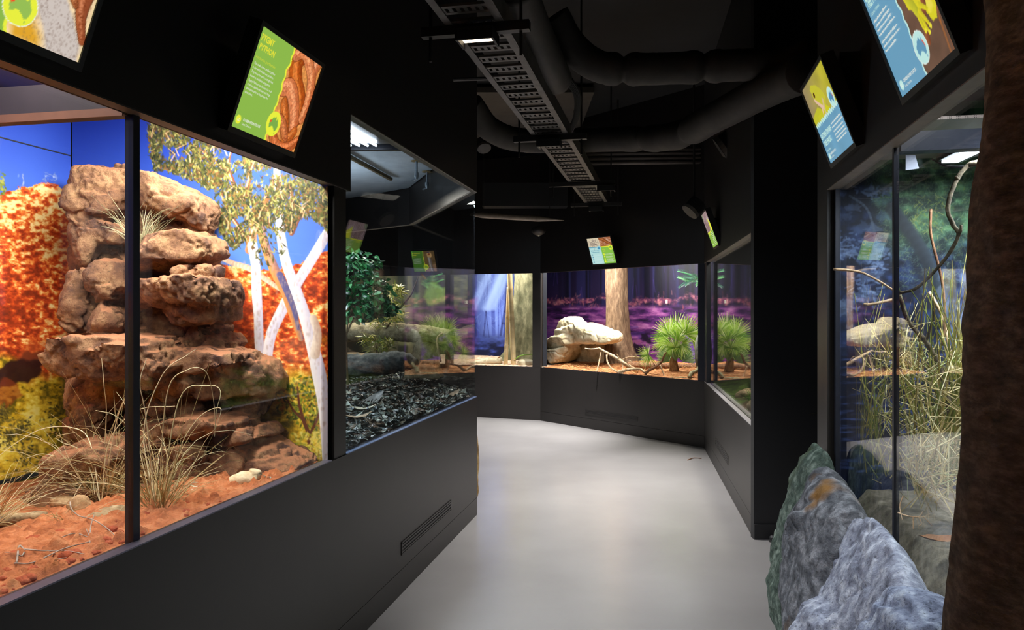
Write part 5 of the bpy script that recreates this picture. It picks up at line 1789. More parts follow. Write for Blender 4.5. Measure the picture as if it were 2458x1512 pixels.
o = floor_stuff('needle_litter', M_litter, [WF.p(0.0, 0, -0.06).xy, WF.p(2.70, 0, -0.06).xy, WF.p(2.85, 0, -1.29).xy, WF.p(-0.5, 0, -1.29).xy], gz(0.735, 0.82, 4), 200, 100)
tag(o, 'brown needle litter on the floor of the purple tank', 'ground litter', kind='stuff')
o = floor_stuff('pale_ground', M_pinkg, [WG.p(-0.1, 0, -0.06).xy, WG.p(4.5, 0, -0.06).xy, WG.p(4.5, 0, -1.24).xy, WG.p(-0.25, 0, -1.24).xy], gz(0.735, 0.80, 9), 200, 80)
tag(o, 'pale earth on the floor of the blue forest tank', 'ground', kind='stuff')

rg = np.random.RandomState(77)
mb = MB()
for k in range(900):
    u, v = rg.rand() * 2.6 + 0.05, rg.rand() ** 1.4
    p = np.array(WF.p(u, 0.755 + 0.07 * min(v / 0.7, 1), -0.08 - v * 1.1)); a = rg.rand() * PI; L = 0.02 + 0.04 * rg.rand()
    d = np.array([math.cos(a), math.sin(a), rg.randn() * 0.2]) * L
    mb.tube([p - d, p + d * 0.1 + np.array([0, 0, 0.006 * rg.rand()]), p + d], 0.0016, 3, False, np.clip(lin([(214, 156, 96), (176, 110, 60), (236, 190, 130), (140, 84, 46)][rg.randint(4)]), 0, 1))
o = mb.build('fallen_needles', vcol('needle_colours', 0.7))
tag(o, 'loose straw coloured needles strewn over the purple tank floor', 'needles', kind='stuff')

# ---- overhanging pale rock
M_pale_rock = rockmat('pale_rock', (176, 158, 122), (214, 198, 164), (234, 222, 194), scale=8, bump=0.35, bscale=60, pits=0.15)
RC = [
    ([(1340, 791), (1348, 770), (1360, 761), (1368, 758), (1375, 761), (1388, 772), (1386, 781), (1368, 788)], -0.40, 0.15, 0.0),
    ([(1334, 799), (1340, 788), (1387, 776), (1396, 792), (1370, 804), (1335, 807)], -0.40, 0.19, 0.1),
    ([(1384, 772), (1406, 774), (1437, 786), (1462, 795), (1472, 804), (1475, 813), (1468, 822), (1454, 827), (1400, 826), (1385, 822), (1378, 806)], -0.42, 0.22, 0.15),
    ([(1313, 835), (1318, 818), (1334, 804), (1372, 798), (1388, 808), (1386, 823), (1370, 830), (1315, 838)], -0.42, 0.24, 0.15),
    ([(1313, 840), (1370, 829), (1368, 842), (1353, 869), (1328, 872), (1318, 855)], -0.4, 0.21, 0.0),
    ([(1313, 846), (1330, 850), (1342, 872), (1362, 886), (1340, 892), (1312, 890)], -0.42, 0.12, 0.0),
    ([(1352, 890), (1366, 826), (1455, 822), (1455, 892)], -0.70, 0.08, 0.0),
]
mb = MB()
for k, (poly, off, T, tz) in enumerate(RC):
    chunk(mb, WF, poly, off + T * 0.3, T * 0.7, T * 0.9 + (0.10 if k < 6 else 0), 40, 3.2, k + 60, 0, tz, 0.06, 0 if k == 0 else 3)
V, Fs = remeshed(mb, 0.009, 0.012, 8, 1, 5, ridge=0.012, rscale=6)
o = meshobj('overhang_rock', V, Fs, M_pale_rock, None, True)
tag(o, 'cream layered rock with a dark overhang in the purple tank', 'rock')


# ---- tree trunks
def trunk_obj(name, pts, rad, mat, seg=40, flute=0.08, nf=6, seed=0, squash=1.0, n=14, lean=None):
    P = smooth_path([(*tuple(q), r) for q, r in zip(pts, rad)], n)
    ang = np.linspace(0, 2 * PI, seg, endpoint=False)
    V, Fs = [], []
    h0, h1 = P[0, 2], P[-1, 2]
    for i, q in enumerate(P):
        t = (q[2] - h0) / (h1 - h0 + 1e-9)
        r = q[3] * (1 + flute * (1.3 - t) * np.sin(ang * nf + seed + 1.2 * t))
        ring = np.stack([q[0] + np.cos(ang) * r, q[1] + np.sin(ang) * r * squash, np.full(seg, q[2])], 1)
        V.append(ring)
    V = np.concatenate(V)
    c = np.repeat(P[:, :3], seg, 0)
    dirn = V - c; dirn /= np.linalg.norm(dirn, axis=1)[:, None] + 1e-9
    V = V + dirn * ((fbm(V * np.array([14, 14, 5]), 4, seed) - 0.5) * 0.14 * np.repeat(P[:, 3], seg))[:, None]
    for i in range(len(P) - 1):
        for k in range(seg):
            Fs.append((i * seg + k, i * seg + (k + 1) % seg, (i + 1) * seg + (k + 1) % seg, (i + 1) * seg + k))
    Fs.append(tuple(range(seg - 1, -1, -1))); Fs.append(tuple((len(P) - 1) * seg + k for k in range(seg)))
    return meshobj(name, V, Fs, mat, None, True)


def barkmat(name, c1, c2, c3, zs=0.25, scale=30, bump=0.9):
    m, nt, b, out = newmat(name)
    tc = nt.nodes.new('ShaderNodeTexCoord')
    mp = nt.nodes.new('ShaderNodeMapping'); mp.inputs['Scale'].default_value = (1, 1, zs)
    nt.links.new(tc.outputs['Object'], mp.inputs['Vector'])
    n = nt.nodes.new('ShaderNodeTexNoise'); n.inputs['Scale'].default_value = scale; n.inputs['Detail'].default_value = 8; n.inputs['Roughness'].default_value = 0.65
    nt.links.new(mp.outputs[0], n.inputs['Vector'])
    r = nt.nodes.new('ShaderNodeValToRGB')
    r.color_ramp.elements[0].position, r.color_ramp.elements[0].color = 0.32, L4(c1)
    r.color_ramp.elements[1].position, r.color_ramp.elements[1].color = 0.68, L4(c3)
    e = r.color_ramp.elements.new(0.5); e.color = L4(c2)
    nt.links.new(n.outputs['Fac'], r.inputs['Fac']); nt.links.new(r.outputs[0], b.inputs['Base Color'])
    bp = nt.nodes.new('ShaderNodeBump'); bp.inputs['Strength'].default_value = bump; bp.inputs['Distance'].default_value = 0.015
    nt.links.new(n.outputs['Fac'], bp.inputs['Height']); nt.links.new(bp.outputs['Normal'], b.inputs['Normal'])
    b.inputs['Roughness'].default_value = 0.85
    b.inputs['Specular IOR Level'].default_value = 0.2
    return m


M_bark = barkmat('brown_bark', (74, 57, 44), (104, 82, 64), (136, 112, 90))
M_moss_bark = barkmat('mossy_bark', (66, 64, 42), (98, 94, 68), (134, 126, 96), 0.4, 14, 0.6)
Yt = 10.5
o = trunk_obj('tree_trunk', [at(1492, 898, Yt), at(1490, 870, Yt), at(1484, 830, Yt), at(1481, 780, Yt), at(1480, 720, Yt), at(1479, 660, Yt), at(1478, 585, Yt)], [0.35, 0.26, 0.195, 0.165, 0.153, 0.153, 0.153], M_bark, 40, 0.07, 5, 2)
tag(o, 'straight brown tree trunk behind the overhanging rock', 'tree trunk')
Yt = 11.42
o = trunk_obj('tree_trunk', [at(1254, 884, Yt), at(1258, 860, Yt), at(1262, 830, Yt), at(1264, 780, Yt), at(1265, 720, Yt), at(1266, 660, Yt), at(1266, 600, Yt)], [0.52, 0.37, 0.28, 0.24, 0.21, 0.20, 0.20], M_moss_bark, 48, 0.16, 5, 1, 0.6)
tag(o, 'thick mossy buttressed trunk behind the bamboo poles', 'tree trunk')

# ---- bamboo poles
M_bam = plain('bamboo_cream', (206, 170, 116), 0.45, rgb2=(230, 202, 152), nscale=9, bump=0.05)


def bamboo(p0, p1, r, nodes, lab):
    mb = MB()
    t = np.linspace(0, 1, 60)
    R = np.full(60, r)
    for nd in nodes:
        R = R * (1 + 0.14 * np.exp(-((t - nd) / 0.012) ** 2))
    P = np.array(p0)[None] * (1 - t)[:, None] + np.array(p1)[None] * t[:, None]
    mb.tube(P, R, 18)
    o = mb.build('bamboo_pole', M_bam, None, True)
    return tag(o, lab, 'bamboo pole', 'bamboo poles in the blue tank')


bamboo(at(1233, 880, 10.82), at(1221, 600, 10.82), 0.037, (0.16, 0.42, 0.66, 0.9), 'taller cream bamboo pole leaning in front of the mossy trunk')
bamboo(at(1214, 877, 10.86), at(1221, 690, 10.9), 0.028, (0.25, 0.62), 'shorter thinner bamboo pole left of the tall pole')
o = log_obj('green_stem', [at(1236, 862, 10.76), at(1252, 853, 10.76), at(1285, 850, 10.76)], [0.006, 0.008, 0.006], plain('fresh_green', (120, 160, 50), 0.5, rgb2=(150, 186, 70), nscale=20), 8, 0.1)
tag(o, 'thin bright green stem at the foot of the mossy trunk', 'stem')
o = boulder('stone', at(1264, 873, 10.78), 0.13, 0.09, 0.07, M_pale_rock, 14, disp=0.25)
tag(o, 'cream stone at the foot of the bamboo beside the black post', 'stone')
for k, (x, y, rz) in enumerate(((1150, 874, 0.3), (1165, 872, 1.2), (1196, 866, 2.0), (1202, 876, 0.4), (1180, 878, 2.8))):
    o = leaf_obj('dry_leaf', 0.09, 0.035, M_dleaf if k % 2 else plain('leaf_tan%d' % k, (170, 120, 70), 0.7), 0.9, k + 50)
    o.location = at(x, y, 10.98) + Vector((0, 0, 0.02)); o.rotation_euler = (0.5, 0.4 * k, rz)
    tag(o, 'dry tan leaf on the pale earth left of the bamboo', 'leaf', 'dry leaves left of the bamboo')
o = log_obj('root_log', [at(1130, 874, 11.0), at(1165, 868, 11.0), at(1205, 866, 11.0)], [0.03, 0.045, 0.05], M_pale_rock, 14, 0.2, 3)
tag(o, 'pale buried root lying on the ground left of the bamboo', 'root')

# ---- fan palm
M_palm = vcol('palm_green', 0.45, spec=0.4, transl=0.25)
M_palmt = barkmat('palm_fibre', (92, 62, 36), (140, 100, 62), (176, 136, 90), 0.3, 60)
root = empty('fan_palm', at(1618, 886, 9.2))
kids = []
k0 = trunk_obj('trunk', [at(1618, 890, 9.2), at(1617, 880, 9.2), at(1616, 866, 9.2), at(1617, 852, 9.2)], [0.055, 0.05, 0.042, 0.03], M_palmt, 20, 0.15, 7, 3, n=5)
kids.append(k0)


def fan(hub, direction, up, R, nl, spread, base, cols, seed):
    """one fan leaf on its stalk: folded leaflets radiating from hub in the plane of direction and up"""
    rg = np.random.RandomState(seed)
    d = np.array(direction, float); d /= np.linalg.norm(d)
    s = np.array(up, float); s -= d * (s @ d); s /= np.linalg.norm(s)
    nrm = np.cross(d, s)
    if nrm[1] > 0:
        nrm = -nrm
    mb = MB()
    hub = np.array(hub)
    b0 = np.array(base)
    P = smooth_path([b0, b0 * 0.45 + hub * 0.55 + np.array([0, 0, 0.03]), hub], 5)
    cst = lin((126, 150, 70))
    mb.tube(P, np.linspace(0.007, 0.0045, len(P)), 6, True, cst)
    for k in range(nl):
        a = (k / (nl - 1) - 0.5) * 2 * spread
        L = R * (0.82 + 0.18 * math.cos(a * 0.8)) * (0.78 + 0.3 * rg.rand())
        dd = d * math.cos(a) + s * math.sin(a)
        t = np.array([0, 0.3, 0.65, 1.0])
        w = np.array([0.0025, 0.0066, 0.006, 0.001]) * (R / 0.25) * (0.8 + 0.4 * rg.rand())
        side = -d * math.sin(a) + s * math.cos(a)
        droop = np.array([0, 0, -1.0]) * 0.06 * L
        c = lin(cols[rg.randint(len(cols))])
        for i in range(3):
            pa, pb_ = hub + dd * L * t[i] + droop * t[i] ** 2.5, hub + dd * L * t[i + 1] + droop * t[i + 1] ** 2.5
            f0, f1 = nrm * w[i] * 0.7, nrm * w[i + 1] * 0.7
            mb.add([pa - side * w[i] + f0, pa, pa + side * w[i] + f0, pb_ - side * w[i + 1] + f1, pb_, pb_ + side * w[i + 1] + f1], [(0, 1, 4, 3), (1, 2, 5, 4)], c)
    return mb.build('frond', M_palm, None, False)


PG = ((176, 208, 84), (200, 222, 120), (140, 180, 60), (222, 236, 168), (112, 156, 52))
PB_ = 0
PB = ((130, 166, 110), (160, 190, 140), (110, 150, 80), (180, 200, 130))
crown = at(1617, 854, 9.2)
for k, (hx, hy, dy, ang, rp, sp, tip, cols) in enumerate((
        (1606, 806, -0.08, 128, 54, 1.75, 0.35, PG), (1622, 800, 0.05, 88, 56, 1.55, 0.2, PG), (1645, 802, -0.03, 60, 56, 1.7, 0.3, PG),
        (1598, 822, 0.06, 168, 42, 1.6, 0.5, PG), (1662, 818, 0.06, 18, 42, 1.6, 0.5, PG), (1610, 824, -0.14, 226, 36, 1.7, 0.5, PG), (1620, 834, -0.17, 84, 36, 1.9, 0.4, PG),
        (1556, 851, -0.10, 200, 36, 2.0, 0.15, PG), (1610, 864, 0.02, 122, 44, 0.75, 0.2, PB), (1634, 864, 0.05, 60, 44, 0.75, 0.2, PB),
        (1622, 866, -0.06, 92, 50, 0.7, 0.2, PB), (1640, 868, -0.1, 28, 34, 0.6, 0.3, PB), (1606, 868, -0.1, 150, 36, 0.6, 0.3, PB), (1682, 806, 0.12, 60, 34, 1.7, 0.4, PG), (1636, 826, -0.16, 310, 36, 1.7, 0.5, PG), (1626, 816, -0.12, 75, 40, 1.5, 0.8, PG))):
    Yh = 9.2 + dy
    hub = at(hx, hy, Yh)
    a = math.radians(ang)
    d3 = (math.cos(a) * (1 - 0.3 * tip), -tip * 0.5, math.sin(a) * (1 - 0.3 * tip))
    # leaf plane: contains d3 and the sideways direction seen from the corridor, tipped a little
    sd = np.array([-math.sin(a), 0.25 * (1 if k % 2 else -1), math.cos(a)])
    kids.append(fan(hub, d3, sd, rp / F * Yh, 26, sp, crown, cols, k))
adopt(root, *kids)
tag(root, 'bright green fan palm in the purple tank by the corner post', 'palm')

# ---- branches, logs, stone
M_branch = barkmat('pale_branch', (150, 118, 88), (190, 160, 126), (222, 198, 168), 0.6, 40, 0.5)
M_dbranch = barkmat('dark_branch', (84, 56, 40), (122, 86, 62), (160, 120, 90), 0.6, 40, 0.6)


def branch(name, lines, mat, lab, cat='branch', seed=0):
    mb = MB()
    for k, (pts, r0, r1) in enumerate(lines):
        P = smooth_path([tuple(at(*q)) for q in pts], 6)
        mb.tube(P, np.linspace(r0, r1, len(P)), 8, True, None, 0.28, seed + k)
    return tag(mb.build(name, mat, None, True), lab, cat)


branch('branch', [([(1532, 892, 9.35), (1505, 876, 9.4), (1472, 855, 9.5), (1450, 843, 9.6), (1436, 835, 9.65)], 0.028, 0.012),
                  ([(1436, 836, 9.65), (1420, 838, 9.7), (1404, 836, 9.72)], 0.009, 0.006),
                  ([(1490, 866, 9.45), (1506, 858, 9.4), (1524, 857, 9.38), (1545, 858, 9.36)], 0.008, 0.004),
                  ([(1488, 864, 9.45), (1482, 852, 9.44), (1478, 850, 9.42)], 0.007, 0.004),
                  ([(1500, 872, 9.42), (1513, 866, 9.36), (1516, 873, 9.34)], 0.006, 0.003),
                  ([(1494, 868, 9.43), (1495, 885, 9.38), (1494, 898, 9.32)], 0.007, 0.006)], M_branch, 'pale dead branch leaning in front of the overhang rock', seed=2)
branch('branch', [([(1456, 852, 9.5), (1458, 868, 9.47), (1468, 884, 9.42), (1492, 897, 9.33)], 0.010, 0.010),
                  ([(1459, 845, 9.5), (1457, 858, 9.5)], 0.005, 0.007)], M_branch, 'curved pale stick hooked beside the straight trunk', seed=5)
branch('stick', [([(1442, 846, 9.66), (1438, 868, 9.6), (1432, 893, 9.55)], 0.008, 0.008)], M_branch, 'thin upright stick in the mouth of the overhang', 'stick', 7)
branch('branch', [([(1484, 893, 9.3), (1510, 887, 9.27), (1536, 886, 9.22), (1550, 896, 9.15)], 0.020, 0.014)], M_branch, 'white knobbly branch lying on the litter near the glass', seed=9)
branch('branch', [([(1548, 897, 9.05), (1560, 887, 9.06), (1574, 880, 9.06), (1587, 869, 9.05), (1594, 854, 9.05), (1600, 845, 9.05)], 0.022, 0.010),
                  ([(1574, 880, 9.06), (1568, 870, 9.05)], 0.007, 0.003)], M_dbranch, 'brown forked branch rising left of the palm', seed=11)
branch('stick', [([(1584, 876, 9.0), (1590, 890, 8.98), (1596, 906, 8.93)], 0.009, 0.008)], M_branch, 'bleached short stick under the brown forked branch', 'stick', 13)
branch('log', [([(1505, 877, 9.75), (1560, 879, 9.6), (1620, 880, 9.5), (1690, 884, 9.35)], 0.05, 0.04)], M_dbranch, 'long brown log along the back behind the palm', 'log', 15)
branch('branch', [([(1655, 906, 8.65), (1660, 896, 8.68), (1672, 890, 8.72), (1680, 880, 8.76)], 0.025, 0.02),
                  ([(1600, 908, 8.85), (1640, 907, 8.72), (1676, 911, 8.6)], 0.016, 0.012)], barkmat('lichen_branch', (110, 104, 76), (150, 142, 108), (180, 170, 134), 0.6, 40), 'lichen grey branch on the litter beside the corner post', seed=17)
o = boulder('upright_stone', at(1688, 842, 8.95), 0.10, 0.09, 0.24, rockmat('grey_stone', (98, 102, 90), (128, 130, 116), (156, 156, 142), scale=14, bump=0.6, bscale=80), 21, disp=0.15, sink=0.1)
tag(o, 'grey upright stone half hidden behind the corner post', 'stone')
g = MB(); g.box(at(1600, 724, 10.0), 0.022, 0.02, 0.045)
o = g.build('sensor_tag', plain('tag_white', (210, 208, 200), 0.5)); tag(o, 'tiny white sensor tag on the purple backdrop above the palm', 'tag')
o.location += Vector((WF.n[0], WF.n[1], 0)) * 0.0
# fern spray at the top right
mb = MB(); rg = np.random.RandomState(5)
for k in range(9):
    p0 = np.array(at(1672 + rg.randn() * 10, 668 + rg.randn() * 6, 9.35)); a = rg.uniform(1.9, 4.0); L = 0.26 * (0.6 + 0.6 * rg.rand())
    dv = np.array([math.cos(a), -0.3 * rg.rand(), math.sin(a) * 0.45])
    c = lin([(60, 110, 76), (84, 140, 90), (44, 90, 70)][k % 3])
    for j in range(14):
        t = (j + 1) / 15
        q = p0 + dv * L * t + np.array([0, 0, -0.1 * t * t * L])
        for sgn in (-1, 1):
            sv = np.array([-dv[2], 0, dv[0]]) * sgn * 0.055 * (1 - t * 0.7) + dv * 0.03
            mb.add([q, q + sv * 0.5 + np.array([0, 0.004, 0.006]), q + sv, q + sv * 0.5 - np.array([0, 0.004, 0.006])], [(0, 1, 2, 3)], c)
fr_ = mb.build('foliage', M_palm)
sm = MB(); sm.tube(smooth_path([tuple(at(1700, 650, 9.5)), tuple(at(1684, 662, 9.4)), tuple(at(1660, 676, 9.35))], 5), 0.008, 6)
st_ = sm.build('stem', M_dbranch)
root = empty('fern_spray', at(1680, 664, 9.4)); adopt(root, fr_, st_)
tag(root, 'green fern spray hanging high at the right of the purple tank', 'fern')

# ---- moss tank to the right
M_moss = rockmat('moss', (40, 56, 18), (74, 98, 30), (112, 136, 52), scale=10, bump=1.0, bscale=200, pits=0.5, warm=((92, 74, 50), 3.0, 0.52))
o = floor_stuff('moss_floor', M_moss, [WH.p(0.1, 0, -0.07).xy, WH.p(LH, 0, -0.07).xy, WH.p(LH, 0, -1.28).xy, WH.p(0.1, 0, -1.28).xy], gz(0.735, 0.90, 33, 0.12), 160, 80)
tag(o, 'dark green moss and soil over the right tank floor', 'moss', kind='stuff')
M_gs = rockmat('tank_stone', (110, 92, 66), (150, 130, 98), (186, 168, 134), scale=14, bump=0.6, bscale=80)
for k, (s, off, z, sx, sy, sz, lab) in enumerate(((1.7, -0.24, 0.76, 0.14, 0.1, 0.07, 'flat mossy stone near the far end of the moss tank sill'), (2.55, -0.22, 0.76, 0.13, 0.10, 0.08, 'grey brown stone at the middle of the moss tank sill'), (3.1, -0.2, 0.75, 0.10, 0.08, 0.07, 'rounded stone at the near end of the moss tank sill'), (1.2, -0.62, 0.95, 0.3, 0.25, 0.28, 'tall tan boulder at the far end of the moss tank'))):
    o = boulder('stone', WH.p(s, z, off), sx, sy, sz, M_gs, 70 + k, disp=0.3)
    tag(o, lab, 'stone')
for k, (s, off, n_, lab) in enumerate(((2.75, -0.26, 160, 'bright green grassy tuft at the near end of the moss tank'), (2.1, -0.28, 120, 'darker green tuft at the middle of the moss tank'))):
    o = grass_mesh(WH.p(s, 0.77, off), n_, 0.17, 1.0, 300 + k, 0.12, 0.003, 0.9, ((88, 130, 44), (120, 160, 60), (60, 96, 34)), 0.4).build('moss_tuft', M_grass)
    clip_glass(o, WH)
    tag(o, lab, 'plant')


# ---------------------------------------------------------------- leaf litter tank
M_soil = rockmat('dark_soil', (28, 30, 30), (46, 48, 46), (70, 72, 68), scale=20, bump=1.0, bscale=150)
la, lb, lc2, ld = WL.p(s833 + 0.02, 0, -0.03), WL.p(-0.05, 0, -0.03), WE.p(2.1, 0, -0.06), DIV.p(2.2, 0, 0.03)


def lz(U, Vv, X, Y):
    P = np.stack([X, Y, np.zeros_like(X)], 1)
    return 0.862 + (fbm(P * 3, 3, 3) - 0.5) * 0.05 * np.clip(Vv * 10, 0, 1) + 0.03 * np.clip(Vv * 2, 0, 1)


o = floor_stuff('dark_soil', M_soil, [la.xy, lb.xy, lc2.xy, ld.xy], lz, 120, 80)
tag(o, 'dark soil under the leaf litter', 'soil', kind='stuff')
M_leafv = vcol('leaf_colours', 0.38, spec=0.5, noise=0.25, nscale=60)
rng = np.random.RandomState(12)
mb = MB()
LC = [(74, 84, 78), (106, 116, 108), (52, 60, 56), (138, 146, 134), (90, 84, 70), (112, 98, 80), (60, 72, 74), (164, 168, 154), (84, 66, 50), (42, 48, 46)]


def leaf_card(mb, c, L, W_, ax, up, curl, col, n=6):
    d = np.array(ax, float); d /= np.linalg.norm(d)
    u = np.array(up, float); u -= d * (u @ d); u /= np.linalg.norm(u)
    s = np.cross(u, d)
    t = np.linspace(0, 1, n)
    w = W_ * 0.5 * np.sin(PI * np.clip(t, 0.03, 0.97)) ** 0.75
    V = []
    for ti, wi in zip(t, w):
        q = np.array(c) + d * (ti - 0.5) * L + u * curl * L * (ti - 0.5) ** 2 * 2
        V += [q - s * wi + u * wi * 0.35, q, q + s * wi + u * wi * 0.35]
    Fs = []
    for i in range(n - 1):
        for k in range(2):
            a = i * 3 + k
            Fs.append((a, a + 1, a + 4, a + 3))
    mb.add(V, Fs, col)


A, B_, Cc, Dd = [np.array(v.xy) for v in (la, lb, lc2, ld)]
for k in range(5200):
    u, v = rng.rand(), rng.rand() ** 1.5
    p = (A * (1 - u) + B_ * u) * (1 - v) + (Dd * (1 - u) + Cc * u) * v
    dn = (p[0] - WL.o[0]) * WL.n[0] + (p[1] - WL.o[1]) * WL.n[1]
    de = (p[0] - WE.o[0]) * WE.n[0] + (p[1] - WE.o[1]) * WE.n[1]
    if dn > -0.05 or de > -0.05:
        continue
    L = 0.03 + 0.055 * rng.rand() ** 1.6
    z = 0.872 + 0.03 * min(1, v * 2) + rng.rand() * 0.022
    a = rng.rand() * 2 * PI
    up = np.array([rng.randn() * 0.45, rng.randn() * 0.45, 1.0])
    leaf_card(mb, (p[0], p[1], z), L, L * (0.28 + 0.25 * rng.rand()), (math.cos(a), math.sin(a), rng.randn() * 0.25), up, rng.uniform(0.1, 0.7), np.clip(lin(LC[rng.randint(len(LC))]) * (0.5 + 0.8 * rng.rand()), 0, 1))
o = mb.build('leaf_litter', M_leafv)
tag(o, 'grey green dead leaf litter carpeting the leaf tank floor', 'leaf litter', kind='stuff')
M_bigleaf = plain('big_leaf_grey', (104, 104, 100), 0.45, rgb2=(150, 148, 142), nscale=18, bump=0.2)
for (x, y, rz, L, tl, lab) in ((892, 965, 0.9, 0.20, 0.5, 'large curled grey leaf on top of the litter, left side'), (874, 985, 0.2, 0.15, 0.1, 'flat pale leaf in front of the large curled leaf'), (1108, 948, 0.8, 0.11, 0.5, 'tan curled leaf on the litter at the far corner'), (858, 1006, 0.35, 0.17, 0.05, 'long whitish leaf lying nearest the desert tank frame')):
    mat_ = M_bigleaf if 'grey' in lab else (plain('big_leaf_tan', (140, 116, 88), 0.5, rgb2=(176, 156, 128), nscale=18) if 'tan' in lab else M_dleaf)
    o = leaf_obj('large_leaf', L, L * 0.36, mat_, 0.9, int(x), 0.5)
    p = onz(x, y, 0.905)
    dn = (p.x - WL.o[0]) * WL.n[0] + (p.y - WL.o[1]) * WL.n[1]
    if dn > -0.12:
        p -= Vector((WL.n[0], WL.n[1], 0)) * (dn + 0.12)
    o.location = p; o.rotation_euler = (tl, -tl * 0.6, rz)
    tag(o, lab, 'leaf')

# glossy shrub
M_shrub = vcol('shrub_leaf', 0.3, spec=0.6, transl=0.2)
M_stem = plain('brown_stem', (70, 54, 40), 0.7, rgb2=(104, 84, 62), nscale=30)


def shrub(name, blobs, n, L, asp, cols, mat, stems, lab, seed, droop=0.4):
    rg = np.random.RandomState(seed)
    mb = MB()
    for k in range(n):
        c, r = blobs[rg.randint(len(blobs))]
        v = rg.randn(3); v /= np.linalg.norm(v)
        p = np.array(c) + v * np.array(r) * (0.45 + 0.6 * rg.rand())
        ax = v * np.array([1, 1, 0.3]) + rg.randn(3) * 0.5 + np.array([0, 0, -droop])
        up = np.array([0, -0.35, 1.0]) + rg.randn(3) * 0.5
        l = L * (0.65 + 0.6 * rg.rand())
        leaf_card(mb, p, l, l * asp, ax, up, rg.uniform(-0.3, 0.1), np.clip(lin(cols[rg.randint(len(cols))]) * (0.75 + 0.5 * rg.rand()), 0, 1))
    f = mb.build('foliage', mat)
    sm = MB()
    for q in stems:
        P = smooth_path([tuple(v) for v in q], 5)
        sm.tube(P, np.linspace(0.008, 0.003, len(P)), 6)
    s_ = sm.build('stem', M_stem)
    root = empty(name, stems[0][0])
    adopt(root, f, s_)
    return tag(root, lab, 'plant')


sb = at(835, 930, 5.4)
shrub('leafy_shrub', [(at(838, 660, 5.0), (0.19, 0.22, 0.19)), (at(856, 720, 4.9), (0.16, 0.2, 0.16)), (at(900, 700, 5.3), (0.13, 0.2, 0.12)), (at(862, 640, 5.2), (0.16, 0.2, 0.10)), (at(915, 745, 5.3), (0.13, 0.15, 0.07))], 820, 0.050, 0.5,
      ((40, 112, 56), (28, 88, 44), (70, 150, 84), (20, 64, 36), (110, 180, 120), (34, 100, 60)), M_shrub,
      [[sb, at(832, 820, 5.3), at(840, 720, 5.1), at(850, 640, 5.0)], [at(832, 800, 5.3), at(870, 730, 5.2), at(930, 740, 5.3)], [at(836, 760, 5.2), at(880, 690, 5.2), at(920, 690, 5.3)]],
      'glossy dark green shrub in the leaf tank beside the black post', 4)
bb = at(905, 880, 6.5)
YG = ((196, 192, 84), (160, 168, 66), (220, 210, 130), (120, 140, 56), (230, 220, 160))
shrub('yellow_bamboo_plant', [(at(920, 720, 6.4), (0.14, 0.12, 0.10)), (at(950, 745, 6.3), (0.10, 0.1, 0.13)), (at(925, 770, 6.4), (0.15, 0.1, 0.08)), (at(955, 700, 6.3), (0.07, 0.05, 0.06))], 330, 0.075, 0.16, YG, M_shrub,
      [[bb, at(915, 800, 6.45), at(930, 740, 6.4), at(950, 690, 6.3)], [at(912, 810, 6.45), at(940, 770, 6.35), at(965, 730, 6.3)], [at(960, 740, 6.3), at(985, 710, 6.25), at(996, 685, 6.25), at(1004, 664, 6.25)]],
      'yellow green bamboo plant above the raised log', 7, 0.2)
shrub('low_bamboo_plant', [(at(905, 830, 6.2), (0.13, 0.1, 0.06)), (at(880, 815, 6.2), (0.08, 0.08, 0.06)), (at(930, 825, 6.15), (0.07, 0.08, 0.06))], 200, 0.06, 0.15, ((150, 150, 60), (120, 130, 50), (186, 180, 90), (90, 110, 46)), M_shrub,
      [[at(905, 880, 6.25), at(905, 850, 6.2), at(900, 815, 6.2)], [at(910, 880, 6.25), at(925, 845, 6.2), at(932, 815, 6.15)]],
      'low yellowish bamboo tuft in front of the raised log', 9, 0.2)
M_logb = barkmat('grey_bark', (118, 104, 78), (164, 150, 116), (206, 194, 160), 1.0, 22, 1.0)
o = log_obj('raised_log', [at(815, 800, 6.75), at(880, 796, 6.6), at(960, 797, 6.4), at(1030, 803, 6.25), at(1084, 806, 6.12)], [0.085, 0.08, 0.075, 0.07, 0.045], M_logb, 26, 0.22, 3, 10)
tag(o, 'rough grey log raised across the back of the leaf tank', 'log')
o = trunk_obj('stump', [at(1018, 905, 6.3), at(1018, 870, 6.3), at(1022, 840, 6.3), at(1026, 806, 6.3)], [0.16, 0.12, 0.10, 0.07], M_logb, 26, 0.2, 4, 5)
tag(o, 'broken grey stump propping the raised log', 'stump')
o = log_obj('grey_log', [at(800, 880, 5.9), at(880, 876, 5.85), at(965, 868, 5.8), at(1000, 872, 5.75)], [0.09, 0.085, 0.075, 0.03], barkmat('dark_grey_bark', (62, 66, 66), (94, 98, 96), (130, 132, 126), 1.0, 22, 1.0), 24, 0.25, 6, 8)
tag(o, 'dark grey log lying on the litter under the raised log', 'log')
branch('branch', [([(1062, 800, 6.1), (1050, 812, 6.05), (1052, 840, 6.0), (1058, 868, 5.98)], 0.009, 0.008)], M_branch, 'pale crooked branch hanging from the end of the raised log', seed=31)
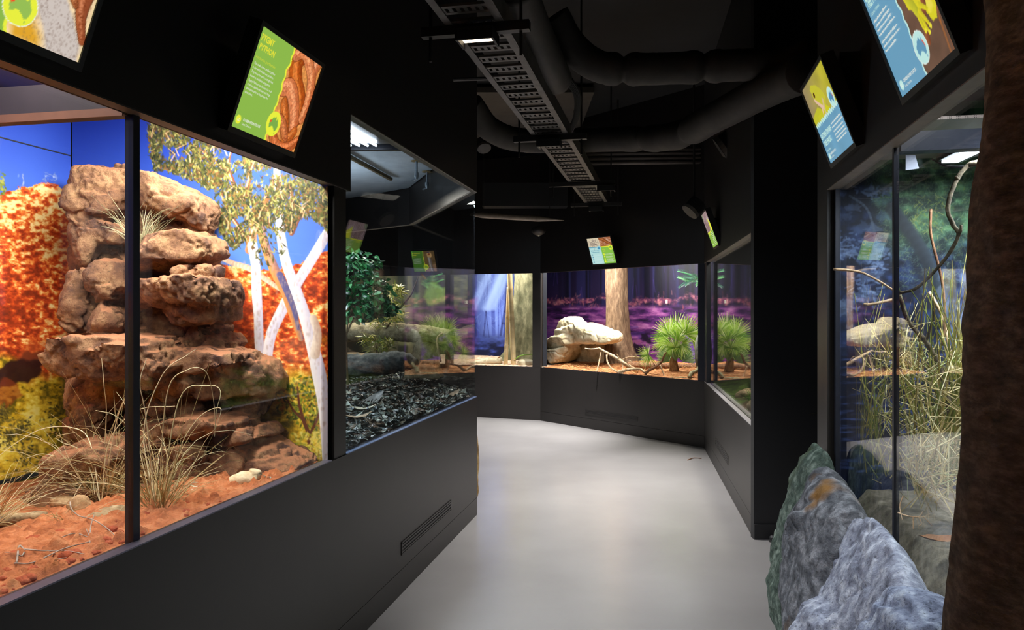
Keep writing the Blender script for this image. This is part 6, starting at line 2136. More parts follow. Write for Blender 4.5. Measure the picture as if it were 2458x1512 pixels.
# light fitting with four tubes, ceiling beams
Zl = 2.74
fx = empty('tube_light', (-1.05, 4.9, Zl))
base = MB()
M3 = Matrix.Rotation(-math.atan2(DL[0], DL[1]), 3, 'Z')
base.box((-1.18, 4.93, Zl - 0.012), 0.42, 1.24, 0.02, M3)
b1 = base.build('reflector', plain('reflector_grey', (70, 74, 80), 0.3))
tubes = [b1]
for k in range(4):
    X5 = -0.985 - k * 0.062
    q = MB(); p1 = Vector((X5, 5.50, Zl - 0.035)); p0 = p1 - Vector((DL[0], DL[1], 0)) * 1.15
    q.tube([p0, p1], 0.008, 10)
    tubes.append(q.build('tube', glow('tube_glow_%d' % k, (226, 240, 255), 26)))
adopt(fx, *tubes)
tag(fx, 'white fluorescent tube fitting under the leaf tank lid', 'light')
q = MB(); q.box((-1.0, 5.62, 2.72), 1.4, 0.05, 0.05)
struct(q.build('trim_14', M_frame))
q = MB(); q.tube([(-1.30, 5.9, 2.725), (-1.12, 7.0, 2.725)], 0.02, 8)
struct(q.build('trim_15', plain('lid_bar', (96, 84, 56), 0.5)))
M_nozzle = plain('nozzle_steel', (160, 170, 180), 0.3, metal=0.7)
for k, (x, y0_, Y_) in enumerate(((1000, 385, 6.27), (1025, 410, 6.75))):  # the second stands in for a reflected nozzle
    top = Vector(((x - CX) / F * Y_, Y_, 2.75)); 
    r_ = empty('misting_nozzle', top)
    a1 = MB(); a1.tube([top, top - Vector((0, 0, 0.11))], 0.010, 10)
    a2 = MB(); a2.tube([top - Vector((0, 0, 0.10)), top - Vector((0, 0, 0.13)), top - Vector((0, 0, 0.155))], [0.018, 0.018, 0.010], 10); a2.tube([top - Vector((0, 0, 0.15)), top - Vector((0.04, 0.0, 0.165))], 0.007, 8)
    a3 = MB(); a3.tube([top - Vector((0, 0, 0.002)), top - Vector((0, 0, 0.008))], 0.045, 16)
    adopt(r_, a1.build('pipe', M_nozzle), a2.build('spray_head', M_nozzle), a3.build('flange', plain('flange_tan%d' % k, (140, 120, 80), 0.5)))
    tag(r_, ['steel misting nozzle under the lid, nearer the tube light', 'nozzle shape standing in for a reflection under the lid by the far corner'][k], 'nozzle')


# ---------------------------------------------------------------- reed tank
pr = Pic(1960, 280, 2480, 1140, 1.2, (16, 26, 48))
n1_ = fbm2(pr.X * 0.012, pr.Y * 0.014, 4, 91)
n2_ = fbm2(pr.X * 0.05, pr.Y * 0.06, 4, 92)
pr.a = np.array((12, 20, 40.)) + np.array((40, 56, 92.)) * np.clip((n2_ - 0.4) * 2.4, 0, 1)[..., None] * 0.8
gm = np.clip((pr.X - (2050 + (pr.Y - 400) * 0.32)) / 50, 0, 1) * np.clip((640 - pr.Y + (n1_ - 0.5) * 160) / 70, 0, 1)
pr.a = pr.a * (1 - gm[..., None]) + (np.array((34, 58, 48.)) + np.array((70, 96, 60.)) * np.clip((n2_ - 0.38) * 2.6, 0, 1)[..., None]) * gm[..., None]
for k in range(5200):
    x, y = 2060 + rng.rand() * 420, 380 + rng.rand() * 330
    if x < 2050 + (y - 400) * 0.32 + 20 or y > 690:
        continue
    c = [(120, 150, 100), (150, 180, 130), (70, 104, 76), (176, 200, 180), (50, 80, 66), (170, 176, 80)][rng.randint(6)]
    a = rng.rand() * PI
    pr.stroke([(x, y), (x + math.cos(a) * 11, y + math.sin(a) * 11)], 0.35, c, 0.45)
for cx_, cy_, s_ in ((2215, 505, 20), (2235, 545, 22), (2190, 520, 16), (2255, 490, 18)):
    for k in range(24):
        x, y = cx_ + rng.randn() * s_, cy_ + rng.randn() * s_
        pr.stroke([(x, y), (x + rng.randn() * 6, y + 6)], 0.8, [(160, 160, 60), (150, 170, 60), (206, 200, 100)][rng.randint(3)], 0.6)
for k in range(46):                                        # pale lichened rock faces
    x, y = 2000 + rng.rand() * 130, 440 + rng.rand() * 560
    w = 10 + rng.rand() * 26
    pr.poly([(x - w, y), (x - w * 0.3, y - w * 0.45), (x + w, y - w * 0.2), (x + w * 0.7, y + w * 0.4), (x - w * 0.5, y + w * 0.5)], [(66, 88, 128), (90, 112, 150), (48, 66, 104), (120, 138, 170)][rng.randint(4)], 0.45, 2, 10, 0.12, k)
for cx_, cy_, w, h_ in ((2100, 460, 46, 15), (2035, 590, 34, 30), (2075, 700, 30, 40), (2105, 640, 20, 40)):
    for k in range(70):
        x, y = cx_ + rng.randn() * w * 0.5, cy_ + rng.randn() * h_ * 0.5
        pr.stroke([(x, y), (x + rng.randn() * 8, y + rng.randn() * 4)], 1.2 + rng.rand() * 2, [(110, 134, 176), (140, 160, 196), (80, 100, 140)][rng.randint(3)], 0.55)
pr.stroke(smooth_path([(2040, 470), (2080, 500), (2100, 560), (2105, 620)], 5), 3, (90, 104, 124), 0.7)
pr.stroke(smooth_path([(2140, 500), (2200, 580), (2240, 660), (2260, 760)], 5), 15, (26, 32, 40), 0.8, 4, shade=(60, 72, 84))
wt = np.clip((pr.Y - 800) / 60, 0, 1)[..., None]           # dark water at the bottom
rip = fbm2(pr.X * 0.03, pr.Y * 0.16, 4, 95)[..., None]
pr.a = pr.a * (1 - wt) + (np.array((10, 16, 36.)) + np.array((60, 74, 110.)) * np.clip((rip - 0.5) * 3, 0, 1)) * wt
for k in range(40):
    x, y = 2260 + rng.rand() * 160, 640 + rng.rand() * 220
    pr.poly([(x - 22, y), (x, y - 16), (x + 24, y - 4), (x + 12, y + 18), (x - 14, y + 14)], [(130, 150, 190), (96, 116, 160), (160, 176, 206)][rng.randint(3)], 0.35, 3, 10, 0.1, k)
o = panel('backdrop_picture', ENDR, 0.05, 1.1, 0.60, 2.42, 0.0, 460, 680, pr, M_print, gain=1.0)
tag(o, 'backdrop board printed with dark rocks and ferns behind the reeds', 'backdrop')

# beam at the mullion, mesh lid, lamp
q = MB(); q.wbox(WR, sRm - 0.02, sRm + 0.04, 2.022, 2.085, -1.5, -0.055)
struct(q.build('trim_16', plain('beam_blue', (40, 46, 62), 0.4)))
m, nt, b, out = newmat('perforated_metal')
tc = nt.nodes.new('ShaderNodeTexCoord')
vo = nt.nodes.new('ShaderNodeTexVoronoi'); vo.inputs['Scale'].default_value = 190; vo.inputs['Randomness'].default_value = 0.0
nt.links.new(tc.outputs['Object'], vo.inputs['Vector'])
rp = nt.nodes.new('ShaderNodeValToRGB'); rp.color_ramp.elements[0].position, rp.color_ramp.elements[1].position = 0.28, 0.36
rp.color_ramp.elements[0].color, rp.color_ramp.elements[1].color = (0.004, 0.004, 0.004, 1), L4((170, 156, 148))
nt.links.new(vo.outputs['Distance'], rp.inputs[0]); nt.links.new(rp.outputs[0], b.inputs['Base Color'])
b.inputs['Roughness'].default_value = 0.4; b.inputs['Metallic'].default_value = 0.4
q = MB(); q.wbox(WR, sRm + 0.05, -0.15, 2.135, 2.145, -1.5, -0.06)
o = q.build('mesh_lid', MATS['perforated_metal']); tag(o, 'perforated dark metal lid above the reeds', 'lid')
fx = empty('tank_lamp', at(2310, 362, 2.95))
c0 = Vector(((2306 - CX) / F * 2.98, 2.98, 2.112))
Mw = Matrix.Rotation(-math.atan2(DL[0], DL[1]) + 0.05, 3, 'Z')
q = MB(); q.box(c0 + Vector((0, 0, 0.012)), 0.09, 0.24, 0.02, Mw)
q2 = MB(); q2.box(c0 - Vector((0, 0, 0.003)), 0.06, 0.21, 0.008, Mw)
q3 = MB(); q3.tube(smooth_path([tuple(c0 + Vector((0.08, 0.0, 0))), tuple(c0 + Vector((0.02, -0.08, -0.05))), tuple(c0 + Vector((-0.06, -0.02, -0.045))), tuple(c0 + Vector((-0.08, 0.06, 0.0)))], 6), 0.004, 6)
adopt(fx, q.build('housing', M_frame), q2.build('lit_panel', glow('lamp_white', (232, 244, 255), 9)), q3.build('cable', M_black))
tag(fx, 'bright white lamp panel under the perforated lid', 'lamp')
Yc = 2.72
q = MB()
q.box8([at(2174, 409, Yc), at(2206, 404, Yc), at(2206, 404, Yc + 0.006), at(2174, 409, Yc + 0.006), at(2174, 372, Yc), at(2197, 372, Yc), at(2197, 372, Yc + 0.006), at(2174, 372, Yc + 0.006)])
o = q.build('thermometer_card', plain('card_white', (176, 182, 200), 0.6)); tag(o, 'blank white card hanging under the perforated lid', 'card')  # white thermometer card

# tank floor
M_gravel = rockmat('reed_tank_floor', (96, 88, 74), (140, 130, 110), (176, 166, 146), scale=18, bump=0.8, bscale=150)
o = floor_stuff('tank_gravel', M_gravel, [WR.p(SRE + 0.02, 0, -0.065).xy, WR.p(-0.12, 0, -0.065).xy, ENDR.p(1.5, 0, 0.02).xy, WR.p(SRE + 0.02, 0, -1.6).xy], lambda U, Vv, X, Y: gz(0.745, 0.76, 44, 0.04)(U, Vv, X, Y) - 0.085 * np.clip(1 - Vv / 0.05, 0, 1), 120, 120)
tag(o, 'grey brown gravel floor of the reed tank', 'gravel', kind='stuff')

M_rbranch = barkmat('lichen_bark', (44, 38, 28), (76, 66, 50), (116, 106, 86), 0.7, 50, 0.7)
branch('branch', [([(2356, 386, 2.62), (2322, 398, 2.6), (2292, 440, 2.58), (2275, 500, 2.56), (2288, 540, 2.55), (2300, 566, 2.55), (2268, 622, 2.58), (2205, 688, 2.62), (2158, 704, 2.66)], 0.0085, 0.005),
                  ([(2300, 566, 2.55), (2306, 552, 2.54), (2307, 540, 2.54)], 0.006, 0.004), ([(2322, 398, 2.6), (2345, 392, 2.58), (2372, 396, 2.57)], 0.008, 0.006),
                  ([(2300, 430, 2.58), (2294, 424, 2.57)], 0.006, 0.004)], M_rbranch, 'long crooked lichen covered branch rising to the lid', seed=41)
branch('branch', [([(2234, 502, 2.8), (2234, 560, 2.8), (2248, 620, 2.8), (2262, 680, 2.8), (2268, 760, 2.8), (2262, 830, 2.8)], 0.0052, 0.0046)], M_dbranch, 'straight reddish upright branch left of the crooked one', seed=43)
branch('branch', [([(2158, 704, 2.7), (2180, 770, 2.7), (2222, 820, 2.68), (2255, 880, 2.66), (2275, 960, 2.62), (2290, 1040, 2.6)], 0.007, 0.011),
                  ([(2222, 820, 2.68), (2236, 780, 2.66), (2244, 740, 2.64)], 0.005, 0.003)], M_rbranch, 'thick dark forked branch slanting down among the reeds', seed=45)
branch('branch', [([(2072, 731, 2.95), (2100, 729, 2.93), (2150, 717, 2.9)], 0.006, 0.005)], M_branch, 'short horizontal pale branch left of the mullion', seed=47)
branch('branch', [([(2230, 700, 2.9), (2262, 760, 2.88), (2280, 840, 2.85), (2300, 900, 2.8)], 0.006, 0.004), ([(2000, 646, 3.05), (2060, 652, 3.0), (2105, 672, 2.96), (2150, 700, 2.9)], 0.005, 0.004)], M_branch, 'thin arching straw coloured branch across the dark rocks', seed=49)
branch('branch', [([(2155, 1230, 2.3), (2178, 1238, 2.28), (2205, 1240, 2.26), (2215, 1228, 2.26)], 0.0022, 0.0016), ([(2205, 1240, 2.26), (2212, 1256, 2.25), (2206, 1262, 2.25)], 0.0018, 0.001), ([(2215, 1238, 2.26), (2238, 1262, 2.24)], 0.0018, 0.001), ([(2168, 1190, 2.3), (2160, 1215, 2.3), (2166, 1248, 2.28)], 0.0018, 0.001), ([(2192, 1240, 2.28), (2192, 1270, 2.27)], 0.0018, 0.001)],
       M_branch, 'small bleached twig cluster low behind the mullion', 'twig', 51)


def reeds(name, spec, lab, seed):
    """spec: (x range, y range of foot, Y range, n, length range, lean, radius, colours, bent share)"""
    rg = np.random.RandomState(seed)
    mb = MB()
    for (xr, yr, Yr, n, Lr, lean, rad, cols, bent) in spec:
        for k in range(n):
            Y_ = rg.uniform(*Yr)
            p = np.array(at(rg.uniform(*xr), rg.uniform(*yr), Y_))
            p[2] = max(p[2], 0.76)
            d = np.array([rg.randn() * lean, rg.randn() * lean * 0.5, 1.0]); d /= np.linalg.norm(d)
            L = rg.uniform(*Lr)
            P = [p, p + d * L * 0.5 + rg.randn(3) * 0.012]
            if rg.rand() < bent:
                d2 = np.array([rg.randn(), rg.randn() * 0.4, rg.uniform(-0.7, 0.5)]); d2 /= np.linalg.norm(d2)
                P.append(P[-1] + d2 * L * 0.5)
            else:
                P.append(p + d * L + np.array([rg.randn() * 0.05, 0, 0]))
                P = list(smooth_path(P, 4))
            c = np.clip(lin(cols[rg.randint(len(cols))]) * (0.8 + 0.4 * rg.rand()), 0, 1)
            mb.tube(P, np.linspace(rad, rad * 0.5, len(P)) * (0.7 + 0.6 * rg.rand()), 5, True, c)
    o = mb.build(name, M_grass)
    clip_glass(o, WR, 0.06)
    n3 = np.array([ENDR.n[0], ENDR.n[1]])
    me = o.data; nv = len(me.vertices); V = np.empty(nv * 3); me.vertices.foreach_get('co', V); V = V.reshape(-1, 3)
    dd = (V[:, :2] - np.array(ENDR.o)) @ n3
    V[:, :2] += n3 * np.clip(0.02 - dd, 0, None)[:, None]
    me.vertices.foreach_set('co', V.ravel()); me.update()
    return tag(o, lab, 'reeds')


OL = ((120, 128, 52), (150, 150, 70), (96, 108, 44), (176, 168, 96), (140, 124, 60))
ST = ((200, 182, 124), (222, 208, 156), (170, 150, 98), (190, 184, 140), (150, 160, 110))
reeds('reed_clump', [((2190, 2330), (1020, 1200), (2.45, 2.95), 95, (0.35, 0.62), 0.28, 0.0024, OL, 0.3), ((2280, 2340), (900, 1060), (2.5, 2.9), 40, (0.3, 0.5), 0.12, 0.0027, OL, 0.1)], 'dense olive green reed clump right of the mullion', 3)
reeds('reed_clump', [((2030, 2160), (1020, 1150), (2.75, 3.08), 40, (0.35, 0.62), 0.25, 0.0024, OL, 0.25), ((2005, 2040), (1000, 1120), (2.95, 3.1), 12, (0.4, 0.75), 0.12, 0.0024, OL, 0.0)], 'looser olive green reeds left of the mullion', 5)
reeds('dead_reeds', [((2150, 2340), (1080, 1230), (2.2, 2.7), 130, (0.16, 0.42), 1.1, 0.0021, ST, 0.7), ((2060, 2330), (860, 960), (2.5, 2.95), 50, (0.2, 0.4), 1.3, 0.0018, ST, 0.6), ((2150, 2330), (900, 1100), (2.3, 2.8), 60, (0.15, 0.38), 1.2, 0.0021, ST, 0.6), ((2020, 2150), (880, 1160), (2.7, 3.05), 30, (0.2, 0.45), 1.1, 0.0019, ST, 0.5)], 'tangle of broken straw coloured dead reeds at the glass', 8)
o = leaf_obj('curved_strip', 0.17, 0.04, plain('strip_orange', (128, 84, 50), 0.85, rgb2=(164, 116, 72), nscale=20), 0.5, 77, 0.6)
o.location = at(2262, 1300, 2.28); o.rotation_euler = (0.2, 0.05, 0.15)  # plain curved strip, orange brown all over
tag(o, 'orange brown curved strip on the reed tank floor', 'bark')


# ---------------------------------------------------------------- rocks and tree in the right foreground
def chunk_sz(mb, W, poly, off, T, back, seed, tiltx=0, tilty=0, facets=3, power=3.0):
    """outline given in wall metres (s, z)"""
    class Q:
        n, d = W.n, W.d
        def hit(self, x, y, o_):
            return W.p(x, y, o_)
    chunk(mb, Q(), poly, off, T, back, 40, power, seed, tiltx, tilty, 0.08, facets)


sY = lambda Y: (Y - WR.o[1]) / WR.d[1]
FR = [
    ('greenish grey rock at the black recess, furthest of the rock wall', [[(sY(3.00), 0), (sY(3.58), 0), (sY(3.66), 0.35), (sY(3.60), 0.75), (sY(3.42), 0.93), (sY(3.12), 0.93), (sY(3.00), 0.80)]], [0.20], rockmat('rock_green', (48, 62, 54), (84, 100, 90), (140, 154, 142), scale=22, bump=0.9, bscale=90, pits=0.45, warm=((70, 84, 60), 4.0, 0.58))),
    ('grey rock with ochre patch, second along the rock wall', [[(sY(2.46), 0), (sY(3.03), 0), (sY(3.08), 0.4), (sY(3.12), 0.78), (sY(2.98), 0.90), (sY(2.75), 0.88), (sY(2.50), 0.84), (sY(2.40), 0.5)], [(sY(2.66), 0.62), (sY(2.80), 0.60), (sY(2.84), 0.74), (sY(2.72), 0.77)]], [0.26, 0.31], rockmat('rock_grey', (62, 64, 70), (104, 106, 112), (158, 160, 166), scale=22, bump=0.9, bscale=90, pits=0.5, warm=((138, 100, 52), 3.2, 0.58))),
    ('pale bluish rock under the mullion, third along the rock wall', [[(sY(1.90), 0), (sY(2.50), 0), (sY(2.54), 0.5), (sY(2.58), 0.78), (sY(2.40), 0.87), (sY(2.1), 0.86), (sY(1.86), 0.80)], [(sY(2.05), 0.0), (sY(2.55), 0.0), (sY(2.45), 0.58), (sY(2.10), 0.64)]], [0.28, 0.36], rockmat('rock_pale', (98, 102, 118), (150, 156, 174), (206, 212, 224), scale=22, bump=0.9, bscale=90, pits=0.6)),
    ('broad bluish rock beside the tree, nearest of the rock wall', [[(sY(1.46), 0), (sY(1.92), 0), (sY(1.96), 0.5), (sY(1.90), 0.80), (sY(1.74), 0.85), (sY(1.58), 0.84), (sY(1.48), 0.7)], [(sY(1.5), 0.0), (sY(1.88), 0.0), (sY(1.82), 0.66), (sY(1.56), 0.72)]], [0.29, 0.35], rockmat('rock_blue', (92, 100, 122), (146, 156, 180), (200, 210, 224), scale=22, bump=0.9, bscale=90, pits=0.6)),
]
for k, (lab, polys, Ts, mat_) in enumerate(FR):
    mb = MB()
    for j, (pl, T) in enumerate(zip(polys, Ts)):
        chunk_sz(mb, WR, pl, 0.02 + T * 0.25, T * 0.75, T * 0.25 + 0.015, 200 + k * 7 + j, 0, -0.15, 4, 2.6)
    V, Fs = remeshed(mb, 0.008, 0.03, 5, 1, 30 + k, ridge=0.014, rscale=5, W=WR)
    n3 = np.array([WR.n[0], WR.n[1], 0]); o3 = np.array([WR.o[0], WR.o[1], 0])
    d_ = (V - o3) @ n3
    V = V + n3 * np.clip(0.003 - d_, 0, None)[:, None]
    V[:, 2] = np.maximum(V[:, 2], 0.0)
    o = meshobj('rock', V, Fs, mat_, None, True)
    tag(o, lab, 'rock')
# small tan rock foot peeping past the promontory corner
mb = MB(); chunk_sz(mb, WE, [(0.05, 0), (0.5, 0), (0.45, 0.3), (0.3, 0.7), (0.12, 0.5), (0.06, 0.2)], 0.01, 0.05, 0.005, 300, 0, 0.1, 2)
V, Fs = remeshed(mb, 0.01, 0.015, 9, 1, 3)
n3 = np.array([WE.n[0], WE.n[1], 0]); o3 = np.array([WE.o[0], WE.o[1], 0])
V = V + n3 * np.clip(0.003 - (V - o3) @ n3, 0, None)[:, None]; V[:, 2] = np.maximum(V[:, 2], 0)
o = meshobj('rock', V, Fs, rockmat('rock_tan', (110, 84, 50), (150, 120, 76), (184, 156, 110), scale=12, bump=0.8), None, True)
tag(o, 'sliver of tan rock at the foot of the leaf tank corner', 'rock')
M_tree = barkmat('dark_bark', (74, 64, 50), (106, 92, 72), (142, 126, 102), 2.6, 22, 0.8)
o = trunk_obj('tree_trunk', [(1.06, 1.06, 0.0), (1.05, 1.07, 0.5), (1.04, 1.08, 0.9), (1.035, 1.085, 1.3), (1.03, 1.09, 1.7), (1.03, 1.085, 2.0), (1.03, 1.08, 2.6), (1.03, 1.08, 3.99)],
              [0.43, 0.39, 0.365, 0.32, 0.302, 0.287, 0.30, 0.31], M_tree, 90, 0.05, 4, 3, n=24)
tag(o, 'big dark brown tree trunk in the right foreground', 'tree trunk')


# ---------------------------------------------------------------- ceiling services
M_galv = plain('galvanised_dull', (92, 88, 86), 0.5, metal=0.3, noise=0.15, nscale=10)
M_darkm = plain('dark_steel', (48, 46, 46), 0.5, metal=0.3)
ZT = 2.80
t0, t1 = np.array([-0.42, 2.2]), np.array([1.06, 9.3])
tdir = (t1 - t0) / np.linalg.norm(t1 - t0); tn = np.array([tdir[1], -tdir[0]])
TW = 0.26
tray = empty('cable_tray', ((t0[0] + t1[0]) / 2, (t0[1] + t1[1]) / 2, ZT))
kids = []
Lt = np.linalg.norm(t1 - t0)


def tp(s, w, z):
    q = t0 + tdir * s + tn * w
    return Vector((q[0], q[1], z))


def tbox(mb, s0, s1, w0, w1, z0, z1):
    mb.box8([tp(s0, w0, z0), tp(s1, w0, z0), tp(s1, w1, z0), tp(s0, w1, z0), tp(s0, w0, z1), tp(s1, w0, z1), tp(s1, w1, z1), tp(s0, w1, z1)])


for sgn in (-1, 1):
    q = MB(); tbox(q, 0, Lt, sgn * TW / 2 - 0.006, sgn * TW / 2 + 0.006, ZT - 0.005, ZT + 0.09); tbox(q, 0, Lt, sgn * TW / 2 - (0.03 if sgn > 0 else -0.0), sgn * TW / 2 + (0.0 if sgn > 0 else 0.03), ZT - 0.006, ZT)
    kids.append(q.build('side_rail', M_galv))
nr = 44
for k in range(nr):
    s = 0.1 + k * (Lt - 0.2) / (nr - 1)
    q = MB()                                               # pressed slotted rung: two ribs joined by short bridges
    tbox(q, s - 0.045, s - 0.022, -TW / 2 + 0.012, TW / 2 - 0.012, ZT, ZT + 0.012)
    tbox(q, s + 0.022, s + 0.045, -TW / 2 + 0.012, TW / 2 - 0.012, ZT, ZT + 0.012)
    for j in range(7):
        w = -TW / 2 + 0.03 + j * (TW - 0.06) / 6
        tbox(q, s - 0.022, s + 0.022, w - 0.009, w + 0.009, ZT + 0.001, ZT + 0.011)
    kids.append(q.build('rung', M_galv))
adopt(tray, *kids)
tag(tray, 'long perforated cable tray running along the ceiling', 'cable tray')
for k, (Yh, lab, half) in enumerate(((3.42, 'strut hanger under the cable tray nearest the camera', 0.25), (5.55, 'strut hanger under the cable tray by the second spotlight', 0.27), (7.55, 'strut hanger under the cable tray by the third spotlight', 0.33), (9.0, 'last strut hanger at the far end of the cable tray', 0.3))):
    s = (Yh - t0[1]) / tdir[1]
    r_ = empty('tray_hanger', tp(s, 0, ZT))
    q = MB(); tbox(q, s - 0.022, s + 0.022, -half, half, ZT - 0.05, ZT - 0.007)
    ks = [q.build('strut', M_darkm)]
    for w in (-half + 0.04, half - 0.04):
        rr = MB(); rr.tube([tp(s, w, ZT - 0.16), tp(s, w, ZC)], 0.007, 8); ks.append(rr.build('threaded_rod', M_darkm))
    adopt(r_, *ks)
    tag(r_, lab, 'hanger', 'strut hangers of the cable tray')
M_lens = glow('spot_lens', (255, 232, 196), 6)
for k, (Yh, w, lab) in enumerate(((3.36, 0.02, 'black box spotlight with glowing slot, nearest on the tray'), (5.5, 0.0, 'black box spotlight on the tray before the middle'), (7.55, 0.24, 'black box spotlight added on the right arm of the third hanger'), (9.0, 0.0, 'black box spotlight at the far end of the tray'))):  # the right-arm one is added for the floor streak
    s = (Yh - t0[1]) / tdir[1]
    r_ = empty('spotlight', tp(s, w, ZT - 0.07))
    q = MB(); tbox(q, s - 0.05, s + 0.09, w - 0.085, w + 0.085, ZT - 0.075, ZT - 0.055); tbox(q, s - 0.05, s - 0.04, w - 0.085, w + 0.085, ZT - 0.11, ZT - 0.07)
    for sg in (-1, 1):
        tbox(q, s - 0.05, s + 0.09, w + sg * 0.08 - 0.005, w + sg * 0.08 + 0.005, ZT - 0.105, ZT - 0.06)
    q2 = MB(); tbox(q2, s + 0.03, s + 0.07, w - 0.072, w + 0.072, ZT - 0.082, ZT - 0.0755)
    adopt(r_, q.build('housing', M_black), q2.build('lens', M_lens))
    tag(r_, lab, 'spotlight', 'spotlights on the cable tray')

# lagged ducts
M_lag = plain('lagging_cloth', (48, 44, 42), 0.8, rgb2=(64, 60, 56), nscale=4, bump=0.25, bscale=12)


def duct(name, pts, r, cinch, lab, mat=M_lag, seed=0, cat='duct', n=10):
    P = smooth_path([tuple(p) for p in pts], n)
    L = np.r_[0, np.cumsum(np.linalg.norm(np.diff(P, axis=0), axis=1))]
    R = np.full(len(P), r)
    for c in cinch:
        R = R * (1 - 0.22 * np.exp(-((L / L[-1] - c) / 0.012) ** 2)) * (1 + 0.06 * np.exp(-((np.abs(L / L[-1] - c) - 0.04) / 0.02) ** 2))
    mb = MB(); mb.tube(P, R, 28, True, None, 0.03, seed)
    return tag(mb.build(name, mat, None, True), lab, cat)


duct('lagged_duct', [at(1330, 40, 4.7), at(1372, 110, 4.78), at(1440, 160, 4.8), at(1550, 166, 4.8), at(1740, 158, 4.78), at(1890, 150, 4.7), at(1950, 128, 4.5)], 0.098, (0.32, 0.60), 'thick cloth lagged duct crossing the ceiling, nearer of two', seed=1, n=26)
duct('lagged_duct', [at(1130, 250, 6.7), at(1180, 312, 6.9), at(1270, 338, 7.1), at(1480, 334, 6.9), at(1620, 326, 6.2), at(1730, 274, 5.4), at(1840, 216, 4.75), at(1930, 176, 4.3)], 0.11, (0.44, 0.60), 'cloth lagged duct bending behind the tray, farther of two', seed=2, n=26)
duct('vertical_duct', [at(1235, -40, 3.6), at(1270, 50, 4.0), at(1310, 140, 4.4), at(1335, 190, 4.8)], 0.10, (), 'dark round duct beside the cable tray', plain('duct_dark', (52, 48, 46), 0.7, noise=0.1), 3)
M_pipe = plain('pipe_grey', (90, 82, 78), 0.6, noise=0.12, nscale=6)
for k, y in enumerate((359, 368, 379, 390)):
    q = MB(); q.tube([at(1392, y + 2, 8.4), at(1728, y - 2, 8.4)], 0.022, 14)
    tag(q.build('pipe', M_pipe, None, True), ['uppermost of four parallel grey pipes beyond the tray', 'second from top of four parallel grey pipes beyond the tray', 'third from top of four parallel grey pipes beyond the tray', 'lowest of four parallel grey pipes beyond the tray'][k], 'pipe', 'parallel pipes beyond the tray')
# cable loom and conduit
q = MB()
for k in range(5):
    q.tube(smooth_path([tuple(at(1352 + k * 5, 190, 5.3)), tuple(at(1380 + 3 * k, 230, 5.4)), tuple(at(1376 + 2 * k, 290, 5.6)), tuple(at(1340 + k * 4, 340, 5.8))], 8), 0.011, 6)
tag(q.build('cable_bundle', M_darkm), 'hanging dark cable bundle right of the tray', 'cables')
q = MB(); q.tube([at(1066, 192, 5.0), at(1180, 188, 5.0)], 0.012, 8); q.tube([at(1068, 192, 5.0), at(1068, 215, 5.0)], 0.012, 8)
tag(q.build('conduit', M_galv), 'short thin conduit left of the cable tray', 'conduit')


# speakers
def speaker(c, r, L, aim, lab, band=(104, 98, 92)):
    d = Vector(aim).normalized()
    c = Vector(c)
    root = empty('speaker', c)
    a = MB(); a.tube([c - d * L / 2, c + d * L / 2], r, 28)
    b_ = MB(); b_.tube([c + d * L / 2 * 0.55, c + d * L / 2 * 0.97], r * 1.03, 28, False)
    up = MB(); up.tube([c, c + Vector((0, 0, ZC - c.z))], 0.012, 8)
    adopt(root, a.build('body', M_black), b_.build('rim', plain('rim_%s' % lab[:5].replace(' ', ''), band, 0.5)), up.build('drop_rod', M_darkm))
    return tag(root, lab, 'speaker', 'pendant speakers')


speaker(at(1758, 352, 6.5), 0.15, 0.2, (-0.75, 0.25, -0.5), 'black round pendant speaker below the pipes, right')
speaker(at(1666, 498, 7.6), 0.09, 0.14, (-0.6, -0.1, -0.65), 'smaller black pendant speaker behind the narrow sign')
speaker(at(1160, 348, 8.8), 0.08, 0.12, (0.2, -0.5, -0.8), 'dark pendant speaker at the corner above the leaf tank')
# dome camera on the far wall
p_ = at(1293, 556, 10.0)
root = empty('dome_camera', p_)
a = MB(); a.tube([p_ + Vector((0, 0, 0.05)), p_ + Vector((0, 0, 0.0)), p_ - Vector((0, 0.0, 0.03)), p_ - Vector((0, 0, 0.055))], [0.09, 0.095, 0.07, 0.02], 20)
b_ = MB(); b_.tube([p_ + Vector((0, 0, 0.05)), p_ + Vector((0, 0.45, 0.05))], 0.03, 8)
c_ = MB(); c_.tube([p_ + Vector((0.0, -0.02, -0.055)), p_ + Vector((0.0, -0.02, -0.062))], 0.012, 10)
adopt(root, a.build('dome', M_darkm, None, True), b_.build('arm', M_darkm), c_.build('lens', glow('cam_lens', (255, 236, 200), 0.6)))
tag(root, 'small dark dome camera under the linear lamp', 'camera')
# long linear lamp hanging across the far corridor
pa_, pb_ = at(1128, 515, 9.2), at(1354, 529, 9.0)
ax = (pb_ - pa_).normalized()
root = empty('linear_lamp', (pa_ + pb_) / 2)
a = MB()
P = np.array([tuple(pa_ + (pb_ - pa_) * t) for t in np.linspace(0, 1, 16)])
a.tube(P, 0.034 * np.clip(np.minimum(np.linspace(0.3, 6, 16), np.linspace(3.4, 0.12, 16)), 0.1, 1), 10)
ks = [a.build('body', plain('lamp_shell', (150, 136, 124), 0.4, noise=0.1), None, True)]
for t in (0.15, 0.85):
    w_ = MB(); q_ = pa_ + (pb_ - pa_) * t; w_.tube([q_, Vector((q_.x, q_.y, ZC))], 0.004, 6); ks.append(w_.build('suspension_wire', M_darkm))
adopt(root, *ks)
tag(root, 'pale boat shaped linear lamp hanging across the far corridor', 'lamp')
# bracket box on the upper right wall
c = at(2040, 192, 3.4)
s_ = WR.s_px(2040)
q = MB(); pz = WR.hit(2040, 193, 0.0).z
q.wbox(WR, s_ - 0.16, s_ + 0.0, pz - 0.05, pz + 0.06, 0.0, 0.07)
tag(q.build('junction_box', M_steel), 'square steel box on the wall behind the dwarf frog sign', 'box')
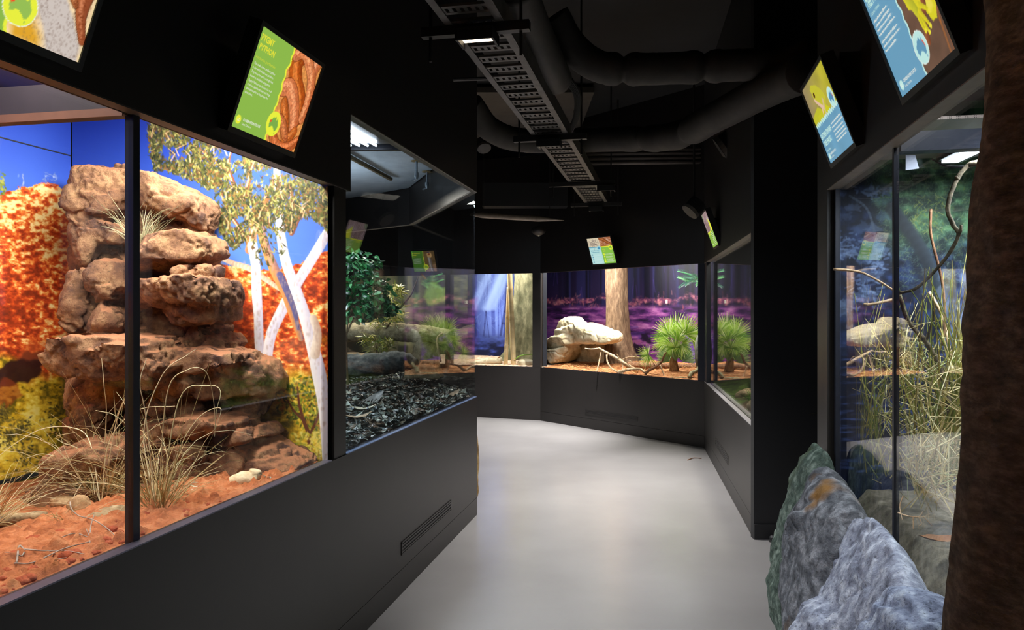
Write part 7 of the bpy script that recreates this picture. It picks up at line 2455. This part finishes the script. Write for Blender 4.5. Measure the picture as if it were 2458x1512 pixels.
# lit opening, and a panel painted paler for the faintly lit far ceiling
q = MB(); q.box(at(1349, 417, 11.6), 0.16, 0.03, 0.20)
tag(q.build('lit_panel', glow('lit_opening', (210, 222, 255), 1.2)), 'small bright opening glimpsed behind the cable tray', 'light')
M_ceil_lit = plain('ceiling_lit_tone', (84, 78, 72), 0.85, noise=0.1, nscale=3)
g = MB(); g.box((-0.2, 10.0, 3.93), 2.2, 3.4, 0.06)
struct(g.build('trim_17', M_ceil_lit))
q = MB(); q.box(at(1260, 470, 9.9), 1.1, 0.25, 0.30)
tag(q.build('equipment_box', M_black), 'long black equipment box hung above the linear lamp', 'box')

# vents near the floor
def vent(W, s0, s1, z0, z1, lab):
    r_ = empty('vent_grille', W.p((s0 + s1) / 2, z0, 0))
    fr = MB()
    b = 0.008
    fr.wbox(W, s0, s1, z0, z0 + b, 0.0005, 0.005); fr.wbox(W, s0, s1, z1 - b, z1, 0.0005, 0.005); fr.wbox(W, s0, s0 + b, z0, z1, 0.0005, 0.005); fr.wbox(W, s1 - b, s1, z0, z1, 0.0005, 0.005)
    bk = MB(); bk.wbox(W, s0 + b, s1 - b, z0 + b, z1 - b, 0.0004, 0.0012)  # black plate; the dark between the slats is its colour
    ks = [fr.build('frame', M_wall), bk.build('opening', M_black)]
    for k in range(3):
        z = z0 + b + (z1 - z0 - 2 * b) * (k + 0.5) / 3
        l_ = MB(); l_.wbox(W, s0 + b, s1 - b, z - 0.005, z + 0.003, 0.0013, 0.005); ks.append(l_.build('slat', M_wall))
    adopt(r_, *ks)
    return tag(r_, lab, 'vent', 'floor level vent grilles')


vz = lambda W, x, y: W.hit(x, y, 0).z
vent(WL, WL.s_px(963), WL.s_px(1082), 0.205, 0.275, 'black slotted vent grille low on the left panel')
vent(WF, WF.s_px(1530), WF.s_px(1405), 0.185, 0.245, 'black slotted vent grille under the purple tank')
vent(WH, WH.s_px(1718), WH.s_px(1748), 0.225, 0.305, 'black slotted vent grille low on the right panel')
# door stop and a dry twig on the floor
p_ = onz(1855, 1300, 0.0)
root = empty('door_stop', p_)
a = MB(); a.tube([p_, p_ + Vector((0, 0, 0.012))], 0.026, 18)
b_ = MB(); b_.tube([p_ + Vector((0, 0, 0.012)), p_ + Vector((0, 0, 0.03)), p_ + Vector((0, 0, 0.042))], [0.020, 0.021, 0.012], 18)
adopt(root, a.build('base', M_darkm), b_.build('rubber_cap', M_black))
tag(root, 'small black door stop on the floor before the black recess', 'door stop')
pts = [onz(1650, 1104, 0.004), onz(1665, 1099, 0.006), onz(1684, 1100, 0.004)]
q = MB(); q.tube(smooth_path([tuple(p) for p in pts], 4), 0.004, 6)
tag(q.build('fallen_stem', M_dbranch), 'thin dry stem lying on the floor near the right wall', 'twig')
